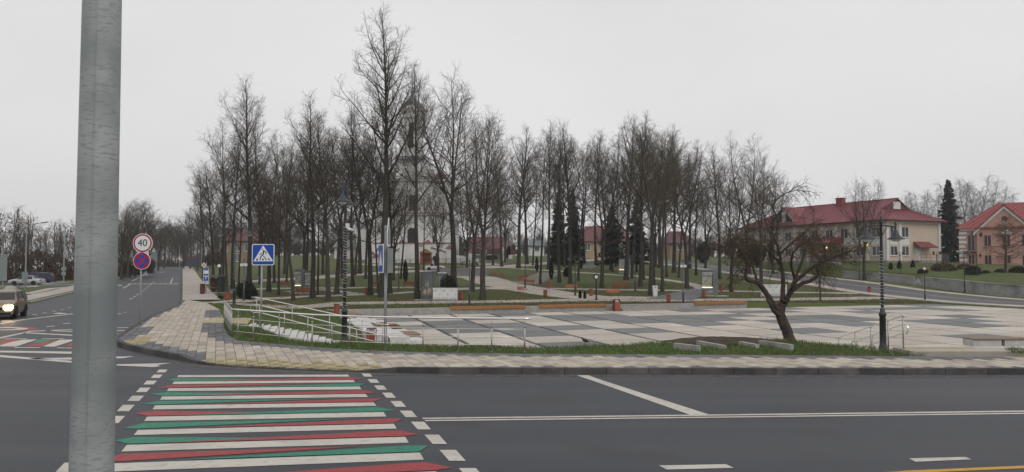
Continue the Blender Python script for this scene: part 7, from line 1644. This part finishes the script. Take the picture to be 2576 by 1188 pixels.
# ------------------------------------------------------------------ cars
def car(name, lab, loc, rz, L, W, H, paint, body='sedan', lit=False, grp=None):
    """length along x (front at +x), built from cross sections; wheels, windows and lamps are parts"""
    t = thing(name, lab, 'car', loc, rz, grp); hb = H*.58
    if body == 'suv': prof = [(-.5, .34, .30), (-.49, .56, .62), (-.46, .70, .66), (-.40, .90, .93), (-.29, .975, .98), (-.12, 1.0, 1.0), (.0, .975, .99), (.07, .92, .9), (.23, .66, .66), (.34, .62, .61), (.44, .54, .55), (.485, .44, .4), (.5, .32, .36)]
    elif body == 'van': prof = [(-.5, .34, .3), (-.49, .62, .6), (-.45, .98, .96), (.1, 1.0, 1.0), (.22, .9, .88), (.32, .62, .6), (.45, .56, .54), (.5, .34, .34)]
    else: prof = [(-.5, .38, .36), (-.48, .66, .64), (-.34, .69, .67), (-.22, .93, .92), (-.05, 1.0, 1.0), (.1, .97, .96), (.24, .68, .66), (.42, .6, .58), (.49, .5, .5), (.5, .36, .36)]
    z0 = .17*H; zs = .60*H
    b = MB(); secs = []
    for u, zc_, _ in prof:
        zt = zc_*H; x = u*L; low = min(zt, zs)
        inset = 0 if zt <= zs + .01 else .17*(zt - zs)/(H - zs)
        wy = W/2*(1 - .05*(abs(u)/.5)**4)
        secs.append([(x, -wy*.94, z0), (x, -wy, z0 + (low-z0)*.35), (x, -wy*.985, low*.96), (x, -wy*(.93-inset), max(zt-.03, low*.97)), (x, -wy*(.7-inset*.6), zt), (x, wy*(.7-inset*.6), zt), (x, wy*(.93-inset), max(zt-.03, low*.97)), (x, wy*.985, low*.96), (x, wy, z0 + (low-z0)*.35), (x, wy*.94, z0)])
    n = 10; vs = [p for s_ in secs for p in s_]; fs = [(i*n+k, i*n+(k+1) % n, (i+1)*n+(k+1) % n, (i+1)*n+k) for i in range(len(secs)-1) for k in range(n)] + [tuple(range(n)), tuple(range(len(vs)-1, len(vs)-n-1, -1))]
    b.add(vs, fs); bo_ = b.build('body', MT[paint], t, True)
    md = bo_.modifiers.new('edge', 'BEVEL'); md.width = .05; md.segments = 3; md.limit_method = 'ANGLE'; md.angle_limit = math.radians(25)
    tall = [i for i, p_ in enumerate(prof) if p_[1] > .85]; a, c = secs[tall[0]], secs[tall[-1]]
    pa, pc = secs[tall[0]-1], secs[tall[-1]+1]
    def quadglass(nm, p): 
        m_ = MB(); P4 = [Vector(q) for q in p]; nn = (P4[1]-P4[0]).cross(P4[3]-P4[0]).normalized(); cen = sum(P4, Vector())/4
        if nn.dot(cen - Vector((0, 0, H*.5))) < 0: P4, nn = P4[::-1], -nn
        P4 = [cen + (q-cen)*.88 for q in P4]; m_.add([q + nn*.012 for q in P4] + [q - nn*.02 for q in P4], [(0,1,2,3),(7,6,5,4),(0,4,5,1),(1,5,6,2),(2,6,7,3),(3,7,4,0)]); return m_.build(nm, MT['glass_dark'], t)
    lift = lambda s_, i, j: (s_[i][0], s_[i][1], s_[j][2] + .004)
    quadglass('windscreen', [lift(c,3,4), lift(c,6,5), lift(pc,6,5), lift(pc,3,4)]); quadglass('rear_window', [lift(a,3,4), lift(a,6,5), lift(pa,6,5), lift(pa,3,4)])
    for s_, (i2, i3) in ((-1, (2, 3)), (1, (7, 6))):
        xs = [a[0][0] - .02*L, (a[0][0] + c[0][0])/2, c[0][0] + .06*L]
        for x0, x1, e0, e1 in ((xs[0], xs[1], .0, 0), (xs[1], xs[2], 0, .09*L)):
            yb, yt = s_*W/2*.975, s_*W/2*.80; zb_, zt_ = zs*1.0, H*.955
            quadglass('side_window', [(x0 - (.05*L if e1 == 0 else 0), yb, zb_), (x1 + e1*.6, yb, zb_), (x1 - e1*.1, yt, zt_), (x0, yt, zt_)])
        MB().box((xs[2] + .02*L, s_*(W/2 + .09), zs*1.08), (.1, .2, .13)).build('wing_mirror', MT[paint], t)
    r = .215*H if body != 'suv' else .22*H
    for u in (-.3, .305):
        for s_ in (-1, 1):
            wh = MB().lathe([(r*.62, -.11), (r*.95, -.11), (r, -.06), (r, .06), (r*.95, .11), (r*.62, .11)], 20).build('wheel', MT['tyre'], t); wh.matrix_local = Matrix.Translation((u*L, s_*(W/2 - .1), r)) @ Matrix.Rotation(PI/2, 4, 'X')
            MB().lathe([(r*.6, -.1), (r*.6, .1)], 14).build('rim', MT['rim'], wh)
            ar = MB(); ar.add([(u*L + (r*1.17)*math.cos(PI*i/12), s_*(W/2 + .006), r + (r*1.17)*math.sin(PI*i/12)) for i in range(13)], [tuple(range(13))]); ar.build('wheel_arch', MT['black'], t)
    fx = L*.49
    for s_ in (-1, 1):
        MB().box((fx, s_*W*.36, H*.43), (.1, W*.22, H*.12)).build('headlight', MT['headlight' if lit else 'lens'], t); MB().box((-fx, s_*W*.38, H*.5), (.08, W*.16, H*.12)).build('tail_light', MT['sign_red'], t)
        if lit: MB().box((fx + .03, s_*W*.36, H*.33), (.06, W*.18, H*.04)).build('fog_light', MT['fog_lit'], t)
    MB().box((fx + .02, 0, H*.38), (.06, W*.42, H*.1)).build('grille', MT['black'], t); MB().box((fx + .0, 0, H*.2), (.16, W*.86, H*.1)).build('bumper', MT['black'], t); MB().box((-fx, 0, H*.26), (.14, W*.86, H*.12)).build('bumper', MT[paint], t)
    if body == 'suv':
        for s_ in (-1, 1): MB().tube([(-.38*L, s_*W*.36, H*1.0), (-.3*L, s_*W*.36, H*1.05), (-.02*L, s_*W*.36, H*1.05), (.04*L, s_*W*.36, H*.99)], .02, 6).build('roof_rail', MT['tin'], t)
    return t
x, y = G(-14, 805, 0); hx, hy = math.cos(math.radians(-67)), math.sin(math.radians(-67)); car('approaching_car', 'bronze suv with blazing headlights entering the junction, cut by the picture edge', (x - hx*1.7, y - hy*1.7, 0), math.radians(-67), 3.6, 1.55, 1.36, 'car_beige', 'suv', True)
x, y, z = at(68, 728, 92); car('parked_car', 'silver saloon parked sideways in the car park', (x, y, tz(x, y) + .05), math.radians(183), 3.7, 1.45, 1.16, 'car_silver')
x, y, z = at(92, 722, 99); car('parked_car', 'dark blue estate car parked behind the silver saloon', (x, y, tz(x, y) + .05), math.radians(186), 3.8, 1.5, 1.42, 'car_blue', 'van')
x, y, z = TP(1093, 681); car('parked_car', 'white car parked on the upper road behind the bronze monument', (x, y + .5, z + .06), math.radians(8), 2.9, 1.15, 1.0, 'car_white')
x, y, z = TP(26, 742); t = thing('boulder', 'pale round boulder at the edge of the car park', 'stone', (x, y, z)); MB().ball((0, 0, .35), .55, 10, 6, 0, .8).build('stone', MT['concrete'], t, True)
# pigeon on the plaza
x, y = G(1473, 866, PZ); t = thing('pigeon', 'dark pigeon walking on the dark plaza slab', 'bird', (x, y, PZ), 2.6)
b = MB(); b.tube([(-.2, 0, .11), (-.1, 0, .13), (0, 0, .15), (.1, 0, .18), (.14, 0, .24), (.16, 0, .27), (.21, 0, .265), (.235, 0, .255)], [.012, .04, .07, .06, .035, .033, .02, .005], 8)
for s_ in (-1, 1): b.tube([(0, s_*.03, .1), (.01, s_*.03, .03), (.0, s_*.03, .004), (.04, s_*.03, .004)], .007, 5)
b.build('body', MT['black'], t, True)
# ------------------------------------------------------------------ grass blades (near strip first, thinner and taller clumps beyond)
def blades(name, n, sampler, hmin, hmax, wmin, wmax, mat_, seed):
    R = np.random.RandomState(seed); X, Y = sampler(R, n); Z = terrain(X, Y)
    k = len(X); a = R.uniform(0, 2*np.pi, k); h = R.uniform(hmin, hmax, k); w_ = R.uniform(wmin, wmax, k); ln = R.uniform(.1, .75, k)*h; b = R.uniform(0, 2*np.pi, k)
    dx, dy = np.cos(a)*w_/2, np.sin(a)*w_/2; lx, ly = np.cos(b)*ln, np.sin(b)*ln
    Z0 = Z - .01
    v = np.stack([np.stack([X-dx, Y-dy, Z0], 1), np.stack([X+dx, Y+dy, Z0], 1), np.stack([X+dx*.6+lx*.45, Y+dy*.6+ly*.45, Z0+h*.65], 1), np.stack([X-dx*.6+lx*.45, Y-dy*.6+ly*.45, Z0+h*.65], 1), np.stack([X+lx, Y+ly, Z0+h], 1)], 1)
    f = (np.arange(k)*5)[:, None]; F = np.concatenate([np.hstack([f, f+1, f+2]), np.hstack([f, f+2, f+3]), np.hstack([f+3, f+2, f+4])])
    o = link(name, mesh_np(name, v.reshape(-1, 3), F, MT[mat_])); return tag(o, kind='stuff')
def strip(R, n):
    X = R.uniform(-12.3, 19.5, n); Y = R.uniform(20.3, 31, n); D = dist_inner(X, Y); T = Vector
    px = X - PO.x; py = Y - PO.y; s = px*E1.x + py*E1.y; t = px*E2.x + py*E2.y
    keep = (D > .02) & (terrain(X, Y) > PZ + .08) & (D < 5.2) & ~((X > 11.1) & (X < 13.8)) & ~((X > 13.5) & (D < .75)) 
    # keep clear of the white stair
    A = Vector(A1); dirv = (Vector(B1)-A).normalized(); q1 = (X-A.x)*dirv.x + (Y-A.y)*dirv.y; q2 = (Y-A.y)*dirv.x - (X-A.x)*dirv.y
    keep &= ~((q1 > -2.0) & (q1 < 7.5) & (q2 > -.35) & (q2 < 3.6))
    dens = .55 + .45*np.sin(X*1.9 + 1.3*np.sin(Y*2.1))*np.cos(Y*2.7); soil = ((X - c0_.x)/1.9)**2 + ((Y - c0_.y - .3)/.75)**2 < .85
    keep &= (R.uniform(0, 1, n) < .45 + .55*dens) & ~soil
    return X[keep], Y[keep]
c0_ = Vector(G(1820, 857, .2))
blades('grass', 190000, strip, .04, .13, .008, .016, 'grass_blade', 5)
def mid(R, n):
    s = R.uniform(-14, 56, n); t = -.8 - R.uniform(0, 1, n)**1.5*26; X = PO.x + E1.x*s + E2.x*t; Y = PO.y + E1.y*s + E2.y*t
    keep = (X > xkerb(Y) + 3.2); return X[keep], Y[keep]
blades('lawn_grass', 110000, mid, .03, .075, .02, .045, 'grass_blade_far', 6)
def leftlawn(R, n):
    s = R.uniform(-14, -1.4, n); t = R.uniform(-.5, 24, n); X = PO.x + E1.x*s + E2.x*t; Y = PO.y + E1.y*s + E2.y*t
    keep = (X > np.interp(Y, [p[1] for p in INNER[:8][::-1]], [p[0] for p in INNER[:8][::-1]]) + .1) & (Y > 30.5) & (terrain(X, Y) > PZ + .3); return X[keep], Y[keep]
blades('lawn_grass', 40000, leftlawn, .035, .09, .015, .035, 'grass_blade', 7)
def rightstrip(R, n):
    s = R.uniform(51.9, 56, n); t = R.uniform(-2, 26, n); X = PO.x + E1.x*s + E2.x*t; Y = PO.y + E1.y*s + E2.y*t; return X, Y
blades('lawn_grass', 20000, rightstrip, .03, .08, .02, .04, 'grass_blade', 8)

# ------------------------------------------------------------------ fallen leaves on the lawns
def litter(n, sampler, seed):
    R = np.random.RandomState(seed); X, Y = sampler(R, n); k = len(X); Z = terrain(X, Y) + R.uniform(.02, .06, k); a = R.uniform(0, 6.28, k); s_ = R.uniform(.03, .075, k)
    dx, dy = np.cos(a)*s_, np.sin(a)*s_; tz_ = R.uniform(-.02, .02, k)
    v = np.stack([np.stack([X-dx, Y-dy, Z], 1), np.stack([X+dy*.6, Y-dx*.6, Z+tz_], 1), np.stack([X+dx, Y+dy, Z+.01], 1), np.stack([X-dy*.6, Y+dx*.6, Z-tz_+.015], 1)], 1)
    f = (np.arange(k)*4)[:, None]; F = np.concatenate([np.hstack([f, f+1, f+2]), np.hstack([f, f+2, f+3])])
    tag(link('fallen_leaves', mesh_np('fallen_leaves', v.reshape(-1, 3), F, MT['leaf_litter'])), kind='stuff')
litter(26000, mid, 15); litter(1500, strip, 16)
# ------------------------------------------------------------------ misty winter air
hm = bpy.data.materials.new('haze'); hm.use_nodes = True
hn, hl = hm.node_tree.nodes, hm.node_tree.links
for n_ in list(hn): hn.remove(n_)
ho = hn.new('ShaderNodeOutputMaterial'); hv = hn.new('ShaderNodeVolumePrincipled')
hv.inputs['Color'].default_value = (.93, .94, .96, 1); hv.inputs['Density'].default_value = HAZE; hv.inputs['Anisotropy'].default_value = 0.2
hl.new(hv.outputs['Volume'], ho.inputs['Volume'])
hz = MB(); hz.bbox(-440, 330, -40, 560, -4.5, 44); tag(hz.build('haze', hm), kind='stuff')
